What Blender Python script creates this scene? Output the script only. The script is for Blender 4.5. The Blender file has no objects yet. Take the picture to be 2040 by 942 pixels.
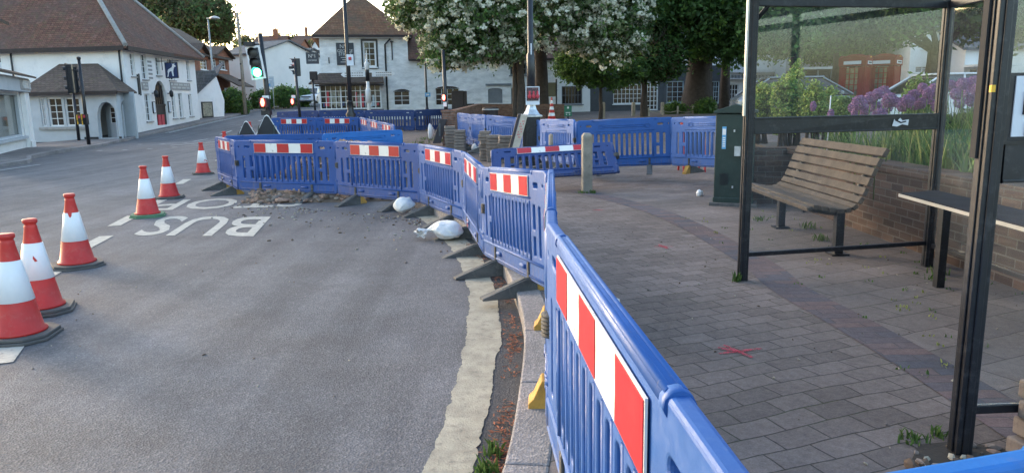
import bpy, bmesh, math, random
import numpy as np
from mathutils import Vector, Matrix
R = math.radians
random.seed(7); rng = np.random.default_rng(7)
scene = bpy.context.scene
COL = scene.collection

# ---------------------------------------------------------------- camera
F_, CX, CY, EYE = 1470., 1020., 471., 1.6
d_ = np.array([139., -7994., -1470.]); U_ = -d_/np.linalg.norm(d_)
f_ = np.array([0, 0, -1.]); Y_ = f_-U_*f_.dot(U_); Y_ /= np.linalg.norm(Y_); X_ = np.cross(Y_, U_)
M_ = np.array([X_, Y_, U_])
cam = bpy.data.objects.new('camera', bpy.data.cameras.new('camera')); COL.objects.link(cam)
cam.data.sensor_width = 36; cam.data.lens = 36*F_/2040; cam.data.clip_end = 3000; cam.data.clip_start = .02
mm = Matrix([list(M_[0])+[0], list(M_[1])+[0], list(M_[2])+[EYE], [0, 0, 0, 1]])
cam.matrix_world = mm
scene.camera = cam
# ---------------------------------------------------------------- sky, sun, exposure
SUN_EL, SUN_AZ = R(7.5), R(-50)          # low sun ahead and a little left (azimuth from +Y towards +X)
world = bpy.data.worlds.new('World'); scene.world = world; world.use_nodes = True
wn = world.node_tree; bg = wn.nodes['Background']
sky = wn.nodes.new('ShaderNodeTexSky'); sky.sky_type = 'NISHITA'; sky.sun_disc = False
sky.sun_elevation = SUN_EL; sky.sun_rotation = SUN_AZ
sky.air_density = .9; sky.dust_density = 2.6; sky.ozone_density = 1.15
wn.links.new(sky.outputs[0], bg.inputs[0]); bg.inputs[1].default_value = .15
sun = bpy.data.objects.new('sun', bpy.data.lights.new('sun', 'SUN')); COL.objects.link(sun)
sun.data.energy = .5; sun.data.angle = R(14); sun.data.color = (1, .90, .82)
sun.rotation_euler = Vector((math.sin(SUN_AZ)*math.cos(SUN_EL), math.cos(SUN_AZ)*math.cos(SUN_EL), math.sin(SUN_EL))).to_track_quat('Z', 'Y').to_euler()
vs = scene.view_settings; scene.display_settings.display_device = 'sRGB'
vs.view_transform = 'Standard'; vs.look = 'None'; vs.gamma = 1; vs.use_curve_mapping = False
vs.exposure = 2.78

# ---------------------------------------------------------------- pixel <-> world (used only to find real positions)
def ray(px, py): return M_@np.array([(px-CX)/F_, -(py-CY)/F_, -1.])
def G(px, py, z=0.):
    r = ray(px, py); t = (z-EYE)/r[2]; p = r*t; return Vector((p[0], p[1], z))
def P(px, py, Y):
    r = ray(px, py); t = Y/r[1]; p = r*t; return Vector((p[0], Y, p[2]+EYE))
def sm(a, b, x):
    t = min(1, max(0, (x-a)/(b-a))); return t*t*(3-2*t)
def gz(x, y):
    left = float(np.interp(y, [36, 48, 60, 72, 90, 140, 220, 500, 900], [0, .6, 1.05, 1.45, 2.0, 4, 9, 24, 30]))
    left -= .07*min(8, max(0, -20.3-x))*sm(26, 32, y)*(1-sm(44, 50, y))
    mid = .021*max(0, min(y, 60)-18)
    w = sm(-15, -9, x)
    z = mid*w+left*(1-w)
    wr = sm(5, 8, x)
    return z*(1-wr)+wr*(.66*sm(12, 24, y))
PV = .12                                  # pavement step
def gp(x, y): return gz(x, y)+PV

# ---------------------------------------------------------------- materials
MATS = {}
def nmat(name, rough=.7, metal=0, spec=None):
    m = bpy.data.materials.new(name); m.use_nodes = True; n = m.node_tree.nodes; b = n['Principled BSDF']
    b.inputs['Roughness'].default_value = rough; b.inputs['Metallic'].default_value = metal
    if spec is not None: b.inputs['Specular IOR Level'].default_value = spec
    MATS[name] = m; return m, n, m.node_tree.links, b
def coords(n, l, scale=1., kind='Object'):
    t = n.new('ShaderNodeTexCoord'); mp = n.new('ShaderNodeMapping'); l.new(t.outputs[kind], mp.inputs[0])
    mp.inputs['Scale'].default_value = (scale,)*3; return mp
def noise(n, l, vec, scale, detail=4, rough=.6):
    t = n.new('ShaderNodeTexNoise'); t.inputs['Scale'].default_value = scale; t.inputs['Detail'].default_value = detail
    t.inputs['Roughness'].default_value = rough; l.new(vec.outputs[0], t.inputs['Vector']); return t
def ramp(n, l, src, stops):
    r = n.new('ShaderNodeValToRGB'); l.new(src, r.inputs[0]); e = r.color_ramp.elements
    while len(e) < len(stops): e.new(.5)
    for i, (p, c) in enumerate(stops):
        e[i].position = p; e[i].color = (*c, 1) if len(c) == 3 else c
    return r
def mix(n, l, a, b, fac, mode='MIX'):
    m = n.new('ShaderNodeMix'); m.data_type = 'RGBA'; m.blend_type = mode
    for s, v in ((m.inputs[0], fac), (m.inputs[6], a), (m.inputs[7], b)):
        if hasattr(v, 'links') or hasattr(v, 'is_linked'): l.new(v, s)
        elif isinstance(v, (int, float)): s.default_value = v
        else: s.default_value = (*v, 1)
    return m.outputs[2]
def bump(n, l, b, h, strength=.3, dist=.01):
    u = n.new('ShaderNodeBump'); u.inputs['Strength'].default_value = strength; u.inputs['Distance'].default_value = dist
    l.new(h, u.inputs['Height']); l.new(u.outputs[0], b.inputs['Normal'])
def simple(name, col, rough=.7, var=.25, scale=6., metal=0, bmp=.15, spec=None, fine=60., dirt=None):
    """base colour with two scales of mottling and a fine bump; optional dirt colour in worn patches"""
    m, n, l, b = nmat(name, rough, metal, spec)
    c = coords(n, l)
    a = noise(n, l, c, scale, 5); f = noise(n, l, c, fine, 3)
    lo = tuple(v*(1-var) for v in col); hi = tuple(min(1, v*(1+var*.7)) for v in col)
    r = ramp(n, l, a.outputs[0], [(.3, lo), (.7, hi)])
    o = mix(n, l, r.outputs[0], (0.5, .5, .5), .0)
    o = r.outputs[0]
    if dirt:
        g = noise(n, l, c, scale*2.3, 6, .75)
        q = ramp(n, l, g.outputs[0], [(.52, (0, 0, 0)), (.72, (1, 1, 1))])
        o = mix(n, l, o, dirt, q.outputs[0])
    l.new(o, b.inputs['Base Color'])
    if bmp: bump(n, l, b, f.outputs[0], bmp, .004)
    return m
def asphalt(name, lo, hi):
    m, n, l, b = nmat(name, .86, 0, .35); c = coords(n, l)
    big = noise(n, l, c, .22, 5, .65); midn = noise(n, l, c, 1.7, 6, .7)
    st = n.new('ShaderNodeMapping'); t = n.new('ShaderNodeTexCoord'); l.new(t.outputs['Object'], st.inputs[0]); st.inputs['Scale'].default_value = (2.2, .09, 1); st.inputs['Rotation'].default_value = (0, 0, R(-12))
    streak = noise(n, l, st, 1., 4)
    v = n.new('ShaderNodeTexVoronoi'); v.inputs['Scale'].default_value = 90; l.new(c.outputs[0], v.inputs['Vector'])
    r = ramp(n, l, big.outputs[0], [(.3, lo), (.7, hi)])
    o = mix(n, l, r.outputs[0], ramp(n, l, midn.outputs[0], [(.3, (.78, .77, .76)), (.7, (1.18, 1.18, 1.2))]).outputs[0], 1., 'MULTIPLY')
    o = mix(n, l, o, ramp(n, l, streak.outputs[0], [(.35, (.78, .78, .79)), (.65, (1.18, 1.17, 1.16))]).outputs[0], 1., 'MULTIPLY')
    o = mix(n, l, o, ramp(n, l, v.outputs['Color'], [(.0, (.66, .66, .67)), (.62, (1.0, 1.0, 1.0)), (.95, (1.7, 1.66, 1.6))]).outputs[0], .8, 'MULTIPLY')
    wv = n.new('ShaderNodeVectorMath'); wv.operation = 'ADD'; ws = n.new('ShaderNodeVectorMath'); ws.operation = 'SCALE'; ws.inputs['Scale'].default_value = .5
    l.new(midn.outputs['Color'], ws.inputs[0]); l.new(c.outputs[0], wv.inputs[0]); l.new(ws.outputs[0], wv.inputs[1])
    ck = n.new('ShaderNodeTexVoronoi'); ck.feature = 'DISTANCE_TO_EDGE'; ck.inputs['Scale'].default_value = .42; l.new(wv.outputs[0], ck.inputs['Vector'])
    cr = ramp(n, l, ck.outputs['Distance'], [(.0, (1, 1, 1)), (.006, (0, 0, 0))]); msk = ramp(n, l, big.outputs[0], [(.50, (0, 0, 0)), (.60, (.6, .6, .6))])
    o = mix(n, l, o, (.05, .048, .045), mix(n, l, cr.outputs[0], msk.outputs[0], 1., 'MULTIPLY'))
    sp = noise(n, l, c, 3.3, 2, .4); spr = ramp(n, l, sp.outputs[0], [(.72, (0, 0, 0)), (.80, (.55, .55, .55))]); o = mix(n, l, o, (.085, .08, .078), spr.outputs[0])
    l.new(o, b.inputs['Base Color']); bump(n, l, b, v.outputs['Distance'], .55, .006); return m
asphalt('asphalt', (.098, .098, .104), (.16, .158, .164))
asphalt('asphalt_dark', (.06, .058, .06), (.10, .095, .095))
asphalt('pave_far', (.15, .135, .13), (.22, .2, .19))
def paver(name, bw, bh, rot, c1, c2, mort, moss=.5):
    m, n, l, b = nmat(name, .85, 0, .3); c = coords(n, l); c.inputs['Rotation'].default_value = (0, 0, R(rot))
    w = noise(n, l, c, 1.3, 3); 
    wob = n.new('ShaderNodeVectorMath'); wob.operation = 'SCALE'; l.new(w.outputs['Color'], wob.inputs[0]); wob.inputs['Scale'].default_value = .09
    ad = n.new('ShaderNodeVectorMath'); ad.operation = 'ADD'; l.new(c.outputs[0], ad.inputs[0]); l.new(wob.outputs[0], ad.inputs[1])
    t = n.new('ShaderNodeTexBrick'); l.new(ad.outputs[0], t.inputs['Vector'])
    t.inputs['Scale'].default_value = 1; t.inputs['Brick Width'].default_value = bw; t.inputs['Row Height'].default_value = bh
    t.inputs['Mortar Size'].default_value = .0055; t.inputs['Mortar Smooth'].default_value = .9; t.inputs['Bias'].default_value = 0
    t.inputs['Color1'].default_value = (*c1, 1); t.inputs['Color2'].default_value = (*c2, 1); t.inputs['Mortar'].default_value = (*mort, 1)
    big = noise(n, l, c, .9, 5, .7); fine = noise(n, l, c, 130, 3, .8); sp = noise(n, l, c, 28, 4, .7)
    o = mix(n, l, t.outputs['Color'], ramp(n, l, big.outputs[0], [(.3, (.78, .76, .75)), (.7, (1.2, 1.19, 1.2))]).outputs[0], 1., 'MULTIPLY')
    o = mix(n, l, o, ramp(n, l, fine.outputs[0], [(.3, (.7, .7, .7)), (.7, (1.35, 1.33, 1.3))]).outputs[0], .8, 'MULTIPLY')
    o = mix(n, l, o, ramp(n, l, sp.outputs[0], [(.3, (.82, .8, .8)), (.68, (1.15, 1.15, 1.15))]).outputs[0], 1, 'MULTIPLY')
    mg = noise(n, l, c, 2.1, 4); mr = ramp(n, l, mg.outputs[0], [(.5, (0, 0, 0)), (.66, (1, 1, 1))])
    mm_ = n.new('ShaderNodeMath'); mm_.operation = 'MULTIPLY'; l.new(mr.outputs[0], mm_.inputs[0]); l.new(t.outputs['Fac'], mm_.inputs[1])
    m2 = n.new('ShaderNodeMath'); m2.operation = 'MULTIPLY'; l.new(mm_.outputs[0], m2.inputs[0]); m2.inputs[1].default_value = moss
    o = mix(n, l, o, (.07, .085, .03), m2.outputs[0])
    l.new(o, b.inputs['Base Color'])
    inv = n.new('ShaderNodeMath'); inv.operation = 'MULTIPLY_ADD'; l.new(t.outputs['Fac'], inv.inputs[0]); inv.inputs[1].default_value = -1.; 
    l.new(sp.outputs[0], inv.inputs[2])
    bump(n, l, b, inv.outputs[0], .7, .006); return m
paver('pavers', .255, .148, -21, (.14, .113, .10), (.198, .160, .143), (.045, .04, .032))
paver('slabs', .52, .28, -24, (.135, .116, .108), (.185, .158, .146), (.045, .04, .032), .7)
paver('band_bricks', .31, .105, 0, (.085, .085, .10), (.15, .105, .10), (.09, .085, .085), .2)
def brick(name, c1, c2, mort, bw=.225, bh=.075, mottle=.3):
    m, n, l, b = nmat(name, .9, 0, .2); t = n.new('ShaderNodeTexCoord'); s = n.new('ShaderNodeSeparateXYZ'); l.new(t.outputs['Object'], s.inputs[0])
    a = n.new('ShaderNodeMath'); a.operation = 'ADD'; l.new(s.outputs[0], a.inputs[0]); l.new(s.outputs[1], a.inputs[1])
    c = n.new('ShaderNodeCombineXYZ'); l.new(a.outputs[0], c.inputs[0]); l.new(s.outputs[2], c.inputs[1])
    k = n.new('ShaderNodeTexBrick'); l.new(c.outputs[0], k.inputs['Vector']); k.inputs['Scale'].default_value = 1
    k.inputs['Brick Width'].default_value = bw; k.inputs['Row Height'].default_value = bh; k.inputs['Mortar Size'].default_value = .006
    k.inputs['Color1'].default_value = (*c1, 1); k.inputs['Color2'].default_value = (*c2, 1); k.inputs['Mortar'].default_value = (*mort, 1)
    g = noise(n, l, t, 3., 5, .7); h = noise(n, l, t, 25, 4)
    o = mix(n, l, k.outputs[0], ramp(n, l, g.outputs[0], [(.3, (1-mottle,)*3), (.7, (1+mottle,)*3)]).outputs[0], 1, 'MULTIPLY')
    o = mix(n, l, o, ramp(n, l, h.outputs[0], [(.3, (.8,)*3), (.7, (1.2,)*3)]).outputs[0], 1, 'MULTIPLY')
    l.new(o, b.inputs['Base Color'])
    inv = n.new('ShaderNodeMath'); inv.operation = 'SUBTRACT'; inv.inputs[0].default_value = 1; l.new(k.outputs['Fac'], inv.inputs[1])
    bump(n, l, b, inv.outputs[0], .6, .01); return m
brick('brick_red', (.17, .085, .06), (.25, .135, .095), (.19, .165, .14))
brick('brick_old', (.055, .038, .032), (.12, .078, .062), (.13, .115, .10))
brick('brick_house', (.27, .095, .055), (.35, .14, .08), (.2, .15, .12))
brick('white_brick', (.83, .81, .79), (.86, .84, .82), (.76, .74, .72), mottle=.02)
def tiles(name, c1, c2, c3, course=.11, mossc=(.10, .09, .05)):
    m, n, l, b = nmat(name, .9, 0, .15); c = coords(n, l)
    s = n.new('ShaderNodeSeparateXYZ'); l.new(c.outputs[0], s.inputs[0])
    a = n.new('ShaderNodeMath'); a.operation = 'ADD'; l.new(s.outputs[0], a.inputs[0]); l.new(s.outputs[1], a.inputs[1])
    cc = n.new('ShaderNodeCombineXYZ'); l.new(a.outputs[0], cc.inputs[0]); l.new(s.outputs[2], cc.inputs[1])
    k = n.new('ShaderNodeTexBrick'); l.new(cc.outputs[0], k.inputs['Vector']); k.inputs['Scale'].default_value = 1
    k.inputs['Brick Width'].default_value = .2; k.inputs['Row Height'].default_value = course; k.inputs['Mortar Size'].default_value = .012; k.inputs['Mortar Smooth'].default_value = .6
    k.inputs['Color1'].default_value = (*c1, 1); k.inputs['Color2'].default_value = (*c2, 1); k.inputs['Mortar'].default_value = tuple(v*.45 for v in c1)+(1,)
    g = noise(n, l, c, .55, 6, .7); h = noise(n, l, c, 4.5, 5, .75)
    o = mix(n, l, k.outputs[0], c3, ramp(n, l, g.outputs[0], [(.42, (0, 0, 0)), (.68, (1, 1, 1))]).outputs[0])
    o = mix(n, l, o, mossc, ramp(n, l, h.outputs[0], [(.5, (0, 0, 0)), (.72, (.8, .8, .8))]).outputs[0])
    o = mix(n, l, o, ramp(n, l, h.outputs['Color'], [(.3, (.7,)*3), (.7, (1.35,)*3)]).outputs[0], 1, 'MULTIPLY')
    h2 = noise(n, l, c, 2.6, 6, .8); o = mix(n, l, o, tuple(v*1.9+.03 for v in c1), ramp(n, l, h2.outputs[0], [(.56, (0, 0, 0)), (.68, (.65, .65, .65))]).outputs[0])
    l.new(o, b.inputs['Base Color'])
    w = n.new('ShaderNodeTexWave'); w.wave_type = 'BANDS'; w.bands_direction = 'Z'; w.wave_profile = 'SAW'; w.inputs['Scale'].default_value = .314/course; w.inputs['Distortion'].default_value = .6; l.new(c.outputs[0], w.inputs[0])
    bump(n, l, b, w.outputs['Fac'], .7, .03); return m
tiles('clay_tiles', (.135, .070, .056), (.20, .10, .072), (.12, .08, .07))
tiles('clay_tiles_orange', (.19, .09, .055), (.26, .13, .07), (.13, .085, .06))
tiles('brown_tiles', (.10, .075, .065), (.15, .105, .085), (.12, .09, .075))
tiles('slate', (.12, .125, .135), (.17, .175, .19), (.14, .14, .14), .2, (.12, .12, .11))
simple('render_white', (.83, .81, .79), .85, .05, 1.2, dirt=(.72, .70, .68))
simple('render_cool', (.82, .80, .78), .85, .05, 1.0, dirt=(.70, .69, .68))
simple('render_cream', (.72, .68, .64), .85, .06, 1.0)
simple('pale_grey_paint', (.46, .49, .52), .7, .1, 2)
simple('grey_paint', (.2, .21, .225), .6, .15, 3)
simple('grey_paint_dark', (.035, .036, .038), .8, .2, 6, spec=.1)
simple('slate_paint', (.055, .06, .07), .6, .2, 3)
simple('white_paint', (.78, .78, .78), .5, .05, 4)
simple('black_plinth', (.018, .02, .026), .6, .3, 3)
simple('dark_timber', (.035, .024, .022), .7, .3, 8)
simple('black_metal', (.012, .013, .018), .38, .4, 9, bmp=.1, dirt=(.045, .045, .05))
simple('perch_black', (.02, .021, .026), .8, .3, 7, bmp=.1, spec=.12)
simple('shelter_black', (.011, .013, .018), .42, .4, 7, bmp=.15, dirt=(.05, .05, .055))
simple('grey_metal', (.33, .35, .35), .5, .15, 8, .3)
simple('aluminium', (.5, .5, .49), .4, .1, 8, .8)
simple('galvanised', (.55, .58, .6), .35, .2, 20, .7)
asphalt('granite', (.21, .19, .185), (.31, .285, .275))
simple('cream_band', (.40, .355, .27), .85, .25, 7, bmp=.9, fine=90, dirt=(.20, .18, .145))
simple('road_paint', (.46, .43, .37), .8, .2, 9, bmp=.3, dirt=(.22, .21, .205))
simple('road_paint_far', (.42, .42, .41), .8, .14, 12, bmp=.1)
simple('mark_red', (.55, .055, .075), .8, .2, 14, dirt=(.2, .13, .13))
simple('rubber', (.055, .055, .055), .75, .3, 12, bmp=.4, dirt=(.17, .15, .13))
simple('foot_grey', (.10, .098, .095), .8, .3, 10, bmp=.4, dirt=(.17, .155, .135))
simple('foot_yellow', (.50, .27, .05), .75, .3, 12, bmp=.4, dirt=(.24, .15, .07))
simple('cone_base', (.09, .085, .08), .8, .2, 12, bmp=.4)
simple('cone_base_green', (.10, .2, .11), .8, .2, 12, bmp=.4)
simple('cone_red', (.52, .024, .018), .5, .12, 9, bmp=.1, dirt=(.5, .07, .05))
simple('sleeve_white', (.78, .77, .77), .3, .05, 9, bmp=.12)
simple('strip_red', (.46, .010, .018), .35, .1, 8, bmp=.05, dirt=(.33, .03, .035))
simple('strip_white', (.72, .71, .69), .35, .06, 9, bmp=.05)
m, n, l, b = nmat('strip_white', .35); c0 = coords(n, l); q = noise(n, l, c0, 13, 6, .8); r = ramp(n, l, q.outputs[0], [(.58, (.74, .73, .70)), (.63, (.60, .58, .55)), (.70, (.12, .12, .12))]); l.new(r.outputs[0], b.inputs['Base Color'])
simple('bag_white', (.75, .77, .80), .45, .05, 20, bmp=.3)
simple('wood_grey', (.29, .25, .20), .85, .3, 5, bmp=.6, dirt=(.18, .16, .12))
simple('wood_slat', (.09, .073, .06), .85, .35, 6, bmp=.7, dirt=(.06, .05, .042), spec=.2)
simple('wood_pale', (.42, .35, .27), .8, .2, 6, bmp=.3)
simple('block_stone', (.25, .20, .165), .9, .25, 7, bmp=.6, dirt=(.16, .12, .10))
simple('rubble', (.33, .21, .155), .9, .4, 6, bmp=.8, fine=30, dirt=(.18, .11, .08))
simple('dirt', (.15, .105, .075), .95, .4, 5, bmp=.8, fine=40)
simple('soil', (.05, .038, .028), .95, .4, 6, bmp=.8)
simple('leaf_litter', (.32, .11, .055), .9, .5, 30, bmp=.3)
simple('bark', (.066, .050, .040), .95, .35, 7, bmp=1., fine=22)
simple('cabinet_green', (.016, .036, .03), .5, .2, 6, bmp=.1, dirt=(.03, .05, .042))
simple('poster_dark', (.06, .03, .04), .5, .8, 22, dirt=(.5, .25, .18))
simple('poster_colour', (.28, .26, .2), .5, .6, 7, dirt=(.55, .5, .32))
simple('paper', (.66, .69, .74), .7, .03, 4)
simple('ink', (.015, .015, .02), .7, .1, 4)
simple('kiosk_red', (.19, .003, .007), .5, .12, 4, bmp=.05, spec=.15)
simple('navy', (.02, .035, .11), .5, .1, 4)
simple('sign_green', (.02, .16, .09), .5, .1, 4)
simple('sign_blue', (.12, .36, .62), .5, .1, 4)
simple('sign_pale', (.42, .5, .55), .5, .1, 6)
simple('sign_grey', (.33, .32, .31), .7, .15, 6, dirt=(.22, .21, .2))
simple('yellow_plastic', (.75, .42, .03), .5, .1, 4)
simple('lettering', (.62, .62, .60), .7, .1, 9)
simple('car_grey', (.22, .25, .28), .25, .05, 3, .5, bmp=0)
simple('car_white', (.74, .75, .77), .25, .04, 3, bmp=0)
simple('car_dark', (.05, .055, .06), .25, .05, 3, .4, bmp=0)
simple('red_board', (.5, .04, .03), .5, .1, 5)
simple('olive_board', (.17, .17, .12), .7, .15, 4)
simple('rope', (.42, .36, .26), .9, .2, 20)
for nm, c in (('blue_mid', (.010, .066, .26)), ('blue_pale', (.06, .14, .38)), ('blue_dark', (.008, .036, .15)), ('blue_azure', (.006, .12, .40)), ('blue_light', (.016, .085, .30))):
    m, n, l, b = nmat(nm, .38, 0, .5); c0 = coords(n, l)
    a = noise(n, l, c0, 2.2, 5, .7); s = noise(n, l, c0, 22, 5, .75)
    r = ramp(n, l, a.outputs[0], [(.3, tuple(v*.84 for v in c)), (.7, tuple(v*1.16 for v in c))])
    st_ = n.new('ShaderNodeMapping'); l.new(c0.outputs[0], st_.inputs[0]); st_.inputs['Scale'].default_value = (3, 3, .6); s2 = noise(n, l, st_, 9, 6, .8)
    sc = ramp(n, l, s.outputs[0], [(.56, (0, 0, 0)), (.78, (.55, .55, .55))]); o = mix(n, l, r.outputs[0], (.09, .155, .34), sc.outputs[0])
    s3 = ramp(n, l, s2.outputs[0], [(.62, (0, 0, 0)), (.72, (.6, .6, .6))]); o = mix(n, l, o, (.17, .18, .24), s3.outputs[0])
    sz = n.new('ShaderNodeSeparateXYZ'); l.new(c0.outputs[0], sz.inputs[0]); hz = n.new('ShaderNodeMath'); hz.operation = 'MULTIPLY_ADD'; l.new(sz.outputs[2], hz.inputs[0]); hz.inputs[1].default_value = -.9; l.new(s2.outputs[0], hz.inputs[2])
    md = ramp(n, l, hz.outputs[0], [(.30, (0, 0, 0)), (.50, (.55, .55, .55))]); o = mix(n, l, o, (.16, .13, .10), md.outputs[0])
    l.new(o, b.inputs['Base Color']); rr = ramp(n, l, s.outputs[0], [(.35, (.42,)*3), (.65, (.65,)*3)]); l.new(rr.outputs[0], b.inputs['Roughness'])
    bump(n, l, b, s.outputs[0], .08, .003)
def leafmat(name, c, trans=.45, var=.35):
    m, n, l, b = nmat(name, .65, 0, .25); g = n.new('ShaderNodeNewGeometry')
    r = ramp(n, l, g.outputs['Random Per Island'], [(0, tuple(v*(1-var) for v in c)), (1, tuple(v*(1+var) for v in c))])
    l.new(r.outputs[0], b.inputs['Base Color'])
    tr = n.new('ShaderNodeBsdfTranslucent'); l.new(r.outputs[0], tr.inputs[0]); mx = n.new('ShaderNodeMixShader'); mx.inputs[0].default_value = trans
    l.new(b.outputs[0], mx.inputs[1]); l.new(tr.outputs[0], mx.inputs[2]); l.new(mx.outputs[0], n['Material Output'].inputs[0]); return m
leafmat('leaf_green', (.125, .23, .06)); leafmat('leaf_dark', (.08, .15, .05)); leafmat('leaf_mid', (.11, .16, .06))
leafmat('leaf_lime', (.16, .26, .045)); leafmat('leaf_pale', (.22, .27, .13)); leafmat('leaf_silver', (.18, .215, .13)); leafmat('leaf_brown', (.10, .085, .045))
leafmat('leaf_far', (.09, .085, .04)); leafmat('blossom', (.78, .77, .64), .4, .12); leafmat('allium', (.25, .13, .29), .2, .35); leafmat('euphorbia', (.30, .38, .10), .3, .3)
leafmat('grass', (.10, .17, .045), .3, .4); leafmat('grass_yellow', (.3, .33, .11), .3, .3); leafmat('hedge', (.03, .055, .022))
def glassmat(name, tint, grime, gloss_rough=.03, clear=.9):
    m, n, l, b = nmat(name, .5); out = n['Material Output']
    tr = n.new('ShaderNodeBsdfTransparent'); tr.inputs[0].default_value = (*tint, 1)
    gl = n.new('ShaderNodeBsdfGlossy'); gl.inputs['Roughness'].default_value = gloss_rough
    fr = n.new('ShaderNodeFresnel'); ge = n.new('ShaderNodeNewGeometry'); io = n.new('ShaderNodeMapRange'); l.new(ge.outputs['Backfacing'], io.inputs[0]); io.inputs[3].default_value = 1.45; io.inputs[4].default_value = 1/1.45; l.new(io.outputs[0], fr.inputs[0])
    mx = n.new('ShaderNodeMixShader'); l.new(fr.outputs[0], mx.inputs[0]); l.new(tr.outputs[0], mx.inputs[1]); l.new(gl.outputs[0], mx.inputs[2])
    df = n.new('ShaderNodeBsdfDiffuse'); df.inputs[0].default_value = (.38, .43, .48, 1)
    c = coords(n, l); g = noise(n, l, c, 1.6, 5, .6); q = ramp(n, l, g.outputs[0], [(.35, (grime*.3,)*3), (.72, (grime,)*3)])
    m2 = n.new('ShaderNodeMixShader'); l.new(q.outputs[0], m2.inputs[0]); l.new(mx.outputs[0], m2.inputs[1]); l.new(df.outputs[0], m2.inputs[2])
    l.new(m2.outputs[0], out.inputs[0]); return m
glassmat('shelter_glass', (.975, .985, .98), .055)
m, n, l, b = nmat('window_glass', .08, 0, .6)
c0 = coords(n, l); q = noise(n, l, c0, 1.1, 3); r = ramp(n, l, q.outputs[0], [(.35, (.012, .013, .015)), (.7, (.075, .06, .055))]); l.new(r.outputs[0], b.inputs['Base Color'])
m, n, l, b = nmat('shop_glass', .06, 0, .8)
c0 = coords(n, l); q = noise(n, l, c0, 2.1, 5, .7); r = ramp(n, l, q.outputs[0], [(.3, (.04, .045, .045)), (.5, (.12, .12, .09)), (.75, (.3, .29, .24))]); l.new(r.outputs[0], b.inputs['Base Color'])
def emis(name, c, s):
    m, n, l, b = nmat(name, .5); b.inputs['Base Color'].default_value = (*c, 1); b.inputs['Emission Color'].default_value = (*c, 1); b.inputs['Emission Strength'].default_value = s
emis('lamp_green', (.04, 1., .28), 8); emis('lamp_red', (1., .05, .03), 6); emis('lamp_white_red', (1, .55, .5), 2.5)
m, n, l, b = nmat('lens_off', .3); b.inputs['Base Color'].default_value = (.03, .03, .03, 1)

simple('bag_white', (.76, .75, .74), .5, .08, 20, bmp=.35, dirt=(.6, .57, .53))
m, n, l, b = nmat('spray_red', .8); b.inputs['Base Color'].default_value = (.50, .045, .07, 1)
c0 = coords(n, l); q = noise(n, l, c0, 60, 5, .8); r = ramp(n, l, q.outputs[0], [(.40, (0, 0, 0)), (.56, (.9, .9, .9))]); l.new(r.outputs[0], b.inputs['Alpha'])
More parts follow.
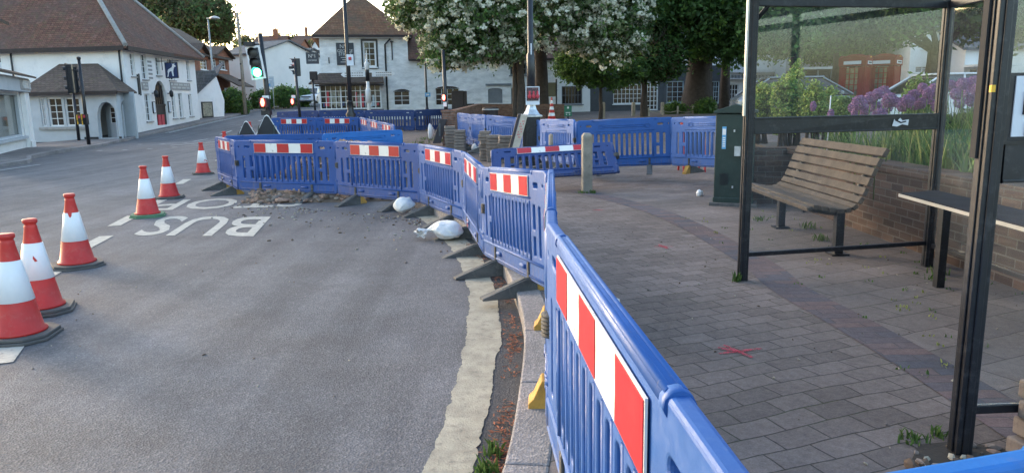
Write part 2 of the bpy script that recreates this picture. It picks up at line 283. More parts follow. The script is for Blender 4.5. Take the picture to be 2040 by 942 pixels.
# ---------------------------------------------------------------- mesh helpers
def root_loc(o):
    v = Vector((0, 0, 0))
    while o is not None: v += o.location; o = o.parent
    return v
class MB:
    def __init__(s, mats, T=None):
        s.v = []; s.f = []; s.m = []; s.mats = mats if isinstance(mats, (list, tuple)) else [mats]; s.T = T; s.sm = []
    def add(s, vs, fs, mi=0, smooth=False):
        o = len(s.v); s.v += [tuple(s.T(*p)) if s.T else tuple(p) for p in vs]
        for f in fs: s.f.append([o+i for i in f]); s.m.append(mi); s.sm.append(smooth)
        return s
    def box(s, c, d, rz=0, mi=0, M=None):
        vs = []
        for z in (-.5, .5):
            for x, y in ((-.5, -.5), (.5, -.5), (.5, .5), (-.5, .5)):
                p = Vector((x*d[0], y*d[1], z*d[2]))
                if M is not None: p = M@p
                if rz: p.rotate(Matrix.Rotation(rz, 3, 'Z'))
                vs.append(Vector(c)+p)
        return s.add(vs, [(3, 2, 1, 0), (4, 5, 6, 7), (0, 1, 5, 4), (1, 2, 6, 5), (2, 3, 7, 6), (3, 0, 4, 7)], mi)
    def b(s, x0, x1, y0, y1, z0, z1, mi=0):
        return s.box(((x0+x1)/2, (y0+y1)/2, (z0+z1)/2), (x1-x0, y1-y0, z1-z0), 0, mi)
    def prism(s, poly, off, mi=0):
        """poly: 3-D points of one face, off: extrusion vector"""
        n = len(poly); off = Vector(off); a = [Vector(p) for p in poly]; c = [p+off for p in a]
        return s.add(a+c, [list(range(n))[::-1], list(range(n, 2*n))]+[(i, (i+1) % n, n+(i+1) % n, n+i) for i in range(n)], mi)
    def tube(s, pts, rad, n=8, mi=0, smooth=True, caps=True, sq=1.):
        pts = [Vector(p) for p in pts]; rad = rad if isinstance(rad, (list, tuple)) else [rad]*len(pts); vs = []; fs = []
        prev = None
        for i, p in enumerate(pts):
            t = (pts[min(i+1, len(pts)-1)]-pts[max(i-1, 0)]).normalized()
            if prev is None: a = t.orthogonal().normalized()
            else: a = (prev-t*prev.dot(t)).normalized()
            prev = a; b = t.cross(a)
            for k in range(n):
                th = 2*math.pi*k/n; vs.append(p+(a*math.cos(th)+b*math.sin(th)*sq)*rad[i])
        for i in range(len(pts)-1):
            for k in range(n): fs.append((i*n+k, i*n+(k+1) % n, (i+1)*n+(k+1) % n, (i+1)*n+k))
        s.add(vs, fs, mi, smooth)
        if caps: s.add([vs[k] for k in range(n)], [list(range(n))[::-1]], mi); s.add(vs[-n:], [list(range(n))], mi)
        return s
    def lathe(s, c, prof, n=16, mi=0, smooth=True, mis=None, ph=0):
        c = Vector(c); vs = []; 
        for r, z in prof:
            for k in range(n):
                th = 2*math.pi*k/n+ph; vs.append(c+Vector((r*math.cos(th), r*math.sin(th), z)))
        for i in range(len(prof)-1):
            s.add(vs[i*n:(i+2)*n], [(k, (k+1) % n, n+(k+1) % n, n+k) for k in range(n)], mis[i] if mis else mi, smooth)
        s.add(vs[:n], [list(range(n))[::-1]], mis[0] if mis else mi); s.add(vs[-n:], [list(range(n))], mis[-1] if mis else mi)
        return s
    def build(s, name, parent=None, bevel=0, weld=True, **k):
        me = bpy.data.meshes.new(name); off = root_loc(parent)
        me.from_pydata([(x-off.x, y-off.y, z-off.z) for x, y, z in s.v], [], s.f)
        for m in s.mats: me.materials.append(MATS[m])
        me.polygons.foreach_set('material_index', s.m); me.polygons.foreach_set('use_smooth', s.sm); me.update()
        if weld:
            bm = bmesh.new(); bm.from_mesh(me); bmesh.ops.remove_doubles(bm, verts=bm.verts, dist=1e-5)
            bmesh.ops.recalc_face_normals(bm, faces=bm.faces); bm.to_mesh(me); bm.free()
        o = bpy.data.objects.new(name, me); COL.objects.link(o); o.parent = parent
        if bevel:
            bv = o.modifiers.new('b', 'BEVEL'); bv.width = bevel; bv.segments = 2; bv.limit_method = 'ANGLE'
        for kk, vv in k.items(): o[kk] = vv
        return o
def frame(O, u):
    O = Vector(O); u = Vector((u[0], u[1], 0)).normalized(); n = Vector((-u.y, u.x, 0))
    return lambda x, y, z: O+u*x+n*y+Vector((0, 0, z))
def frame2(p0, p1, z):
    return frame((p0[0], p0[1], z), (p1[0]-p0[0], p1[1]-p0[1])), math.hypot(p1[0]-p0[0], p1[1]-p0[1])
def thing(name, label, cat, loc=(0, 0, 0), group=None):
    o = bpy.data.objects.new(name, None); COL.objects.link(o); o.location = loc; o.empty_display_size = .2
    o['label'] = label; o['category'] = cat
    if group: o['group'] = group
    return o
def tag(o, label, cat, group=None, kind=None):
    if label: o['label'] = label
    if cat: o['category'] = cat
    if group: o['group'] = group
    if kind: o['kind'] = kind
    return o
def dup(root, label=None, group=None):
    r = root.copy(); COL.objects.link(r)
    if label: r['label'] = label
    if group: r['group'] = group
    def rec(a, b):
        for ch in list(a.children):
            c = ch.copy(); COL.objects.link(c); c.parent = b; rec(ch, c)
    rec(root, r); return r
DG = None
def curve_mesh(outlines, extrude, bev=0, res=1):
    """filled 2-D outlines (first outer, rest holes) -> mesh in local x,z (y thickness)"""
    cu = bpy.data.curves.new('t', 'CURVE'); cu.dimensions = '2D'; cu.fill_mode = 'BOTH'; cu.extrude = extrude; cu.bevel_depth = bev; cu.bevel_resolution = res
    for pts in outlines:
        sp = cu.splines.new('POLY'); sp.points.add(len(pts)-1); sp.use_cyclic_u = True
        for p, q in zip(sp.points, pts): p.co = (q[0], q[1], 0, 1)
    o = bpy.data.objects.new('t', cu); COL.objects.link(o); bpy.context.view_layer.update()
    me = bpy.data.meshes.new_from_object(o.evaluated_get(bpy.context.evaluated_depsgraph_get()))
    vs = [tuple(v.co) for v in me.vertices]; fs = [tuple(p.vertices) for p in me.polygons]
    bpy.data.objects.remove(o); bpy.data.curves.remove(cu); bpy.data.meshes.remove(me)
    return [(x, -z, y) for x, y, z in vs], fs
def text_geo(s, size=1., ext=.01, sx=1., align='CENTER', font_off=0):
    cu = bpy.data.curves.new('t', 'FONT'); cu.body = s; cu.size = size; cu.extrude = ext; cu.align_x = align; cu.align_y = 'CENTER'; cu.resolution_u = 3; cu.offset = font_off
    o = bpy.data.objects.new('t', cu); COL.objects.link(o); bpy.context.view_layer.update()
    me = bpy.data.meshes.new_from_object(o.evaluated_get(bpy.context.evaluated_depsgraph_get()))
    vs = [(v.co.x*sx, -v.co.z, v.co.y) for v in me.vertices]; fs = [tuple(p.vertices) for p in me.polygons]
    bpy.data.objects.remove(o); bpy.data.curves.remove(cu); bpy.data.meshes.remove(me); return vs, fs
def text_on(mb, T, s, x, z, size, y=-.01, mi=0, sx=1., ext=.004, off=0):
    vs, fs = text_geo(s, size, ext, sx, font_off=off); mb.add([T(a+x, bb+y, c+z) for a, bb, c in vs], fs, mi)
def rrect(x0, x1, z0, z1, r, n=4):
    r = min(r, (x1-x0)/2-1e-4, (z1-z0)/2-1e-4); out = []
    for cx, cz, a0 in ((x1-r, z1-r, 0), (x0+r, z1-r, 90), (x0+r, z0+r, 180), (x1-r, z0+r, 270)):
        for i in range(n+1):
            a = R(a0+90*i/n); out.append((cx+r*math.cos(a), cz+r*math.sin(a)))
    return out
def arch_open(x0, x1, z0, z1, rise=None, n=8):
    """opening with an arched head: springing z1-rise, crown z1"""
    rise = rise if rise is not None else (x1-x0)/2; cx = (x0+x1)/2; a = (x1-x0)/2
    return [(x0, z0), (x1, z0)]+[(cx+a*math.cos(math.pi*i/n), z1-rise+rise*math.sin(math.pi*i/n)) for i in range(n+1)]
def opening(w):
    x0, x1, z0, z1 = w[:4]; r = w[4] if len(w) > 4 else 0
    return arch_open(x0, x1, z0, z1, r) if r else [(x0, z0), (x1, z0), (x1, z1), (x0, z1)]
def in_poly(x, y, q):
    c = False; n = len(q)
    for i in range(n):
        (x1, y1), (x2, y2) = q[i], q[i-1]
        if (y1 > y) != (y2 > y) and x < (x2-x1)*(y-y1)/(y2-y1)+x1: c = not c
    return c
def wall_plate(mb, T, outer, holes, thick=.3, mi=0):
    from mathutils.geometry import delaunay_2d_cdt
    loops = [outer]+[opening(h) for h in holes]; vs = []; ed = []
    for L in loops:
        o = len(vs); vs += [Vector(p) for p in L]; ed += [(o+i, o+(i+1) % len(L)) for i in range(len(L))]
    V, E_, F, _, _, _ = delaunay_2d_cdt(vs, ed, [], 0, 1e-5)
    tri = []
    for f in F:
        cx = sum(V[i].x for i in f)/3; cy = sum(V[i].y for i in f)/3
        if in_poly(cx, cy, outer) and not any(in_poly(cx, cy, h) for h in loops[1:]): tri.append(tuple(f))
    mb.add([T(v.x, 0, v.y) for v in V], tri, mi); mb.add([T(v.x, thick, v.y) for v in V], [t[::-1] for t in tri], mi)
    for L in loops:
        n = len(L); mb.add([T(a, 0, b) for a, b in L]+[T(a, thick, b) for a, b in L], [(i, (i+1) % n, n+(i+1) % n, n+i) for i in range(n)], mi)
def window(bld, T, w, cols, rows, fm='white_paint', gm='window_glass', fr=.06, bar=.028, depth=.09, sill=True, mull=0, smat='white_paint', surround=None):
    x0, x1, z0, z1 = w[:4]; r = w[4] if len(w) > 4 else 0; zt = z1-r*.5 if r else z1
    f = MB([fm, surround or fm]); f.T = T
    y0, y1 = depth, depth+.05
    f.b(x0, x0+fr, y0, y1, z0, zt); f.b(x1-fr, x1, y0, y1, z0, zt); f.b(x0+fr, x1-fr, y0, y1, z0, z0+fr); f.b(x0+fr, x1-fr, y0, y1, zt-fr, zt)
    for i in range(1, cols):
        xx = x0+fr+(x1-x0-2*fr)*i/cols; bw = bar*2 if (mull and i % mull == 0) else bar; f.b(xx-bw/2, xx+bw/2, y0+.002, y1-.01, z0+fr, zt-fr)
    for i in range(1, rows):
        zz = z0+fr+(zt-z0-2*fr)*i/rows; f.b(x0+fr, x1-fr, y0+.004, y1-.012, zz-bar/2, zz+bar/2)
    if sill: f.b(x0-.08, x1+.08, -.07, depth+.06, z0-.07, z0-.004, 1)
    if r:
        vs, fs = curve_mesh([arch_open(x0, x1, zt-.02, z1, r*.98)[2:]+[]], .03); f.add([(x, y+depth+.03, z) for x, y, z in vs], fs, 1)
    fo = f.build('window', bld)
    g = MB([gm]); g.T = T; g.b(x0+.02, x1-.02, y1+.005, y1+.02, z0+.02, zt-.02); g.build('pane', fo)
    return fo
def sampled_polygon(name, poly, zf, mat, step=1.5, skirt=0., dz=0., bounds=None, **k):
    bm = bmesh.new(); vs = [bm.verts.new((x, y, 0)) for x, y in poly]; bm.faces.new(vs)
    xs = [p[0] for p in poly]; ys = [p[1] for p in poly]
    for ax, lo, hi in ((0, min(xs), max(xs)), (1, min(ys), max(ys))):
        t = lo+step
        while t < hi:
            co = (t, 0, 0) if ax == 0 else (0, t, 0); no = (1, 0, 0) if ax == 0 else (0, 1, 0)
            bmesh.ops.bisect_plane(bm, geom=bm.verts[:]+bm.edges[:]+bm.faces[:], plane_co=co, plane_no=no); t += step
    for v in bm.verts: v.co.z = zf(v.co.x, v.co.y)+dz
    if skirt:
        be = [e for e in bm.edges if len(e.link_faces) == 1]
        r = bmesh.ops.extrude_edge_only(bm, edges=be)
        for g in r['geom']:
            if isinstance(g, bmesh.types.BMVert): g.co.z -= skirt
    bmesh.ops.triangulate(bm, faces=[f for f in bm.faces if len(f.verts) > 4])
    bmesh.ops.recalc_face_normals(bm, faces=bm.faces)
    if sum(f.normal.z for f in bm.faces) < 0: bmesh.ops.reverse_faces(bm, faces=bm.faces)
    me = bpy.data.meshes.new(name); bm.to_mesh(me); bm.free(); me.materials.append(MATS[mat])
    o = bpy.data.objects.new(name, me); COL.objects.link(o)
    for kk, vv in k.items(): o[kk] = vv
    return o
def smooth_line(pts, n=6):
    out = []; P_ = [Vector(p) for p in pts]
    for i in range(len(P_)-1):
        p0 = P_[max(i-1, 0)]; p1 = P_[i]; p2 = P_[i+1]; p3 = P_[min(i+2, len(P_)-1)]
        for k in range(n):
            t = k/n; out.append(.5*((2*p1)+(p2-p0)*t+(2*p0-5*p1+4*p2-p3)*t*t+(3*p1-p0-3*p2+p3)*t**3))
    out.append(P_[-1]); return out
exec_parts = []
# ================================================================= SETTING
g = sampled_polygon('ground', [(-900, -60), (900, -60), (900, 1300), (-900, 1300)], lambda x, y: gz(x, y)-(1.6 if -105 < x < 80 and y < 190 else .06), 'dirt', 25, kind='structure')
road = sampled_polygon('road', [(-75, -12), (2.5, -12), (2.5, 20), (-1, 46), (-8, 150), (-75, 150)], gz, 'asphalt', 1.5, kind='structure')
KERB = [(-1.9, -1.2), (-1.0, .1), (-.52, 1.1), (-.25, 1.95), (-.06, 2.76), (.03, 3.75), (.07, 4.7), (.03, 5.6), (-.08, 6.6), (-.28, 7.8), (-.6, 9), (-1.02, 10.2), (-1.5, 11.4), (-2.15, 13.2),
        (-2.9, 15.8), (-3.9, 19), (-5.5, 23), (-8, 27.5), (-11, 32), (-12.6, 38), (-13.1, 44), (-14, 60), (-16, 85)]
kl = [tuple(v) for v in smooth_line([Vector((x, y, 0)) for x, y in KERB], 5)]
kin = []                                   # inner edge of the kerb stones
for i, p in enumerate(kl):
    a = Vector(kl[max(i-1, 0)]); b_ = Vector(kl[min(i+1, len(kl)-1)]); t = (b_-a).normalized(); nn = Vector((t.y, -t.x, 0))
    kin.append(Vector(p)+nn*.19)
pave = sampled_polygon('pavement', [(p.x, p.y) for p in kin]+[(45, 85), (45, -6), (-1.2, -6), (-1.9, -1.4)], gp, 'pavers', 1.6, skirt=.3, kind='structure')
mb = MB('granite')
acc = 0; seg = []
kb = bpy.data.objects
def kerb_line(line, inner, name, zf, gap=.006, L=.9, mat='granite'):
    mb = MB(mat); d = [0]
    for i in range(1, len(line)): d.append(d[-1]+(Vector(line[i])-Vector(line[i-1])).length)
    def at(t):
        i = min(len(d)-2, max(0, int(np.searchsorted(d, t))-1)); u = (t-d[i])/(d[i+1]-d[i]); return Vector(line[i]).lerp(Vector(line[i+1]), u), inner[i].lerp(inner[i+1], u)
    t = 0
    while t < d[-1]-.1:
        e = min(d[-1], t+L)-gap; m = 4; A_ = []; B_ = []
        for k in range(m+1):
            a, b_ = at(t+(e-t)*k/m); z = zf(a.x, a.y)+.124
            A_.append(Vector((a.x, a.y, z))); B_.append(Vector((b_.x, b_.y, z+.003)))
        mb.prism([v-Vector((0, 0, .3)) for v in A_+B_[::-1]], (0, 0, .3)); t += L
    return mb.build(name, None, bevel=.012, kind='structure')
kerb_line(kl, kin, 'kerb', gz)
# paving round the shelter: bigger slabs and a band of blue and red bricks in front of them
band = [(2.13, -1), (2.13, 3.2), (2.08, 4.6), (2.0, 5.6), (2.05, 6.6), (1.9, 8.9), (1.5, 10.6), (.85, 12.2)]
bl = smooth_line([Vector((x, y, 0)) for x, y in band], 4)
bi = []
for i, p in enumerate(bl):
    t = (bl[min(i+1, len(bl)-1)]-bl[max(i-1, 0)]).normalized(); bi.append(p+Vector((t.y, -t.x, 0))*.31)
sampled_polygon('paved_band', [(p.x, p.y) for p in bl]+[(p.x, p.y) for p in bi[::-1]], gp, 'band_bricks', 2, dz=.004, kind='structure')
sampled_polygon('slab_paving', [(p.x, p.y) for p in bi]+[(3.95, 12.2), (3.95, -1)], gp, 'slabs', 2, dz=.004, kind='structure')
# far pavements on the left, by the shop, the pub and up the hill
LK = [(-12.6, -8), (-13.4, 10), (-14.1, 20), (-14.5, 22.4), (-15.6, 24.2), (-16.5, 27.5), (-16.9, 30.6), (-18.3, 35), (-18.9, 39), (-19.0, 44), (-19.1, 48.5), (-19.8, 54), (-20.6, 60), (-20.6, 70), (-19.6, 80), (-21, 100)]
lk = smooth_line([Vector((x, y, 0)) for x, y in LK], 3); lin = []
for i, p in enumerate(lk):
    t = (lk[min(i+1, len(lk)-1)]-lk[max(i-1, 0)]).normalized(); lin.append(p+Vector((-t.y, t.x, 0))*.14)
sampled_polygon('pavement', [(p.x, p.y) for p in lin]+[(-60, 100), (-60, -8)], gp, 'pave_far', 3, skirt=.3, kind='structure')
kerb_line([tuple(p) for p in lk], lin, 'kerb', gz, .01, 2.)
# patched dark strip in the gutter and the wide cream band beside it
def ribbon(name, L, Rr, mat, dz, jit=.0, kind='structure', seed=1, n=8):
    r = random.Random(seed); a = smooth_line([Vector((x, y, 0)) for x, y in L], n); c = smooth_line([Vector((x, y, 0)) for x, y in Rr], n)
    sub = 9
    def dens(q):
        o = []; w_ = [0]
        for i in range(len(q)-1):
            for k in range(sub):
                w_[0] = w_[0]*.9+r.gauss(0, jit*.55); o.append(q[i].lerp(q[i+1], k/sub)+Vector((w_[0]+(r.uniform(-3, 1)*jit if jit and r.random() < .04 else 0), r.gauss(0, jit*.3), 0)))
        o.append(q[-1]); return o
    a, c = dens(a), dens(c)
    mb = MB(mat); vs = [(p.x, p.y, gz(p.x, p.y)+dz) for p in a]+[(p.x, p.y, gz(p.x, p.y)+dz) for p in c]; m = len(a)
    mb.add(vs, [(i, i+1, m+i+1, m+i) for i in range(m-1)]); return mb.build(name, None, weld=False, kind=kind)
CL = [(-1.55, .2), (-.9, 1.2), (-.56, 2.1), (-.41, 3.0), (-.33, 4.2), (-.33, 5.26), (-.42, 6.5), (-.68, 8.0), (-1.1, 9.6), (-1.55, 10.9)]
CRt = [(-1.2, .1), (-.6, 1.15), (-.33, 2.1), (-.19, 3.0), (-.12, 4.22), (-.10, 5.25), (-.19, 6.5), (-.43, 8.0), (-.83, 9.6), (-1.22, 10.9)]
ribbon('gutter_patch', CRt, [(-1.02, .15), (-.5, 1.2), (-.24, 2.1), (-.05, 3.0), (.04, 4.2), (.08, 5.2), (-.02, 6.3), (-.24, 7.8), (-.62, 9.3), (-1.12, 10.9)], 'asphalt_dark', .004, .0)
ribbon('road_marking', CL, CRt, 'cream_band', .008, .006)
# bay line of dashes
def decal(mb, pts, dz=.006, mi=0): mb.add([(p[0], p[1], gz(p[0], p[1])+dz) for p in pts], [tuple(range(len(pts)))], mi)
mb = MB('road_paint')
dl = [((-3.3, 4.5), (-3.55, 5.1)), ((-4.50, 6.86), (-4.66, 7.55)), ((-4.97, 8.40), (-5.13, 9.2)), ((-5.46, 10.0), (-5.67, 10.95)), ((-5.95, 12.1), (-6.12, 12.95)), ((-6.95, 15.4), (-7.2, 16.4)), ((-7.6, 18), (-7.9, 19.2)), ((-8.3, 21), (-8.7, 22.4)), ((-9.2, 24.5), (-9.7, 26))]
for (x0, y0), (x1, y1) in dl:
    t = Vector((x1-x0, y1-y0, 0)).normalized(); nn = Vector((t.y, -t.x, 0))*.085
    decal(mb, [(x0-nn.x, y0-nn.y), (x0+nn.x, y0+nn.y), (x1+nn.x, y1+nn.y), (x1-nn.x, y1-nn.y)])
mb.build('road_marking', weld=False, kind='structure')
mb = MB('road_paint_far')
def dash(x0, y0, x1, y1, w):
    t = Vector((x1-x0, y1-y0, 0)).normalized(); nn = Vector((t.y, -t.x, 0))*w
    n = max(1, int(math.hypot(x1-x0, y1-y0)/1.5))
    for i in range(n):
        a = (x0+(x1-x0)*i/n, y0+(y1-y0)*i/n); b = (x0+(x1-x0)*(i+1)/n, y0+(y1-y0)*(i+1)/n)
        decal(mb, [(a[0]-nn.x, a[1]-nn.y), (a[0]+nn.x, a[1]+nn.y), (b[0]+nn.x, b[1]+nn.y), (b[0]-nn.x, b[1]-nn.y)], .012)
dash(-13.9, 30.4, -12.2, 30.9, .16)
for i in range(8): dash(-15.6+i*.9, 28.0+i*.1, -15.4+i*.9, 28.0+i*.1, .1); dash(-16.2+i*.95, 32.3+i*.1, -16.0+i*.95, 32.3+i*.1, .1)
for i in range(7): dash(-14.5-.5*i, 34+4.5*i, -14.7-.5*i, 36.2+4.5*i, .06)
dash(-18.5, 40, -19.4, 55, .06); dash(-18.3, 40, -19.2, 55, .06)
dash(-13.6, 21.4, -13.2, 8, .05)
mb.build('road_marking', weld=False, kind='structure')
# BUS STOP painted to be read from the other side
def road_word(word, a, b, c):
    """a: ground point of the first letter's foot corner, b: last letter's foot corner, c: first letter's head corner"""
    vs, fs = text_geo(word, 1., 0, 1., align='LEFT', font_off=.012)
    vx = [v[0] for v in vs]; vz = [v[2] for v in vs]; x0, x1, z0, z1 = min(vx), max(vx), min(vz), max(vz)
    a, b, c = Vector(a), Vector(b), Vector(c); mb = MB('road_paint')
    q = []
    for v in vs:
        p = a+(b-a)*((v[0]-x0)/(x1-x0))+(c-a)*((v[2]-z0)/(z1-z0)); q.append((p.x, p.y, gz(p.x, p.y)+.005))
    mb.add(q, fs); return mb.build('road_marking', weld=False, kind='structure')
road_word('BUS', (-3.50, 10.62), (-5.15, 10.85), (-3.20, 8.98))
road_word('STOP', (-3.6, 12.95), (-6.05, 12.75), (-3.35, 11.65))
# red survey marks sprayed on the paving
def mark(pts, w, name='survey_mark'):
    mb = MB('spray_red')
    for k, ((x0, y0), (x1, y1)) in enumerate(pts):
        t = Vector((x1-x0, y1-y0, 0)); L = t.length; t.normalize(); nn = Vector((t.y, -t.x, 0))
        a = []; b = []
        for i in range(9):
            u = i/8; ww = w*(.5+.5*math.sin(math.pi*u))*(.75+.5*random.random()); p = Vector((x0, y0, 0))+t*L*u
            a.append(p+nn*ww); b.append(p-nn*ww)
        vs = [(p.x, p.y, gp(p.x, p.y)+.0065+.0012*k) for p in a+b]; mb.add(vs, [(i, i+1, 9+i+1, 9+i) for i in range(8)])
    mb.build(name, weld=False, kind='structure')
SPRAY = 'spray_red'
mark([((1.20, 4.12), (1.48, 4.20)), ((1.27, 4.27), (1.37, 4.04)), ((1.22, 4.22), (1.33, 4.14))], .018)
mark([((1.44, 7.32), (1.62, 7.30)), ((1.50, 7.42), (1.55, 7.2))], .022)
mark([((1.10, 9.9), (1.24, 9.86))], .03)
# trench with a raw edge by the near shelter post
pit = MB(['soil'])
pc = [(1.62, 2.80), (1.72, 2.93), (1.86, 2.95), (2.02, 2.9), (2.15, 2.8), (2.12, 2.55), (1.9, 2.45), (1.68, 2.55)]
pit.add([(x, y, PV+.011) for x, y in pc], [tuple(range(len(pc)))]); pit.build('open_trench', weld=False, kind='structure')

# hills beyond the town
def hill(x0, x1, y, h, mat, seed):
    r = random.Random(seed); mb = MB(mat); n = 40; top = []
    for i in range(n+1):
        x = x0+(x1-x0)*i/n; top.append((x, h*(.75+.25*math.sin(i*.31+seed))*math.sin(math.pi*min(1, max(0, (i+3)/(n+6))))**.5+r.uniform(-1, 1)))
    vs = []
    for x, t in top: vs += [(x, y-90, -5), (x, y, t), (x, y+120, t*.8)]
    mb.add(vs, [(3*i+k, 3*i+3+k, 3*i+4+k, 3*i+1+k) for i in range(n) for k in (0, 1)]); return mb.build('hill', weld=False, kind='structure')
leafmat('hill_wood', (.11, .10, .05), 0, .1); simple('hill_green', (.10, .105, .055), .95, .5, .05, bmp=1., fine=.6)
hill(-420, 60, 520, 36, 'hill_green', 2)

# ================================================================= BUILDINGS
class Fac:
    """a facade frame; q() finds where a line of sight meets the facade plane"""
    def __init__(s, p0, p1, z=0.):
        s.T, s.L = frame2(p0, p1, z); s.O = Vector((p0[0], p0[1], z)); s.u = Vector((p1[0]-p0[0], p1[1]-p0[1], 0)).normalized(); s.n = Vector((-s.u.y, s.u.x, 0))
    def q(s, px, py):
        r = Vector(ray(px, py)); o = Vector((0, 0, EYE)); t = (s.O-o).dot(s.n)/r.dot(s.n); p = o+r*t; d = p-s.O; return d.dot(s.u), d.z
    def rect(s, l, t, r, b, *a):
        x0, z1 = s.q(l, (t+t)/2); x1, _ = s.q(r, t); _, z0 = s.q((l+r)/2, b); _, z1 = s.q((l+r)/2, t); return (x0, x1, z0, z1)+a
def roof_poly(mb, pts, th=.12, mi=0):
    mb.prism([Vector(p) for p in pts], (0, 0, -th), mi)
def downpipe(bld, T, x, z0, z1, r=.045, mat='black_metal'):
    m = MB(mat); m.T = T; m.tube([(x, -.09, z0), (x, -.09, z1), (x+.0, -.02, z1+.12)], r, 6); m.build('downpipe', bld)
def gutter(bld, T, x0, x1, z, mat='black_metal', y=-.32):
    m = MB(mat); m.T = T; m.b(x0, x1, y, y+.11, z-.06, z+.04); m.build('gutter', bld)

# ---- the long white inn on the left corner
pub = thing('inn', 'long white two-storey inn with big brown hipped roof and low tiled porch', 'building', (-19.6, 38.6, 0))
A = Fac((-36, 40.7), (-19.6, 38.6)); B = Fac((-19.6, 38.6), (-20.15, 48.6))
ez = 4.62
w = MB('render_cool'); wall_plate(w, A.T, [(0, -1.2), (A.L, -1.2), (A.L, ez), (0, ez)], [], .3); w.build('wall', pub)
bw = [B.rect(257, 106, 266, 152), B.rect(279, 108, 290, 158), B.rect(308, 114, 317, 150), B.rect(333, 117, 345, 160), B.rect(370, 121, 376, 160),
      B.rect(287, 187, 298, 242), B.rect(340, 187, 348, 236), B.rect(354, 186, 362, 235), B.rect(374, 188, 381, 232)]
dr = B.rect(305, 161, 329, 250, 1.0)
w = MB(['render_white']); wall_plate(w, B.T, [(.3, -1.), (B.L, -1.), (B.L, ez), (.3, ez)], bw+[dr], .3); w.build('wall', pub)
w = MB('render_white'); w.T = B.T; w.b(0.002, B.L-.002, 9., 9.3, -1, ez); w.b(B.L-.3, B.L-.002, .3, 9., -1, ez); w.build('wall', pub)
for k, x in enumerate(bw): window(pub, B.T, x, 2, 4, fr=.05, smat='sign_grey', surround='sign_grey')
d = MB(['dark_timber', 'mark_red']); d.T = B.T; x0, x1, z0, z1 = dr[:4]
fan = MB(['dark_timber', 'window_glass']); fan.T = B.T
vs, fs = curve_mesh([arch_open(x0, x1, z1-1.3, z1, 1.0)], .02); fan.add([(x, y+.18, z) for x, y, z in vs], fs, 1)
for i in range(1, 6): xx = x0+(x1-x0)*i/6; fan.b(xx-.02, xx+.02, .12, .158, z1-1.3, z1-.15)
fan.b(x0, x1, .1, .2, z1-1.42, z1-1.3)
fan.build('fanlight', pub)
d.b(x0, x1, .14, .2, z0-.2, z1-1.42); d.b(x0+.25*(x1-x0), x0+.46*(x1-x0), .08, .138, z0-.1, z1-1.9, 1); d.b(x0+.54*(x1-x0), x0+.75*(x1-x0), .08, .138, z0-.1, z1-1.9, 1); d.build('door', pub)
p = MB('black_plinth'); p.T = B.T; p.b(.0, B.L, -.03, .0, -.8, .18); p.T = A.T; p.b(0, A.L-.02, -.03, 0, -1., .2); p.build('plinth', pub)
r = MB('clay_tiles'); ov = .45
c1, c2, c3, c4 = Vector((-36.2, 40.4, ez+.0)), Vector((-19.2, 38.15, ez)), Vector((-19.72, 49.1, ez)), Vector((-36.5, 50.6, ez))
r1, r2 = Vector((-25.0, 44.4, 10.6)), Vector((-36.4, 45.5, 10.6))
for q in ([c1, c2, r1, r2], [c2, c3, r1], [c3, c4, r2, r1]): roof_poly(r, q)
rf = r.build('roof', pub)
h = MB('sign_grey'); h.tube([c2+Vector((0, 0, .06)), r1+Vector((0, 0, .08))], .13, 6); h.tube([c3+Vector((0, 0, .06)), r1+Vector((0, 0, .08))], .1, 6); h.tube([r1+Vector((0, 0, .08)), r2+Vector((0, 0, .08))], .12, 6); h.build('hip_tile', rf)
f = MB('dark_timber'); f.T = A.T; f.b(0, A.L+.3, -.36, -.002, ez-.16, ez-.125); f.b(0, A.L+.35, -.42, -.36, ez-.2, ez+.02); f.T = B.T; f.b(-.3, B.L+.4, -.42, -.36, ez-.2, ez+.02); f.b(0.01, B.L, -.36, -.002, ez-.16, ez-.125); f.build('eaves_board', pub)
downpipe(pub, A.T, A.q(36, 200)[0], -.5, ez-.25); downpipe(pub, A.T, A.L-.15, -.5, ez-.25)
for l, t, r_, b in ((281, 164, 293, 180), (338, 165, 377, 180)):
    x0, x1, z0, z1 = B.rect(l, t, r_, b); s = MB(['sign_grey', 'lettering']); s.T = B.T; s.b(x0, x1, -.05, -.01, z0, z1)
    for i in range(2):
        n_ = int((x1-x0)/.16)
        for j in range(n_):
            if (j*7+i) % 5: s.b(x0+.08+j*.15, x0+.17+j*.15, -.058, -.052, z0+(z1-z0)*(.2+.4*i), z0+(z1-z0)*(.42+.4*i), 1)
    s.build('sign_board', pub)
fl = MB('sign_grey'); fl.T = B.T                    # faded painted letters down the wall
x0, x1, z0, z1 = B.rect(293, 120, 301, 160)
for i in range(5): fl.b(x0, x1, -.006, -.001, z1-(i+.7)*(z1-z0)/5, z1-i*(z1-z0)/5-.04)
fl.build('painted_letters', pub)
for px in (303, 334):
    x, z = B.q(px, 190); l = MB('black_metal'); l.T = B.T; l.tube([(x, 0, z+.1), (x, -.2, z+.1)], .025, 6); l.T = None; l.lathe(B.T(x, -.22, z-.12), [(.05, 0), (.1, .05), (.12, .3), (.02, .42)], 8); l.build('wall_lantern', pub)
    l = MB(['dark_timber', 'paper']); l.T = B.T; l.b(x-.16, x+.16, -.06, -.005, z-1.0, z-.35); l.b(x-.12, x+.12, -.066, -.061, z-.96, z-.39, 1); l.build('menu_case', pub)
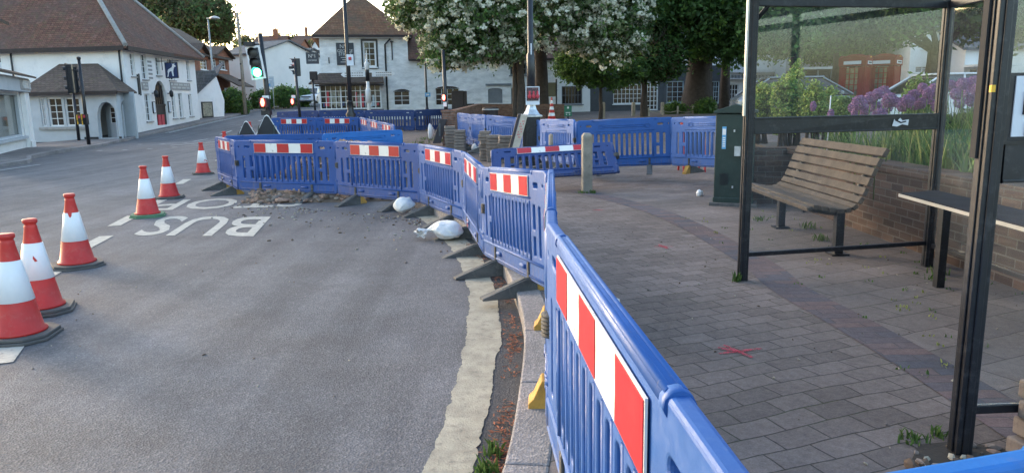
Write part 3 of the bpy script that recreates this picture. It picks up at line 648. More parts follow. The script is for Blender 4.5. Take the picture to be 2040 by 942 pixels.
# porch
PF = Fac((-21.9, 36.25), (-19.35, 35.95)); pl, pr = PF.q(62, 240)[0], PF.q(237, 240)[0]
PF = Fac(tuple(PF.T(pl, 0, 0))[:2], tuple(PF.T(pr, 0, 0))[:2]); pz = 2.34
ws = [PF.rect(77, 196, 86, 252), PF.rect(92, 195, 121, 252), PF.rect(126, 195, 156, 251)]; ad = PF.rect(190, 203, 230, 275, .8)
ws = [(max(.22, ws[0][0]), )+ws[0][1:]]+ws[1:]
w = MB('pale_grey_paint'); wall_plate(w, PF.T, [(0, -.9), (PF.L, -.9), (PF.L, pz), (0, pz)], ws+[ad], .22)
SF = Fac(tuple(PF.T(PF.L, 0, 0))[:2], (-19.45, 38.6)); wall_plate(w, SF.T, [(.22, -.9), (SF.L, -.9), (SF.L, pz), (.22, pz)], [(.55, SF.L-.45, 0, 1.95, .5)], .2)
w.T = PF.T; w.b(.0, .2, .22, 2.6, -.9, pz); w.b(PF.L*.66, PF.L, 1.3, 1.4, -.9, pz); pw = w.build('porch_wall', pub)
window(pub, PF.T, ws[0], 2, 4, fr=.05, sill=False); window(pub, PF.T, ws[1], 2, 4, fr=.06, sill=False); window(pub, PF.T, ws[2], 2, 4, fr=.06, sill=False)
s = MB('sign_grey'); s.T = PF.T; s.b(ws[0][0]-.1, ws[2][1]+.25, -.12, -.002, ws[1][2]-.16, ws[1][2]-.04); s.build('sill', pub)
d = MB(['pale_grey_paint']); d.T = PF.T; d.b(ad[0], ad[0]+.75, .9, .96, -.1, 1.75); dd = d.build('door', pub)
g_ = MB(['window_glass', 'white_paint']); g_.T = PF.T; g_.b(ad[0]+.1, ad[0]+.65, .88, .898, .85, 1.6)
for i in range(3): g_.b(ad[0]+.1+i*.27, ad[0]+.13+i*.27, .865, .879, .85, 1.6, 1)
for i in range(4): g_.b(ad[0]+.1, ad[0]+.66, .866, .877, .84+i*.25, .87+i*.25, 1)
g_.build('pane', dd)
p = MB('black_plinth'); p.T = PF.T; p.b(-.02, ad[0]-.1, -.04, -.001, -.9, -.0); p.b(ad[0]-.75, ad[0]-.02, -.06, -.042, -.5, .22); p.b(ad[1]+.01, PF.L+.04, -.04, -.001, -.5, .22)
p.T = SF.T; p.b(0, .53, -.03, -.001, -.5, .22); p.build('plinth', pub)
r = MB('brown_tiles'); e1, e2 = PF.T(-.35, -.35, pz+.02), PF.T(PF.L+.35, -.35, pz+.02); e3 = Vector((-19.1, 38.6, pz+.02)); e0 = PF.T(-.35, 2.7, pz+.02)
t1 = P(118, 128, 38.85); t2 = P(195, 127, 38.65)
roof_poly(r, [e1, e2, t2, t1], .08); roof_poly(r, [e2, e3, t2], .08); roof_poly(r, [e0, e1, t1], .08); r.build('porch_roof', pub)
f = MB('dark_timber'); f.T = PF.T; f.b(-.3, PF.L+.3, -.4, -.34, pz-.12, pz+.04); f.build('eaves_board', pub)
bst = MB('wood_grey'); q = G(236, 277); bst.box((q.x, q.y, gz(q.x, q.y)+.55), (.22, .22, .9)); tag(bst.build('bollard', bevel=.03), 'short weathered post in front of the arched porch of the white inn', 'bollard')
# hanging sign with a white hart
hs = thing('hanging_sign', 'dark blue hanging sign with a white stag on a bracket on the white inn wall', 'sign', tuple(P(343, 140, 43)))
ss = MB('black_metal'); c0 = P(343, 140, 43); 
X0, X1 = P(329, 126, 43), P(355, 155, 43); ss.tube([(c0.x-.85, 43, X0.z+.1), (X1.x+.1, 43, X0.z+.1)], .025, 6); ss.tube([(X0.x+.1, 43, X0.z+.1), (X0.x+.1, 43, X0.z-.02)], .012, 5); ss.tube([(X1.x-.1, 43, X0.z+.1), (X1.x-.1, 43, X0.z-.02)], .012, 5); ss.tube([(c0.x-.55, 43, X0.z-.4), (c0.x-.55, 43, X0.z+.3)], .02, 5); ss.build('bracket', hs)
ss = MB(['black_metal', 'navy']); ss.b(X0.x, X1.x, 42.98, 43.02, X1.z, X0.z, 1)
for a in ((X0.x-.03, X0.x, X1.z-.03, X0.z+.03), (X1.x, X1.x+.03, X1.z-.03, X0.z+.03), (X0.x, X1.x, X1.z-.03, X1.z), (X0.x, X1.x, X0.z, X0.z+.03)): ss.b(a[0], a[1], 42.96, 43.04, a[2], a[3])
bd = ss.build('board', hs)
hart = [(.1, .05), (.2, .08), (.24, .3), (.34, .42), (.5, .44), (.56, .1), (.66, .1), (.64, .42), (.70, .62), (.78, .72), (.9, .74), (.86, .83), (.76, .88), (.82, .98), (.74, .95), (.68, .9), (.58, .97), (.62, .84), (.55, .7), (.38, .62), (.22, .55), (.16, .42), (.18, .3)]
vs, fs = curve_mesh([[(X0.x+(X1.x-X0.x)*a, X1.z+(X0.z-X1.z)*c) for a, c in hart]], .008); m = MB('sleeve_white'); m.add([(x, y+42.968, z) for x, y, z in vs], fs); m.build('emblem', bd)

# ---- the shop at the left edge
sh = thing('corner_shop', 'pale grey shop front with big window and white fascia letters at the left edge', 'building', (-19.4, 30, 0))
S = Fac((-15.7, 21.5), (-19.4, 30.0)); zc = 2.86
gw = S.rect(-60, 182, 36, 282); gw = (.9, gw[1], gw[2], gw[3])
w = MB('render_cool'); wall_plate(w, S.T, [(0, -.6), (S.L, -.6), (S.L, zc-.1), (0, zc-.1)], [gw], .3); w.build('wall', sh)
fr = MB(['pale_grey_paint']); fr.T = S.T; fr.b(gw[0], gw[0]+.08, .05, .16, gw[2], gw[3]); fr.b(gw[1]-.08, gw[1], .05, .16, gw[2], gw[3]); fr.b(gw[0]+.08, gw[1]-.08, .05, .16, gw[3]-.09, gw[3]); fr.b(gw[0]+.08, gw[1]-.08, .05, .16, gw[2], gw[2]+.07); fr.b(gw[0]-.1, gw[1]+.1, -.14, .0, gw[2]-.1, gw[2]); fo = fr.build('window', sh)
gg = MB('shop_glass'); gg.T = S.T; gg.b(gw[0]+.02, gw[1]-.02, .17, .19, gw[2], gw[3]); gg.build('pane', fo)
cl_ = MB('render_cool'); px_ = S.q(50, 250)[0]; cl_.T = S.T
cl_.b(px_-.28, px_+.28, -.18, -.002, -.5, zc-.62); cl_.b(px_-.34, px_+.34, -.24, -.182, -.5, .35); cl_.b(px_+.32, S.L+.1, -.2, -.002, -.5, zc-.62); cl_.build('pilaster', sh, bevel=.02)
fa = MB(['pale_grey_paint', 'lettering']); fa.T = S.T; fa.b(0, S.L+.12, -.26, -.01, zc-.6, zc-.08); z_ = zc-.34
vs, fs = text_geo('OFFICE', .46, .02, 1.); wd = max(v[0] for v in vs)-min(v[0] for v in vs); xe = S.q(44, 170)[0]
fab = fa.build('fascia', sh)
tx = MB('sleeve_white'); bgd = MB('sign_grey'); bgd.T = S.T; bgd.b(xe-wd-.5, xe+.12, -.275, -.262, z_-.2, z_+.2); bgd.build('name_board', fab)
tx.add([S.T(v[0]+xe-wd/2-.1, v[1]-.29, v[2]+z_) for v in vs], fs); tx.build('lettering', fab)
ca = MB('brown_tiles'); ca.prism([S.T(-.1, -.5, zc), S.T(S.L+.3, -.5, zc), S.T(S.L+.3, .2, zc+.22), S.T(-.1, .2, zc+.22)], (0, 0, -.07)); ca.build('canopy', sh)
up = MB('render_white'); xr = S.q(5, 100)[0]; up.T = S.T; up.b(.0, xr, .1, 5, zc+.2, 4.75); up.b(0, S.L-.05, 5., 5.2, -.5, 4.7); up.build('wall', sh)
f = MB('dark_timber'); f.T = S.T; xw = S.q(1, 100)[0]; f.b(xw-.9, xw, .04, .098, zc+.4, 4.4); f.build('window', sh)
r = MB('brown_tiles'); r.prism([S.T(-.1, -.25, 4.72), S.T(xr+.35, -.25, 4.72), S.T(xr+.35, 2.5, 5.9), S.T(-.1, 2.5, 5.9)], (0, 0, -.12)); r.build('roof', sh)

# ---- tall white house with a pyramid roof and its long low wing
geo = thing('inn', 'white brick house with steep rust-coloured pyramid roof, tiled shop bay and long low wing', 'building', (-10.45, 42, gz(-10.45, 42)))
W = Fac((-10.45, 42), (-5.69, 43)); gt = W.q(720, 73)[1]; xt = W.q(812, 90)[0]; lo = W.q(900, 119)[1]; xe = W.q(1112, 130)[0]
sash = W.rect(722, 82, 748, 134); bay = W.rect(636, 168, 758, 218)
ow = [W.rect(783, 178, 817, 211, .16), W.rect(866, 172, 916, 211, .18), W.rect(866, 124, 882, 147), W.rect(972, 176, 1001, 206, .1), W.rect(1016, 126, 1050, 150), W.rect(1018, 172, 1052, 214, .15)]
outer = [(0, -.6), (xe, -.6), (xe, lo), (xt, lo), (xt, gt), (0, gt)]
w = MB('white_brick'); wall_plate(w, W.T, outer, [sash, bay]+ow, .3); w.T = W.T
w.b(0.002, .3, .302, 7.5, -.6, gt); w.b(.3, xe-.002, 7.2, 7.5, -.6, lo); w.b(xt-.3, xt-.002, .302, 7.2, lo+.01, gt); w.b(.3, xt-.3, 7.2, 7.5, lo+.01, gt); w.b(xe-.3, xe-.002, .302, 7.2, -.6, lo); w.build('wall', geo)
window(geo, W.T, sash, 2, 4, fr=.09, depth=.05)
e = MB('black_metal'); e.T = W.T; x0, x1, z0, z1 = sash
for a in ((x0-.1, x0, z0-.1, z1+.1), (x1, x1+.1, z0-.1, z1+.1), (x0, x1, z1, z1+.1), (x0, x1, z0-.12, z0-.075)): e.b(a[0], a[1], -.03, -.001, a[2], a[3])
e.build('window_surround', geo)
for k, (o, c, rr_) in enumerate(zip(ow, (2, 4, 2, 1, 2, 2), (3, 3, 2, 1, 2, 2))):
    if k == 3:
        q = MB(['grey_paint']); q.T = W.T; q.b(o[0], o[1], .06, .1, o[2], o[3]); q.build('blind_panel', geo)
    else: window(geo, W.T, o, c, rr_, fr=.07, depth=.06, surround='dark_timber' if k < 2 else None, fm='white_paint' if k < 3 else 'grey_paint', sill=k > 1)
x0, x1, z0, z1 = bay
bwm = MB(['black_metal', 'white_paint']); bwm.T = W.T; bwm.b(x0-.1, x1+.1, -.5, -.002, z0-.12, z0-.02)
fo = window(geo, lambda x, y, z: W.T(x, y-.5, z), (x0, x1, z0, z1), 12, 4, fr=.07, bar=.035, depth=.05, sill=False, mull=4)
for xx in (x0, x1-.06): bwm.b(xx, xx+.06, -.4, .0, z0, z1, 1)
bwm.build('bay_frame', geo)
gd = MB(['mark_red', 'sign_pale', 'poster_colour', 'navy', 'leaf_brown']); rr = random.Random(4); gd.T = W.T                # goods on show behind the bay
gm = MATS['window_glass']
for i in range(26):
    xx = x0+.15+i*(x1-x0-.3)/26; 
    gd.b(xx, xx+.11, -.444, -.432, z0+.1+rr.random()*.2, z0+.3+rr.random()*.8, rr.randrange(5))
gd.build('shop_display', fo)
q1, q2 = W.q(618, 160), W.q(760, 160); zt_, zb_ = W.q(690, 150)[1], W.q(690, 166)[1]
r = MB(['brown_tiles']); r.prism([W.T(q1[0]-.05, -.95, zb_), W.T(x1+.15, -.95, zb_), W.T(x1+.15, 0, zt_+.12), W.T(x0+.05, 0, zt_+.12)], (0, 0, -.08)); r.build('bay_roof', geo)
e = MB('dark_timber'); e.T = W.T; e.b(x0-.2, x1+.15, -.9, -.002, zb_-.16, zb_-.1); e.build('bay_soffit', geo)
r = MB('clay_tiles_orange'); apx = P(712, -14, 46.2); a0 = W.T(-.35, -.35, gt+.05); a1 = W.T(xt+.3, -.35, gt+.05); a2 = W.T(xt+.3, 7.8, gt+.05); a3 = W.T(-.35, 7.8, gt+.05); ap2 = apx+Vector((-.2, 2., 0))
roof_poly(r, [a0, a1, apx]); roof_poly(r, [a1, a2, ap2, apx]); roof_poly(r, [a2, a3, ap2]); roof_poly(r, [a3, a0, apx, ap2]); r.build('roof', geo)
e = MB(['dark_timber', 'white_paint']); e.T = W.T; e.b(-.3, xt+.25, -.4, -.34, gt-.06, gt+.06); e.b(-.3, xt+.2, -.33, -.002, gt-.09, gt-.07, 1); e.build('eaves_board', geo)
r = MB('clay_tiles'); b0, b1 = W.T(xt, -.3, lo+.03), W.T(xe+.3, -.3, lo+.03); b2, b3 = W.T(xe+.3, 3.7, lo+2.9), W.T(xt, 3.7, lo+2.9); b4, b5 = W.T(xe+.3, 7.7, lo+.03), W.T(xt, 7.7, lo+.03)
roof_poly(r, [b0, b1, b2, b3]); roof_poly(r, [b3, b2, b4, b5]); r.build('roof', geo)
e = MB('dark_timber'); e.T = W.T; e.b(xt+.01, xe+.2, -.35, -.29, lo-.07, lo+.03); e.build('eaves_board', geo)
xp = W.q(768, 120)[0]; m = MB('black_metal'); m.T = W.T; m.tube([(xp, -.08, -.3), (xp, -.08, gt-.45), (xp+.3, -.2, gt-.15)], .05, 6); m.build('downpipe', geo)
x0, x1, z0, z1 = W.rect(669, 86, 704, 130); s = MB(['slate_paint', 'lettering']); s.T = W.T; s.b(x0, x1, -.05, -.004, z0, z1); sb = s.build('wall_sign', geo)
s = MB('lettering'); cx_ = (x0+x1)/2; hh = z1-z0
text_on(s, W.T, 'N\u00ba 1', cx_, z1-.17*hh, .30, -.055); text_on(s, W.T, 'GEORGE', cx_, z1-.37*hh, .22, -.055); text_on(s, W.T, 'STREET', cx_, z1-.52*hh, .22, -.055)
s.T = W.T
for i, wd in enumerate((.5, .35, .55)): s.b(cx_-wd*.5, cx_+wd*.5, -.056, -.051, z0+hh*(.32-i*.1), z0+hh*(.345-i*.1))
s.build('lettering', sb)
m = MB('black_metal'); m.T = W.T
x, z1_ = W.q(655, 115); _, z0_ = W.q(655, 127); m.b(x-.03, x+.03, -.04, -.002, z0_, z1_); m.build('wall_tie', geo)
m = MB('black_metal'); m.T = W.T; x, z1_ = W.q(780, 82); _, z0_ = W.q(780, 120); m.b(x-.03, x+.03, -.04, -.002, z0_, z1_)
x, z = W.q(780, 84); m.b(x-.1, x+.1, -.2, -.041, z-.03, z+.03); m.build('wall_bracket', geo)
x0, z0 = W.q(790, 147); x1, _ = W.q(813, 147)
# entrance wing posts and lintel of the low wing
l = MB('grey_paint'); l.T = W.T; q = W.rect(967, 167, 1018, 171); l.b(q[0], q[1], -.08, -.002, q[2], q[3]); l.build('lintel', geo)
# hanging sign on the left side of that house
o_ = P(623, 118, 42.6); hg = thing('hanging_sign', 'grey hanging sign reading No 1 on the left corner of the white brick house', 'sign', tuple(o_))
x0, x1 = P(610, 118, 42.6).x, P(635, 118, 42.6).x; z1, z0 = P(610, 105, 42.6).z, P(610, 128, 42.6).z
m = MB('slate_paint'); m.b(x0, x1, 42.57, 42.63, z0, z1); bd = m.build('board', hg)
m = MB('lettering'); text_on(m, lambda x, y, z: Vector((x, y+42.56, z)), 'N\u00ba1', (x0+x1)/2, z0+(z1-z0)*.66, .27); text_on(m, lambda x, y, z: Vector((x, y+42.56, z)), 'GEORGE', (x0+x1)/2, z0+(z1-z0)*.3, .13); m.build('lettering', bd)
m = MB('black_metal'); m.tube([(x0-.05, 42.6, z1+.1), (x1+.12, 42.6, z1+.1)], .02, 6); m.tube([((x0+x1)/2, 42.6, z1+.1), ((x0+x1)/2, 42.6, z1+.5)], .015, 5); m.tube([(x0+.08, 42.6, z1), (x0+.08, 42.6, z1+.1)], .01, 5); m.tube([(x1-.08, 42.6, z1), (x1-.08, 42.6, z1+.1)], .01, 5); m.build('bracket', hg)

# ---- generic gabled houses farther off
def house(name, label, p0, p1, depth, ze, zr, wmat, rmat, wins=(), ridge='x', hipl=0, hipr=0, base=None, over=.3, chim=(), wc=(2, 3), cat='building'):
    zb = gz(*p0[:2]) if base is None else base; Fh = Fac(p0, p1)
    h = thing(name, label, cat, (p0[0], p0[1], zb)); L = Fh.L; T = Fh.T
    w = MB(wmat); rects = [Fh.rect(*q) if max(q) > 30 else q for q in wins]
    outer = [(0, zb-1), (L, zb-1), (L, ze), (0, ze)]
    if ridge == 'y': outer = [(0, zb-1), (L, zb-1), (L, ze), (L/2, zr), (0, ze)]
    wall_plate(w, T, outer, rects, .25); w.T = T
    w.b(.001, .25, .251, depth, zb-1, ze); w.b(L-.25, L-.001, .251, depth, zb-1, ze); w.b(.25, L-.25, depth-.25, depth, zb-1, ze)
    if ridge == 'x':
        for xx in (.001, L-.251):
            if (xx < 1 and not hipl) or (xx > 1 and not hipr): w.prism([(xx, .0, ze), (xx, depth, ze), (xx, depth/2, zr-.12)], (.25, 0, 0))
    w.build('wall', h)
    for q in rects: window(h, T, q, *wc, fr=.05, depth=.06)
    r = MB(rmat)
    if ridge == 'x':
        a, b, c, d = T(-over, -over, ze), T(L+over, -over, ze), T(L+over, depth+over, ze), T(-over, depth+over, ze); e, f = T(hipl-(0 if hipl else over), depth/2, zr), T(L-hipr+(0 if hipr else over), depth/2, zr)
        roof_poly(r, [a, b, f, e]); roof_poly(r, [d, c, f, e][::-1])
        if hipl: roof_poly(r, [d, a, e])
        if hipr: roof_poly(r, [b, c, f])
    else:
        a, b, c, d = T(-over, -over, ze-.1), T(L+over, -over, ze-.1), T(L+over, depth, ze-.1), T(-over, depth, ze-.1); e, f = T(L/2, -over, zr+.1), T(L/2, depth, zr+.1)
        roof_poly(r, [a, e, f, d]); roof_poly(r, [e, b, c, f])
    rf = r.build('roof', h)
    for cx_, cy_, hh in chim:
        c = MB('brick_house'); c.T = T; c.b(cx_-.35, cx_+.35, cy_-.3, cy_+.3, ze, zr+hh); c.b(cx_-.42, cx_+.42, cy_-.37, cy_+.37, zr+hh, zr+hh+.12); c.T = None
        c.lathe(T(cx_, cy_, zr+hh+.12), [(.13, 0), (.11, .35)], 8); c.build('chimney', rf)
    return h, Fh
def zat(px, py, Y): return P(px, py, Y).z
def xat(px, Y): return P(px, 200, Y).x
# white lean-to with a slate roof beside the inn
p0 = (xat(391, 50), 50); p1 = (xat(447, 52), 52)
h_, Fh = None, Fac(p0, p1); st = thing('outbuilding', 'small white outbuilding with a steep slate lean-to roof and a framed poster beside the inn', 'building', (p0[0], p0[1], .6))
pts = [Fh.q(391, 190), Fh.q(431, 153), Fh.q(447, 200), Fh.q(447, 240), Fh.q(391, 246)]
w = MB('render_cool'); wall_plate(w, Fh.T, [(a, b) for a, b in pts[::-1]][0:0]+[(pts[4][0], pts[4][1]), (pts[3][0], pts[3][1]), (pts[2][0], pts[2][1]), (pts[1][0], pts[1][1]), (pts[0][0], pts[0][1])], [], .2); w.build('wall', st)
r = MB('slate'); a = Fh.T(pts[0][0]-.25, -.15, pts[0][1]-.1); b = Fh.T(pts[1][0], -.15, pts[1][1]+.12); c = b+Vector((-1.2, 4.5, 1.0)); d = a+Vector((-1.2, 4.5, 1.5)); r.prism([a, b, c, d], (0, 0, .12))
r.prism([P(384, 141, 49.4), P(428, 141, 51.5), Fh.T(pts[1][0], .0, pts[1][1]+.1), Fh.T(pts[0][0]-.2, .0, pts[0][1])], (0, .15, 0)); r.build('roof', st)
x0, x1, z0, z1 = Fh.rect(400, 203, 422, 235); m = MB(['black_metal', 'poster_colour']); m.T = Fh.T; m.b(x0, x1, -.06, -.002, z0, z1); m.b(x0+.08, x1-.08, -.07, -.062, z0+.1, z1-.08, 1); m.build('poster_case', st)
# brick house with gabled dormers
Y0, Y1 = 54., 66.; bp0 = (xat(362, Y0), Y0); bp1 = (xat(462, Y1), Y1)
ze_ = zat(462, 119, Y1)
bh, BF = house('brick_house', 'red brick house with brown roof and pointed gabled dormers behind the small white outbuilding', bp0, bp1, 8, ze_, ze_+2.6, 'brick_house', 'brown_tiles', [(398, 118, 412, 139), (422, 118, 430, 139), (436, 121, 449, 139)], base=.8)
for l, r_, pk in ((383, 413, 86), (424, 458, 92)):
    x0, x1 = BF.q(l, 110)[0], BF.q(r_, 110)[0]; zz = BF.q((l+r_)/2, 110)[1]; zp = BF.q((l+r_)/2, pk)[1]
    dm = MB('brown_tiles'); mid = (x0+x1)/2
    dm.prism([BF.T(x0-.2, -.4, zz-.1), BF.T(mid, -.4, zp), BF.T(mid, 3, zp), BF.T(x0-.2, 3, zz-.1)], (0, 0, -.12)); dm.prism([BF.T(mid, -.4, zp), BF.T(x1+.2, -.4, zz-.1), BF.T(x1+.2, 3, zz-.1), BF.T(mid, 3, zp)], (0, 0, -.12)); dq = dm.build('dormer_roof', bh)
    dw = MB('brick_house'); dw.prism([BF.T(x0, -.05, zz-.3), BF.T(x1, -.05, zz-.3), BF.T(x1, -.05, zz-.1), BF.T(mid, -.05, zp-.15), BF.T(x0, -.05, zz-.1)], BF.n*.15); dw.build('gable', dq)
x0, x1, z0, z1 = BF.rect(432, 157, 474, 172)
r = MB('brown_tiles'); r.prism([BF.T(x0-.3, -1.8, z0), BF.T(BF.L+.6, -1.8, z0), BF.T(BF.L+.1, -.01, z1+.35), BF.T(x0-.3, -.01, z1+.35)], (0, 0, -.12)); r.build('porch_roof', bh)
gl = MB(['window_glass', 'white_paint']); gl.T = BF.T; q = BF.rect(446, 176, 462, 190); gl.b(q[0], q[1], -.05, -.002, q[2], q[3])
for i in range(4): xx = q[0]+(q[1]-q[0])*i/3; gl.b(xx-.04, xx+.04, -.08, -.052, q[2], q[3], 1)
gl.build('window', bh)
def far(name, label, l, r_, Y0, Y1, eave, rpx, wm, rm, depth=8, **k):
    p0 = (xat(l, Y0), Y0); p1 = (xat(r_, Y1), Y1); ze = zat((l+r_)/2, eave, (Y0+Y1)/2); zr = zat((l+r_)/2, rpx, (Y0+Y1)/2+depth/2)
    return house(name, label, p0, p1, depth, ze, zr, wm, rm, **k)
far('white_house', 'tall plain white gabled house with a slate roof behind the utility pole', 445, 512, 72, 70, 108, 84, 'render_cream', 'slate', 9, base=1.3)
far('white_house', 'white house with slate roof and black downpipe directly behind the green traffic light', 500, 580, 80, 78, 121, 99, 'render_white', 'slate', 8, base=1.6)
h_, Fh = far('terraced_house', 'white gable-ended terrace with brown porches running up the hill beyond the red signal', 582, 641, 79, 100, 130, 108, 'render_white', 'brown_tiles', 7, wins=[(596, 140, 599, 158), (608, 142, 611, 158), (619, 144, 622, 160), (630, 146, 633, 160)], base=1.9, wc=(1, 2))
for l, r_ in ((602, 610), (622, 632)):
    x0, x1, z0, z1 = Fh.rect(l, 160, r_, 180); m = MB(['brown_tiles', 'brick_house']); m.T = Fh.T; m.b(x0, x1, -1.4, -.002, z1-2.2, z0+.2, 1); m.prism([(x0-.3, -1.9, z0+.2), (x1+.3, -1.9, z0+.2), (x1+.3, -.003, z1), (x0-.3, -.003, z1)], (0, 0, .1)); m.build('porch', h_)
far('white_house', 'distant white house with its gable end facing the road above the hanging sign', 612, 665, 128, 128, 118, 84, 'render_white', 'brown_tiles', 12, ridge='y', base=3.)
far('red_roofed_house', 'distant house with long red-brown roof above the second white house', 505, 562, 118, 118, 100, 72, 'brick_house', 'clay_tiles', 10, base=3, chim=((3, 4, .8),))
far('red_roofed_house', 'distant low red-roofed house with one chimney, below the hilltop house', 538, 600, 150, 150, 96, 78, 'brick_house', 'clay_tiles', 10, base=4)
far('hilltop_house', 'small hilltop house with a double white-edged gable on the skyline', 590, 622, 210, 210, 84, 71, 'brick_house', 'clay_tiles', 9, base=8, chim=((3, 4, 2.),))
far('brown_roofed_house', 'house with broad grey-brown roof between the inn and the brick house', 330, 400, 66, 72, 96, 50, 'brick_house', 'brown_tiles', 12, base=1.2)

# ---- row of dark painted shops on the far side of the square
sp0, sp1 = (xat(1092, 49), 49.), (xat(1492, 54), 54.); SFc = Fac(sp0, sp1)
def shop_unit(label, l, r_, wm, eave, wins, doors=(), wc=(5, 4), upper='render_white', rz=3.0, wmf='white_paint'):
    x0, x1 = SFc.q(l, 200)[0], SFc.q(r_, 200)[0]; T0 = SFc.T(x0, 0, 0); T1 = SFc.T(x1-.01, 0, 0); Fs = Fac(T0[:2], T1[:2]); zb = gp(T0.x, T0.y)
    s = thing('shop_building', label, 'building', (T0.x, T0.y, zb)); ze = Fs.q((l+r_)/2, eave)[1]; wr = [Fs.rect(*q) for q in wins]; dw = [Fs.rect(*q) for q in doors]
    w = MB([wm, upper]); wall_plate(w, Fs.T, [(0, zb-.6), (Fs.L, zb-.6), (Fs.L, zb+3.), (0, zb+3.)], [q for q in wr if q[3] < zb+3]+dw, .25)
    wall_plate(w, Fs.T, [(0, zb+3.002), (Fs.L, zb+3.002), (Fs.L, ze+2), (0, ze+2)], [q for q in wr if q[3] >= zb+3], .25, 1); w.T = Fs.T; w.b(0, .24, .26, 8, zb-.5, ze+2); w.b(Fs.L-.24, Fs.L, .26, 8, zb-.5, ze+2); w.b(.24, Fs.L-.24, 7.8, 8, zb-.5, ze+2); w.build('wall', s)
    for q in wr: window(s, Fs.T, q, *wc, fr=.06, depth=.05, fm=wmf)
    for q in dw:
        f = MB([wmf]); f.T = Fs.T
        for xx in (q[0], q[1]-.08): f.b(xx, xx+.08, .05, .12, q[2], q[3])
        for i in range(1, 3): xx = q[0]+(q[1]-q[0])*i/3; f.b(xx-.02, xx+.02, .054, .11, q[2]+.1, q[3]-.08)
        for i in range(7): zz = q[2]+(q[3]-q[2]-.08)*i/6; f.b(q[0]+.08, q[1]-.08, .052, .112, zz, zz+(.08 if i in (0, 6) else .035))
        fo = f.build('door', s); g = MB('window_glass'); g.T = Fs.T; g.b(q[0], q[1], .122, .14, q[2], q[3]); g.build('pane', fo)
    r = MB('clay_tiles'); r.prism([Fs.T(0, -.3, ze+2), Fs.T(Fs.L-.02, -.3, ze+2), Fs.T(Fs.L-.02, 4, ze+5), Fs.T(0, 4, ze+5)], (0, 0, -.12)); r.prism([Fs.T(0, 4, ze+5), Fs.T(Fs.L-.02, 4, ze+5), Fs.T(Fs.L-.02, 8.3, ze+2), Fs.T(0, 8.3, ze+2)], (0, 0, -.12)); r.build('roof', s)
    return s, Fs
shop_unit('white cottage shop with a dark small-paned window beside the noticeboard', 1093, 1176, 'render_white', 110, [(1119, 172, 1160, 208)], wc=(6, 2), wmf='grey_paint')
shop_unit('dark grey shop with a wide white small-paned window behind the rope-fence posts', 1176, 1322, 'slate_paint', 110, [(1222, 168, 1280, 207)], [(1289, 163, 1312, 220)], wc=(7, 4))
shop_unit('dark navy shop front with tall paned windows right behind the biggest tree trunk', 1322, 1448, 'slate_paint', 110, [(1329, 162, 1363, 205), (1418, 162, 1434, 205)], wc=(3, 4), wmf='sign_pale')
s_, Fs = shop_unit('white-fronted shop with a dentilled cornice and upper sash window left of the shelter', 1448, 1560, 'render_white', 100, [(1453, 168, 1472, 208), (1500, 168, 1530, 208), (1452, 112, 1466, 133)], wc=(3, 4))
x0, x1, z0, z1 = Fs.rect(1449, 143, 1546, 158); m = MB(['white_paint', 'black_metal']); m.T = Fs.T; m.b(x0, x1, -.35, -.002, z0, z1); m.b(x0-.1, x1+.1, -.55, -.351, z1-.08, z1+.12)
for i in range(34): xx = x0+.05+i*(x1-x0-.1)/34; m.b(xx, xx+.06, -.36, -.3515, z0+.05, z0+.28, 1)
m.build('cornice', s_)
# ---- buildings seen through the shelter, across the road to the right
def rb(name, label, l, r_, Y0, Y1, eave, rpx, wm, rm, **k): return far(name, label, l, r_, Y0, Y1, eave, rpx, wm, rm, base=.7, **k)
rb('brick_building', 'narrow red brick building just right of the telephone boxes', 1774, 1806, 44, 44, 60, 5, 'brick_house', 'brown_tiles')
rb('white_building', 'pale rendered building half hidden by foliage behind the low white fascia', 1562, 1770, 52, 52, 70, 5, 'pale_grey_paint', 'brown_tiles', wins=[(1610, 95, 1622, 118), (1650, 95, 1662, 118)])
h_, Fh = rb('white_building', 'white building with dark-framed windows behind the pale car, right of the telephone boxes', 1806, 1905, 42, 42, 60, 0, 'render_white', 'slate', wins=[(1824, 133, 1853, 145), (1838, 78, 1850, 98), (1868, 85, 1880, 110)])
h_, Fh = rb('white_building', 'low white building with flat pale canopy and glass doors seen between the right shelter posts', 1915, 2060, 40, 40, 95, 40, 'render_white', 'slate', wins=[(1932, 137, 1950, 170), (1954, 137, 1976, 175)], wc=(1, 1))
x0, x1, z0, z1 = Fh.rect(1918, 130, 2000, 134); m = MB('white_paint'); m.T = Fh.T; m.b(x0, x1, -1.4, -.002, z0, z1); m.build('canopy', h_)
h_ = thing('garage_building', 'low building with a long white fascia left of the telephone boxes, behind the grey car', 'building', (xat(1600, 38), 38, .7))
x0, x1 = xat(1592, 38), xat(1680, 38); z1, z0 = zat(1640, 134, 38), zat(1640, 138.5, 38); m = MB('white_paint'); m.b(x0, x1, 37.6, 38.4, z0, z1); m.build('fascia', h_)
m = MB(['slate_paint']); m.b(x0, x1, 38.41, 40, .5, z0); m.build('wall', h_); m = MB('grey_metal')
for i in range(4): xx = x0+.1+i*(x1-x0-.2)/3; m.tube([(xx, 37.8, .6), (xx, 37.8, z0)], .05, 6)
m.build('post', h_)
m = MB('window_glass'); m.b(xat(1657, 38), xat(1672, 38), 38.38, 38.40, 1.5, 2.6); m.build('pane', h_)
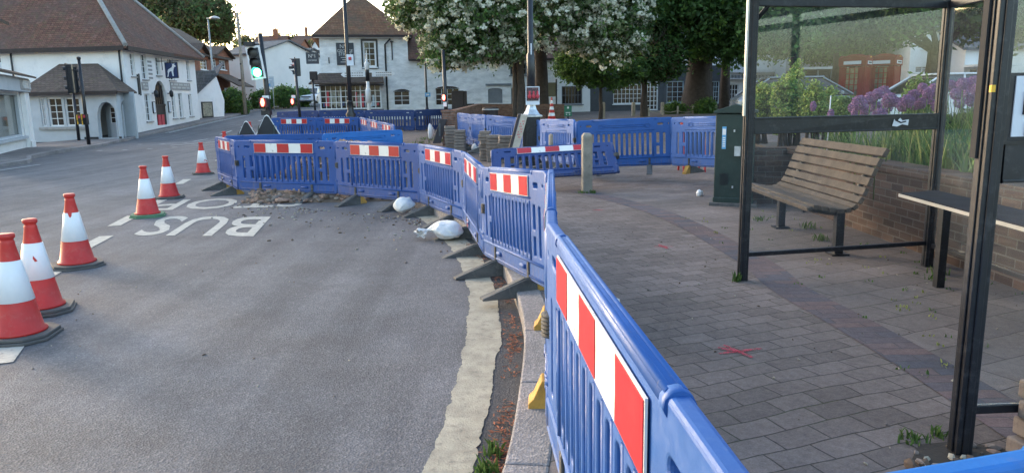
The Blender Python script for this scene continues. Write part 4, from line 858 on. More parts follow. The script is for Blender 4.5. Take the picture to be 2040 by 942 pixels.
# ================================================================= BARRIERS
def build_barrier():
    root = thing('plastic_barrier', 'blue plastic barrier', 'barrier', (0, 0, 0))
    hx = .965; holes = []
    for i in range(11):
        x = (i-5)*.1045; holes.append(rrect(x-.036, x+.036, .325, .745, .032, 5))
    for sgn in (-1, 1):
        a, b_ = sorted((sgn*.62, sgn*.70)); 
        holes.append(rrect(a+.012, b_+.012, .33, .50, .015, 2)); holes.append(rrect(a+.012, b_+.012, .535, .745, .02, 2))
        c = sgn*.80; holes.append(rrect(c-.035, c+.035, .33, .74, .03, 4))
        holes.append(rrect(sgn*.72-.065, sgn*.72+.065, .855, .915, .028, 4))
        holes.append(rrect(sgn*.885-.022, sgn*.885+.022, .865, .91, .0219, 4))
    vs, fs = curve_mesh([rrect(-hx, hx, .14, .99, .055, 5)]+holes, .010, .011, 2)
    p = MB('blue_mid'); p.add(vs, fs, 0, False)
    p.tube([(-.64, 0, .982), (.64, 0, .982)], .024, 10, sq=1.)
    for y in (-.012, .012): p.tube([(-.64, y, .998), (.64, y, .998)], .009, 8)
    for sgn in (-1, 1):
        p.tube([(sgn*.66, 0, .978), (sgn*.90, 0, .978)], .019, 10); p.tube([(sgn*.63, 0, .982), (sgn*.66, 0, .982)], .028, 10)
        p.tube([(sgn*.965, 0, .15), (sgn*.965, 0, .36), (sgn*.965, 0, .365), (sgn*.965, 0, .70), (sgn*.965, 0, .705), (sgn*.965, 0, .955), (sgn*.955, 0, .985)], [.027, .027, .022, .022, .028, .028, .016], 12)
        p.tube([(sgn*.965, 0, .34), (sgn*.965, 0, .37)], .031, 12)
        for y in (-.026, .026): p.tube([(sgn*.575, y*.8, .30), (sgn*.575, y*.8, .76)], .012, 6)
    for i in range(12):
        x = (i-5.5)*.1045
        for y in (-.0175, .0175): p.tube([(x, y, .305), (x, y, .765)], [.010, .010], 6, sq=.8)
    for y in (-.021, .021):
        p.tube([(-.9, y, .285), (.9, y, .285)], .013, 6); p.tube([(-.9, y, .165), (.9, y, .165)], .011, 6); p.tube([(-.6, y, .785), (.6, y, .785)], .009, 6)
        for sgn in (-1, 1):           # raised bone-shaped moulding in the top and bottom bands
            pts = []
            for k in range(13):
                t = k/12*math.pi*2; pts.append((sgn*.47+.05*math.cos(t), y+math.copysign(.003, y), .872+.036*math.sin(t)))
            p.tube(pts, .009, 5)
            p.tube([(sgn*.42, y*1.1, .222), (sgn*.30, y*1.1, .222)], .02, 6)
        for z in (.855, .889): p.tube([(-.42, y+math.copysign(.002, y), z), (.42, y+math.copysign(.002, y), z)], .008, 5)
    p.build('panel', root)
    s = MB(['strip_white', 'strip_red']); s.b(-.565, .565, -.0315, -.026, .795, .955)
    e = [-.56, -.336, -.112, .112, .336, .56]
    for i in (0, 2, 4):
        s.prism([(e[i], -.032, .80), (e[i+1], -.032, .80), (e[i+1]+(.004 if i < 4 else 0), -.032, .875), (e[i+1], -.032, .95), (e[i], -.032, .95), (e[i]+(.004 if i else 0), -.032, .875)], (0, -.002, 0), 1)
    s.build('reflective_strip', root)
    for sgn in (-1, 1):
        x = sgn*.5
        f = MB(['foot_grey', 'rubber']); w = .055
        prof = [(-.42, 0), (-.42, .018), (-.06, .145), (.03, .145), (.03, 0)]
        f.prism([(x-w, y, z) for y, z in prof], (2*w, 0, 0)); f.prism([(x-w*.62, y, z+.004) for y, z in ((-.36, .03), (-.07, .143), (.028, .143), (.028, .1))], (1.24*w, 0, .006), 0)
        f.b(x-.022, x+.022, -.034, .034, .14, .275, 1)
        fo = f.build('foot', root, bevel=.006)
        y_ = MB('foot_yellow'); y_.prism([(x-w*.9, y, z) for y, z in ((.031, 0), (.165, 0), (.165, .03), (.13, .055), (.075, .145), (.031, .145))], (1.8*w, 0, 0)); y_.build('foot_end', fo, bevel=.006)
    c = MB('rubber')
    for i in range(6): c.lathe((.998, 0, .56+i*.016), [(.026, 0), (.044, .002), (.044, .010), (.026, .012)], 12)
    c.b(.955, .999, -.036, .036, .575, .64); c.build('joint_clip', root)
    return root
BAR = build_barrier(); BAR_USED = False
def barrier(a, b, label, group, colour='blue_mid', strip=True, up=None, feet=True, footflip=False, len_=1.93, M=None):
    """a, b: (x, y, z) of the ground points under the two ends; the strip faces right of a->b"""
    global BAR_USED
    if BAR_USED: o = dup(BAR, label, group)
    else: o = BAR; o['label'] = label; o['group'] = group; BAR_USED = True
    if M is None:
        a, b = Vector(a), Vector(b); c = (a+b)/2; x = (b-a); sc = x.length/len_; x.normalize(); u = Vector(up) if up else Vector((0, 0, 1))
        y = u.cross(x).normalized(); z = x.cross(y)
        M = Matrix(((x.x*sc, y.x, z.x, c.x), (x.y*sc, y.y, z.y, c.y), (x.z*sc, y.z, z.z, c.z), (0, 0, 0, 1)))
    o.matrix_world = M
    drop = []
    for ch in o.children:
        if ch.name.startswith('panel'):
            for sl in ch.material_slots: sl.link = 'OBJECT'; sl.material = MATS[colour]
        if ch.name.startswith('reflective') and not strip: drop.append(ch)
        if ch.name.startswith('foot'):
            if not feet: drop += list(ch.children)+[ch]
            elif footflip: ch.scale = (1, -.72 if label.startswith('blue barrier seen exactly') else -1, 1)
    DROPS.extend((o, d) for d in drop); return o
DROPS = []
GF = 'blue barriers fencing off the dug-up road'
def g0(x, y, k=0): return (x, y, gz(x, y)+(PV if k else 0))
V = [(-5.83, 14.75), (-4.82, 13.02), (-2.86, 12.15), (-1.34, 10.9), (-.58, 9.1), (-.26, 7.15), (.285, 5.25), (.155, 2.86), (.285, .80)]
barrier(g0(*V[0]), g0(*V[1]), 'blue barrier nearly edge-on at the left end of the front row, by the farthest cone', GF, 'blue_mid')
barrier(g0(*V[1]), g0(*V[2]), 'blue barrier behind the painted STOP, second from left in the front row', GF, 'blue_mid')
barrier(g0(*V[2]), g0(*V[3]), 'blue barrier in front of the brown rubble heap, just left of the folded white sandbag', GF, 'blue_mid')
barrier(g0(*V[3]), g0(*V[4]), 'blue barrier standing behind the two white sandbags where the row bends', GF, 'blue_light')
barrier((V[4][0], V[4][1], 0), (V[5][0], V[5][1], -.03), 'sharply angled pale-topped blue barrier between the sandbags and the kerb', GF, 'blue_light')
barrier((V[5][0], V[5][1], -.03), (V[6][0], V[6][1], .10), 'glossy pale blue barrier straddling the kerb with three grey feet below it', GF, 'blue_light', footflip=False)
barrier((V[6][0], V[6][1], .12), (V[7][0], V[7][1], .12), 'blue barrier seen exactly end-on along the kerb, beyond the nearest one', GF, 'blue_light', strip=True, footflip=True)
barrier((V[7][0], V[7][1], .13), (V[8][0], V[8][1], .13), 'nearest blue barrier with big scuffed red and white strip running down to the bottom edge', GF, 'blue_light', footflip=True, len_=1.9)
barrier((.42, .85, .12), (2.22, 1.33, .12), 'blue barrier whose bright top rail cuts across the bottom right corner', GF, 'blue_azure', strip=False)
# back of the front enclosure
barrier(g0(-5.78, 15.1), g0(-3.85, 15.3), 'blue barrier seen from behind at the back of the dig, with bone-shaped top moulding', GF, 'blue_mid', strip=False)
barrier(g0(-3.85, 15.3), g0(-2.45, 16.75), 'bright azure barrier at the back of the dig with a row of round holes', GF, 'blue_azure', strip=False, len_=1.93)
# second enclosure
B1 = [(-8.05, 25.7), (-6.35, 25.0), (-4.98, 24.3)]
GS = 'blue barriers of the second enclosure beyond the dig'
barrier(g0(-8.15, 25.6), g0(-6.55, 25.3), 'blue barrier at the left front of the second enclosure, beside the black triangles', GS)
barrier(g0(-6.55, 25.3), g0(-5.05, 24.9), 'blue barrier with red and white strip standing in front of the black lamp column base', GS)
q = [Vector((-5.0, 24.9, 0)), Vector((-4.35, 23.1, 0)), Vector((-3.7, 21.3, 0)), Vector((-3.05, 19.6, 0))]
for i, t in enumerate(('leftmost', 'middle one', 'rightmost')):
    barrier(g0(q[i].x, q[i].y), g0(q[i+1].x, q[i+1].y), 'foreshortened barrier with red and white strip, %s of three above the azure one' % t, GS, 'blue_light')
RC = [(xat(555, 34), 34), (xat(638, 32.7), 32.7), (xat(733, 31.8), 31.8), (xat(842, 30.9), 30.9), (xat(905, 32), 32)]
barrier(g0(-10.6, 34.2), g0(-8.5, 33.2), 'dark blue barrier behind the second enclosure, nearest the red signal pole', GS, 'blue_dark', strip=False, footflip=True)
barrier(g0(-8.4, 33.0), g0(-6.3, 32.4), 'dark blue barrier with two pale handle gaps in front of the paned shop bay', GS, 'blue_dark', strip=False, footflip=True)
barrier(g0(-6.25, 32.3), g0(-4.05, 31.6), 'dark blue barrier in front of the white wall, left of the blue-sign pole', GS, 'blue_dark', strip=False, footflip=True)
barrier(g0(-3.98, 31.6), g0(-2.3, 32.3), 'dark blue barrier meeting the end of the brick garden wall', GS, 'blue_dark', strip=False, footflip=True)
# right-hand groups on the pavement
GR = 'blue barriers across the pavement'
def gpt(x, y): return (x, y, gp(x, y))
rt = [P(912, 225, 23.2), P(937, 228, 21.3), P(967, 229, 19.7), P(1037, 236, 18.6), P(1075, 240, 16.8)]
lb = ['pale blue barrier end beside the brick pillar', 'light blue barrier behind the leaning paver stacks, with small holes in its top', 'light blue barrier directly behind the wooden bollards and brown blocks', 'pale barrier glimpsed behind the leaning board and the black pedestal']
for i in range(4):
    barrier((rt[i].x, 23.2-[0, 1.9, 3.5, 4.6, 6.4][i], rt[i].z-1), (rt[i+1].x, 23.2-[0, 1.9, 3.5, 4.6, 6.4][i+1], rt[i+1].z-1), lb[i], GR, 'blue_pale', strip=False)
a, b_ = P(1078, 238, 15.7), P(1145, 238, 14.2); barrier((a.x, 15.7, a.z-1), (b_.x, 14.2, b_.z-1), 'pale lilac-blue barrier right of the black pedestal, above the low round post', GR, 'blue_pale', strip=False)
a, b_ = P(1152, 241, 13.9), P(1343, 233, 13.55); barrier((a.x, 13.9, a.z-1), (b_.x, 13.55, b_.z-1), 'clean blue barrier facing square on behind the tilted one, seen from its plain side', GR, 'blue_light', strip=False, footflip=False)
a, b_ = P(1341, 234, 13.5), P(1500, 231, 12.3); barrier((a.x, 13.5, a.z-1), (b_.x, 12.3, b_.z-1), 'pale blue barrier running behind the green cabinet, red-legged board behind it', GR, 'blue_pale', strip=False, footflip=True)
# the tilted one
TL, TR = P(976, 299, 12.75), P(1222, 284, 12.75); CB = (P(960, 338, 12.1)+P(1186, 354, 12.1))/2; CT = (TL+TR)/2
x = (TR-TL).normalized(); z = (CT-CB); z = (z-x*z.dot(x)).normalized(); y = z.cross(x)
zz = z+x*.18; sc = (TR-TL).length/2.0
c = CT-z*1.0
barrier(None, None, 'dark blue barrier with red and white strip, tipped back against the wooden bollard', GR, 'blue_dark', feet=False, M=Matrix(((x.x*sc, y.x, z.x, c.x), (x.y*sc, y.y, z.y, c.y), (x.z*sc, y.z, z.z, c.z), (0, 0, 0, 1))))
for o, d in DROPS: bpy.data.objects.remove(d)

stb = [o for o in COL.objects if o.get('label', '').startswith('sharply angled')][0]
m = MB(['paper', 'mark_red']); m.b(-.40, -.30, -.0375, -.0345, .175, .275); m.b(-.39, -.31, -.0395, -.0377, .18, .21, 1); m.b(-.39, -.31, -.0395, -.0377, .245, .262, 1); o = m.build('sticker', None); o.parent = stb
# ================================================================= CONES
def build_cone(label, base='cone_base', h=.75):
    t = thing('traffic_cone', label, 'traffic cone', (0, 0, 0)); k = h/.75
    b = MB(base); o = [(.24, .13), (.13, .24), (-.13, .24), (-.24, .13), (-.24, -.13), (-.13, -.24), (.13, -.24), (.24, -.13)]
    b.prism([(x*k, y*k, 0) for x, y in o], (0, 0, .022*k)); b.prism([(x*k*.94, y*k*.94, .023*k) for x, y in o], (0, 0, .022*k)); b.build('base', t, bevel=.006)
    c = MB(['cone_red']); c.lathe((0, 0, 0), [(r*k, z*k) for r, z in ((.178, .046), (.178, .062), (.158, .075), (.120, .27), (.066, .565), (.045, .68), (.047, .69), (.041, .70), (.041, .712), (.052, .722), (.052, .745), (.045, .752), (.02, .752))], 28); c.build('body', t)
    s = MB('sleeve_white'); s.lathe((0, 0, 0), [(r*k, z*k) for r, z in ((.1215, .275), (.123, .276), (.0705, .56), (.0675, .562), (.066, .556))], 28); s.build('sleeve', t); return t
CG = 'traffic cones along the edge of the bay'
c1_ = build_cone('traffic cone')
cs = [((40, 672), 'nearest traffic cone, cut off by the left edge, clean white sleeve', 9, .0), ((82, 620), 'second nearest cone with a small red tear mark on its white sleeve', 24, .0), ((155, 530), 'cone between the front pair and the green-based cone, red notch atop its sleeve', 38, 0), ((338, 395), 'cone just behind the green-based one, beside the painted STOP', 15, 0), ((405, 347), 'farthest cone of the line with a jagged lower sleeve edge, by the barrier end', 30, 0)]
first = True
for (px, py), lbl, rz, _ in cs:
    o = c1_ if first else dup(c1_); first = False; o['label'] = lbl; o['group'] = CG
    p = G(px, py); o.location = (p.x, p.y, gz(p.x, p.y)); o.rotation_euler = (R(random.uniform(-1, 1)), R(random.uniform(-1, 1)), R(rz))
gc = build_cone('cone standing on a green base beside the painted BUS', 'cone_base_green'); p = G(295, 431); gc.location = (p.x, p.y, 0); gc.rotation_euler = (0, 0, R(20)); gc['group'] = CG
def tear(cone, pts, ang, z0):
    m = MB('cone_red'); vs = []
    for a, z in pts:
        r = .122-(z-.275)*(.053/.285)+.0035; th = R(ang)+a/r; vs.append((r*math.cos(th), r*math.sin(th), z))
    m.add(vs, [tuple(range(len(vs)))]); o = m.build('torn_patch', None, weld=False); o.parent = cone; return o
CN = [o for o in COL.objects if o.name.startswith('traffic_cone')]
tear(CN[1], [(-.012, .47), (.006, .44), (.014, .425), (-.004, .42), (-.016, .445)], -78, 0); tear(CN[2], [(-.05, .565), (-.012, .565), (-.02, .53), (-.035, .515), (-.045, .535)], -84, 0)
tear(CN[4], [(-.07, .272), (-.04, .31), (-.01, .30), (.02, .36), (.05, .33), (.08, .34), (.10, .272)], -75, 0)
def cone_at(px, py, Y, lbl, z=None, cat=None):
    o = dup(c1_, lbl, 'cones beyond the barriers'); q = P(px, py, Y); o.location = (q.x, q.y, q.z-.75); o.rotation_euler = (0, 0, R(random.uniform(0, 80))); return o
cone_at(765, 262, 17.2, 'orange-red cone tip poking up in front of the azure barrier')
cone_at(446, 262, 20, 'red cone tip just above the left end of the back barrier'); cone_at(497, 243, 26, 'red cone tip leaning behind the smaller black triangle')
st = thing('striped_cone', 'thin red and white striped cone before the low brick wall by the noticeboard', 'traffic cone', (0, 0, 0)); q = P(1099, 194, 30); zt = q.z
m = MB(['cone_red', 'sleeve_white']); hh = .86; prof = []; mis = []
for k in range(8): prof.append((.17-.15*(k/7)**.8, hh*k/7)); mis.append(k % 2)
mis[0] = 0; m.lathe((q.x, 30, zt-hh), prof, 14, mis=mis[:7]); m.build('body', st); m = MB('cone_red'); m.box((q.x, 30, zt-hh-.02), (.4, .4, .035)); m.build('base', st)
# ================================================================= RUBBLE, LITTER, WEEDS
def rocks(name, pts, mats, kind='stuff'):
    mb = MB(mats)
    base = [(0, 0, 1), (.89, 0, .45), (.28, .85, .45), (-.72, .53, .45), (-.72, -.53, .45), (.28, -.85, .45), (.72, .53, -.45), (-.28, .85, -.45), (-.89, 0, -.45), (-.28, -.85, -.45), (.72, -.53, -.45), (0, 0, -1)]
    fs = [(0, 1, 2), (0, 2, 3), (0, 3, 4), (0, 4, 5), (0, 5, 1), (1, 6, 2), (2, 7, 3), (3, 8, 4), (4, 9, 5), (5, 10, 1), (2, 6, 7), (3, 7, 8), (4, 8, 9), (5, 9, 10), (1, 10, 6), (6, 11, 7), (7, 11, 8), (8, 11, 9), (9, 11, 10), (10, 11, 6)]
    r = random.Random(11)
    for x, y, z, s in pts:
        m = Matrix.Rotation(r.random()*6, 3, 'Z')@Matrix.Rotation(r.random()*6, 3, 'X'); sc = Vector((1.3*r.uniform(.7, 1.3), r.uniform(.6, 1.1), r.uniform(.4, .8)))
        vs = [m@Vector((a*sc.x*r.uniform(.75, 1.2), b*sc.y*r.uniform(.75, 1.2), c*sc.z))*s+Vector((x, y, z)) for a, b, c in base]
        mb.add(vs, fs, r.randrange(len(mats)))
    return mb.build(name, None, weld=False, kind=kind)
r = random.Random(5); pts = []
def heap_h(x, y):
    return max(0, .80*math.exp(-((x+2.7)/1.25)**2-((y-13.6)/.85)**2)+.25*math.exp(-((x+3.6)/.9)**2-((y-13.4)/.7)**2))
for i in range(1700):
    x = r.uniform(-4.5, -1.1); y = r.uniform(12.05, 15.4)
    fy = 12.9-(x+4.8)*.62                                   # line of the front barriers
    if y < fy-.95: continue
    pts.append((x, y, heap_h(x, y)+r.uniform(-.02, .03), r.uniform(.02, .075)*(1 if y > fy-.2 else .7)))
heap = rocks('rubble', pts, ['rubble', 'dirt', 'block_stone', 'rubble'])
mb = MB('dirt'); n = 26; vs = []
for j in range(n+1):
    for i in range(n+1):
        x = -4.7+3.7*i/n; y = 11.9+3.6*j/n; e = min(i, n-i, j, n-j)/4; fy = 12.75-(x+4.8)*.62
        vs.append((x, y, (heap_h(x, y)*min(1, e)+.012 if y > fy-.55+.25*math.sin(x*7) else -.03)+(r.uniform(0, .03) if e > .3 else -.04)))
mb.add(vs, [(j*(n+1)+i, j*(n+1)+i+1, (j+1)*(n+1)+i+1, (j+1)*(n+1)+i) for i in range(n) for j in range(n)]); mb.build('excavated_earth', None, kind='stuff')
# dust and small stones tracked over the road and pavement
pts = []
for i in range(260):
    x = r.uniform(-4.6, -.6); fy = 12.9-(x+4.8)*.62; y = fy-r.expovariate(1.6)-.5
    pts.append((x, y, .005, r.uniform(.006, .022)))
for i in range(160): x = r.uniform(.4, 3.6); y = r.uniform(1.5, 9); pts.append((x, y, PV+.006, r.uniform(.004, .009)))
for i in range(90): pts.append((r.uniform(-7, -.8), r.uniform(2.2, 9), .003, r.uniform(.004, .010)))
for i in range(60): a = r.random()*6.3; pts.append((1.9+.35*math.cos(a)*r.random(), 2.72+.22*math.sin(a)*r.random(), PV+.014, r.uniform(.008, .03)))
rocks('grit', pts, ['block_stone', 'cream_band', 'dirt'])
# flakes of red leaf litter in the gutter
mb = MB(['leaf_litter', 'wood_slat', 'dirt']); 
gut = smooth_line([Vector(p+(0,)) for p in ((-.36, 1.7), (-.16, 2.6), (-.06, 3.3), (-.02, 4.2), (.0, 5.0), (-.08, 6.0), (-.3, 7.4), (-.75, 9))], 8)
for i in range(2600):
    k = r.random()*(len(gut)-1); p = gut[int(k)].lerp(gut[min(int(k)+1, len(gut)-1)], k % 1)
    dens = .5+.5*math.sin(p.y*4.3)+.3*math.sin(p.y*11)
    if r.random() > dens: continue
    x = p.x+r.gauss(.0, .032); y = p.y; s = r.uniform(.006, .022); th = r.random()*6.28; z = .007+r.random()*.012
    c_, s_n = math.cos(th)*s, math.sin(th)*s
    mb.add([(x-c_, y-s_n, z), (x+s_n*.3, y-c_*.3, z+.003), (x+c_, y+s_n, z+r.uniform(-.002, .008)), (x-s_n*.3, y+c_*.3, z)], [(0, 1, 2, 3)], 0 if r.random() < .75 else r.randrange(1, 3))
mb.build('leaf_litter', None, weld=False, kind='stuff')
def tuft(mb, x, y, z, n, h, sp, mi=0, rr=r):
    for i in range(n):
        a = rr.random()*6.28; d = rr.random()*sp; bx, by = x+math.cos(a)*d, y+math.sin(a)*d; l = h*rr.uniform(.5, 1.1); w = .0035+.004*rr.random()+h*.008; lean = rr.uniform(.1, .7)*l; b_ = rr.random()*6.28
        dx, dy = math.cos(b_), math.sin(b_); px_, py_ = -dy*w, dx*w
        mb.add([(bx-px_, by-py_, z), (bx+px_, by+py_, z), (bx+dx*lean*.4+px_*.8, by+dy*lean*.4+py_*.8, z+l*.6), (bx+dx*lean, by+dy*lean, z+l*.9), (bx+dx*lean*.4-px_*.8, by+dy*lean*.4-py_*.8, z+l*.6)], [(0, 1, 2, 3, 4)], mi)
mb = MB(['grass', 'grass_yellow'])
for x, y, z, n, h, sp in ((-.13, 2.95, .0, 40, .10, .06), (-.10, 3.15, 0, 30, .08, .05), (-.17, 2.75, 0, 30, .11, .05), (-.22, 2.55, 0, 20, .07, .05), (1.82, 5.85, PV, 22, .10, .05), (1.72, 2.98, PV, 30, .05, .07), (1.85, 3.02, PV, 20, .06, .04),
                          (1.15, 11.8, PV, 40, .06, .12), (1.3, 11.75, PV, 30, .07, .08), (3.35, 8.2, PV, 20, .1, .1), (3.2, 7.5, PV, 30, .09, .12), (3.5, 7.1, PV, 20, .06, .1), (3.55, 6.0, PV, 24, .08, .1), (3.4, 5.8, PV, 16, .06, .1), (3.0, 8.8, PV, 20, .08, .1),
                          (-1.2, 22.6, .2, 60, .12, .25), (-2.2, 25, .25, 90, .18, .5), (-1.6, 24, .22, 60, .15, .4), (-2.8, 26, .3, 60, .14, .5), (-3.0, 24.6, .25, 50, .12, .5)):
    tuft(mb, x, y, z, n, h, sp, 0)
for i in range(70):
    x = r.uniform(2.1, 3.8); y = r.uniform(3.5, 9.5); tuft(mb, x, y, PV+.004, 4, .025, .05, r.randrange(2))
mb.build('weeds', None, weld=False, kind='stuff')

# ================================================================= SANDBAGS
from mathutils import noise as mnoise
def bag(label, loc, sc, rz, seed, group='white sandbags', arc=1.5, tall=.0):
    """a tied plastic sack: fat belly that bends over into a pleated, twisted neck and a frill"""
    t = thing('sandbag', label, 'sandbag', loc, group); L = (sc[0]+sc[1])*1.35; n, k = 46, 44; vs = []; x = y = 0.; z = sc[2]*.75; ang = -.2; pts = []
    for i in range(n+1):
        u = i/n; pts.append(Vector((x, y, z))); ang += arc/n*(1.4 if u > .35 else .4); x += math.cos(ang)*L/n; y += math.sin(ang)*L/n; z += (tall*.9*math.cos(u*3.1)-.10*u*sc[2])*L/n*1.6
    prof = np.interp(np.linspace(0, 1, n+1), [0, .04, .14, .3, .45, .58, .68, .76, .80, .83, .9, .97, 1], [.02, .45, .86, 1, .96, .74, .48, .26, .16, .15, .34, .50, .46])
    for i in range(n+1):
        tg = (pts[min(i+1, n)]-pts[max(i-1, 0)]).normalized(); sd = Vector((-tg.y, tg.x, 0)).normalized(); up = tg.cross(sd)*-1; u = i/n
        if up.z < 0: up = -up
        pl = .03+.16*max(0, u-.35)/.65+(.12 if u > .84 else 0)+(.10*(1-u/.1) if u < .1 else 0)
        for j in range(k):
            th = 2*math.pi*j/k+u*1.2; ct, s_t = math.cos(th), math.sin(th)
            f = 1+pl*math.sin(6*th+seed)+pl*.6*math.sin(11*th+2*seed+u*3)+.24*(mnoise.noise(Vector((ct*1.4+seed, s_t*1.4, u*4)))) - .07*abs(mnoise.noise(Vector((ct*3+seed, s_t*3, u*11+seed))))
            r_ = prof[i]*f; p = pts[i]+sd*ct*r_*sc[1]*1.05+up*s_t*r_*sc[2]*.95
            if p.z < .012: p += sd*ct*(.012-p.z)*.35; p.z = .004+.004*math.sin(9*th)
            vs.append(p)
    m = MB('bag_white'); m.add(vs, [(i*k+j, i*k+(j+1) % k, (i+1)*k+(j+1) % k, (i+1)*k+j) for i in range(n) for j in range(k)], 0, True); m.add(vs[:k], [tuple(range(k))[::-1]])
    m.v = [(a-pts[n//3].x, b_-pts[n//3].y, c) for a, b_, c in m.v]
    o = m.build('sack', None); o.parent = t; t.rotation_euler = (0, 0, rz); return t
p = G(805, 428); bag('white sandbag slumped upright against a barrier foot, the farther of the pair on the road', (p.x, p.y, 0), (.19, .14, .115), R(75), 1, tall=.35)
p = G(893, 478); bag('larger white sandbag with long twisted neck, nearer of the pair on the cream strip', (p.x, p.y, 0), (.25, .17, .105), R(128), 2, arc=1.9, tall=.2)
p = G(950, 303, .2); bag('small white sandbag on the earth beside the brown block stacks', (p.x, p.y, gp(p.x, p.y)), (.2, .17, .16), R(30), 3)
bag('pale sandbag mostly hidden behind the nearest barrier', (.54, 4.75, PV), (.13, .17, .13), R(80), 4)
p = P(857, 262, 25.5); bag('white sack hanging by the leaning dark plank', (p.x, 25.5, gp(p.x, 25.5)+.08), (.10, .09, .30), R(20), 5)
bag('scrap of white bag on the paving by the green cabinet', (2.86, 11.15, PV), (.06, .05, .06), R(20), 6)

# ================================================================= BOLLARDS, BLOCK STACKS, PILLAR, WALLS
def bollard(label, x, y, h, w, sq=True, group='wooden bollards', mat='wood_grey', rz=None):
    z = gp(x, y); m = MB(mat); rz = r.uniform(-.3, .3) if rz is None else rz
    if sq:
        m.lathe((0, 0, 0), [(w*.7, -.1), (w*.7, h-w*.35), (w*.66, h-w*.22), (w*.45, h), (w*.1, h+.004)], 4, smooth=False, ph=math.pi/4)
        m.box((0, 0, h-w*.55), (w*1.015, w*1.015, .014))
    else: m.lathe((0, 0, 0), [(w*.5, -.1), (w*.5, h-w*.4), (w*.44, h-w*.2), (w*.3, h-.02), (.02, h)], 14)
    o = m.build('bollard', None, bevel=.006); o.location = (x, y, z); o.rotation_euler = (0, 0, rz); return tag(o, label, 'bollard', group)
q = P(1169, 380, 11.85); bollard('weathered square bollard holding up the tilted barrier', q.x, 11.85, .95, .155, rz=.12)
for px, Y, top, lbl, sq in ((942, 21.5, 246, 'tall wooden bollard just left of the white sandbag on the earth', True), (975, 21.0, 246, 'wooden bollard with a pointed cap standing behind the front brown block stack', True), (1008, 21.0, 250, 'wooden bollard to the left of the leaning board', True),
                       (1101, 15.2, 265, 'low round-topped post in front of the lilac-blue barrier', False)):
    q = P(px, top, Y); bollard(lbl, q.x, Y, q.z-gp(q.x, Y), .15 if sq else .17, sq)
for k, (px, lbl) in enumerate(((1202, 'leftmost of the tall pale-topped bollards before the dark shops'), (1262, 'pale-topped bollard below the wide paned shop window'), (1320, 'tall bollard at the left end of the rope fence'), (1425, 'tall bollard just right of the biggest tree trunk'))):
    q = P(px, 204, 40); bollard(lbl, q.x, 40, q.z-gp(q.x, 40), .17, True, 'tall bollards before the shops', 'wood_pale')
rp = []
for k, px in enumerate((1292, 1320, 1350, 1381)):
    q = P(px, 218 if k != 1 else 218, 38); rp.append(q)
    bollard(('rope-fence post nearest the tall leftmost bollards', 'second rope-fence post, directly below a tall bollard', 'third rope-fence post, left of the big trunk', 'rope-fence post right in front of the big trunk')[k], q.x, 38, max(.4, q.z-gp(q.x, 38)), .09, True, 'rope-fence posts', 'wood_pale')
m = MB('rope')
for i in range(3):
    a, b_ = rp[i], rp[i+1]; m.tube([a.lerp(b_, t/8)+Vector((0, 0, -.06-.9*(t/8)*(1-t/8)*.35*4*.3)) for t in range(9)], .02, 5)
tag(m.build('rope', None), 'thick pale rope drooping between the low posts in front of the big trunk', 'rope')
def block_stack(label, px, py, Y, rows, w=.22, d=.22, lean=0, cols=1, bh=.082, base=None):
    q = P(px, py, Y); z0 = gp(q.x, Y) if base is None else base; t = thing('paving_block_stack', label, 'paving blocks', (q.x, Y, z0), 'stacks of lifted paving blocks')
    for i in range(rows):
        m = MB('block_stone'); rz = r.uniform(-.14, .14)
        for c in range(cols):
            m.box((0, 0, 0), (w, d, bh-.008))
            break
        o = m.build('paving_block', None, bevel=.008); o.parent = t; o.location = (lean*i*.02+r.uniform(-.02, .02), r.uniform(-.02, .02), bh*(i+.5)); o.rotation_euler = (0, 0, rz)
    return t
block_stack('tall neat stack of brown paving blocks against the brick pillar', 898, 290, 21.2, 9, .30, .3)
block_stack('stack of brown paving blocks just right of the one against the pillar', 918, 293, 20.6, 8, .30, .3)
block_stack('rough-edged stack of brown blocks right of the white sandbag', 966, 300, 18.6, 9, .26, .3)
block_stack('broad front stack of brown blocks before the middle bollard', 983, 300, 18.3, 8, .34, .3)
block_stack('rear stack of brown blocks showing between two bollards', 990, 285, 20.2, 11, .34, .3)
block_stack('squat stack of brown blocks at the foot of the leaning board', 1009, 300, 17.9, 8, .40, .3)
t = block_stack('pile of rough brown blocks at the right edge behind the near shelter post', 2042, 850, 2.75, 4, .26, .2); t.location = (2.20, 2.78, PV)
for ch in t.children: ch.scale = (1, 1, 1)
m = MB('rubble'); 
rocks('x', [(1.99, 2.85, PV+.012, .02)], ['rubble']).name = 'stone'
bpy.data.objects['stone'].pop('kind', None); tag(bpy.data.objects['stone'], 'small pale stone on the paving beside the near shelter post', 'stone')
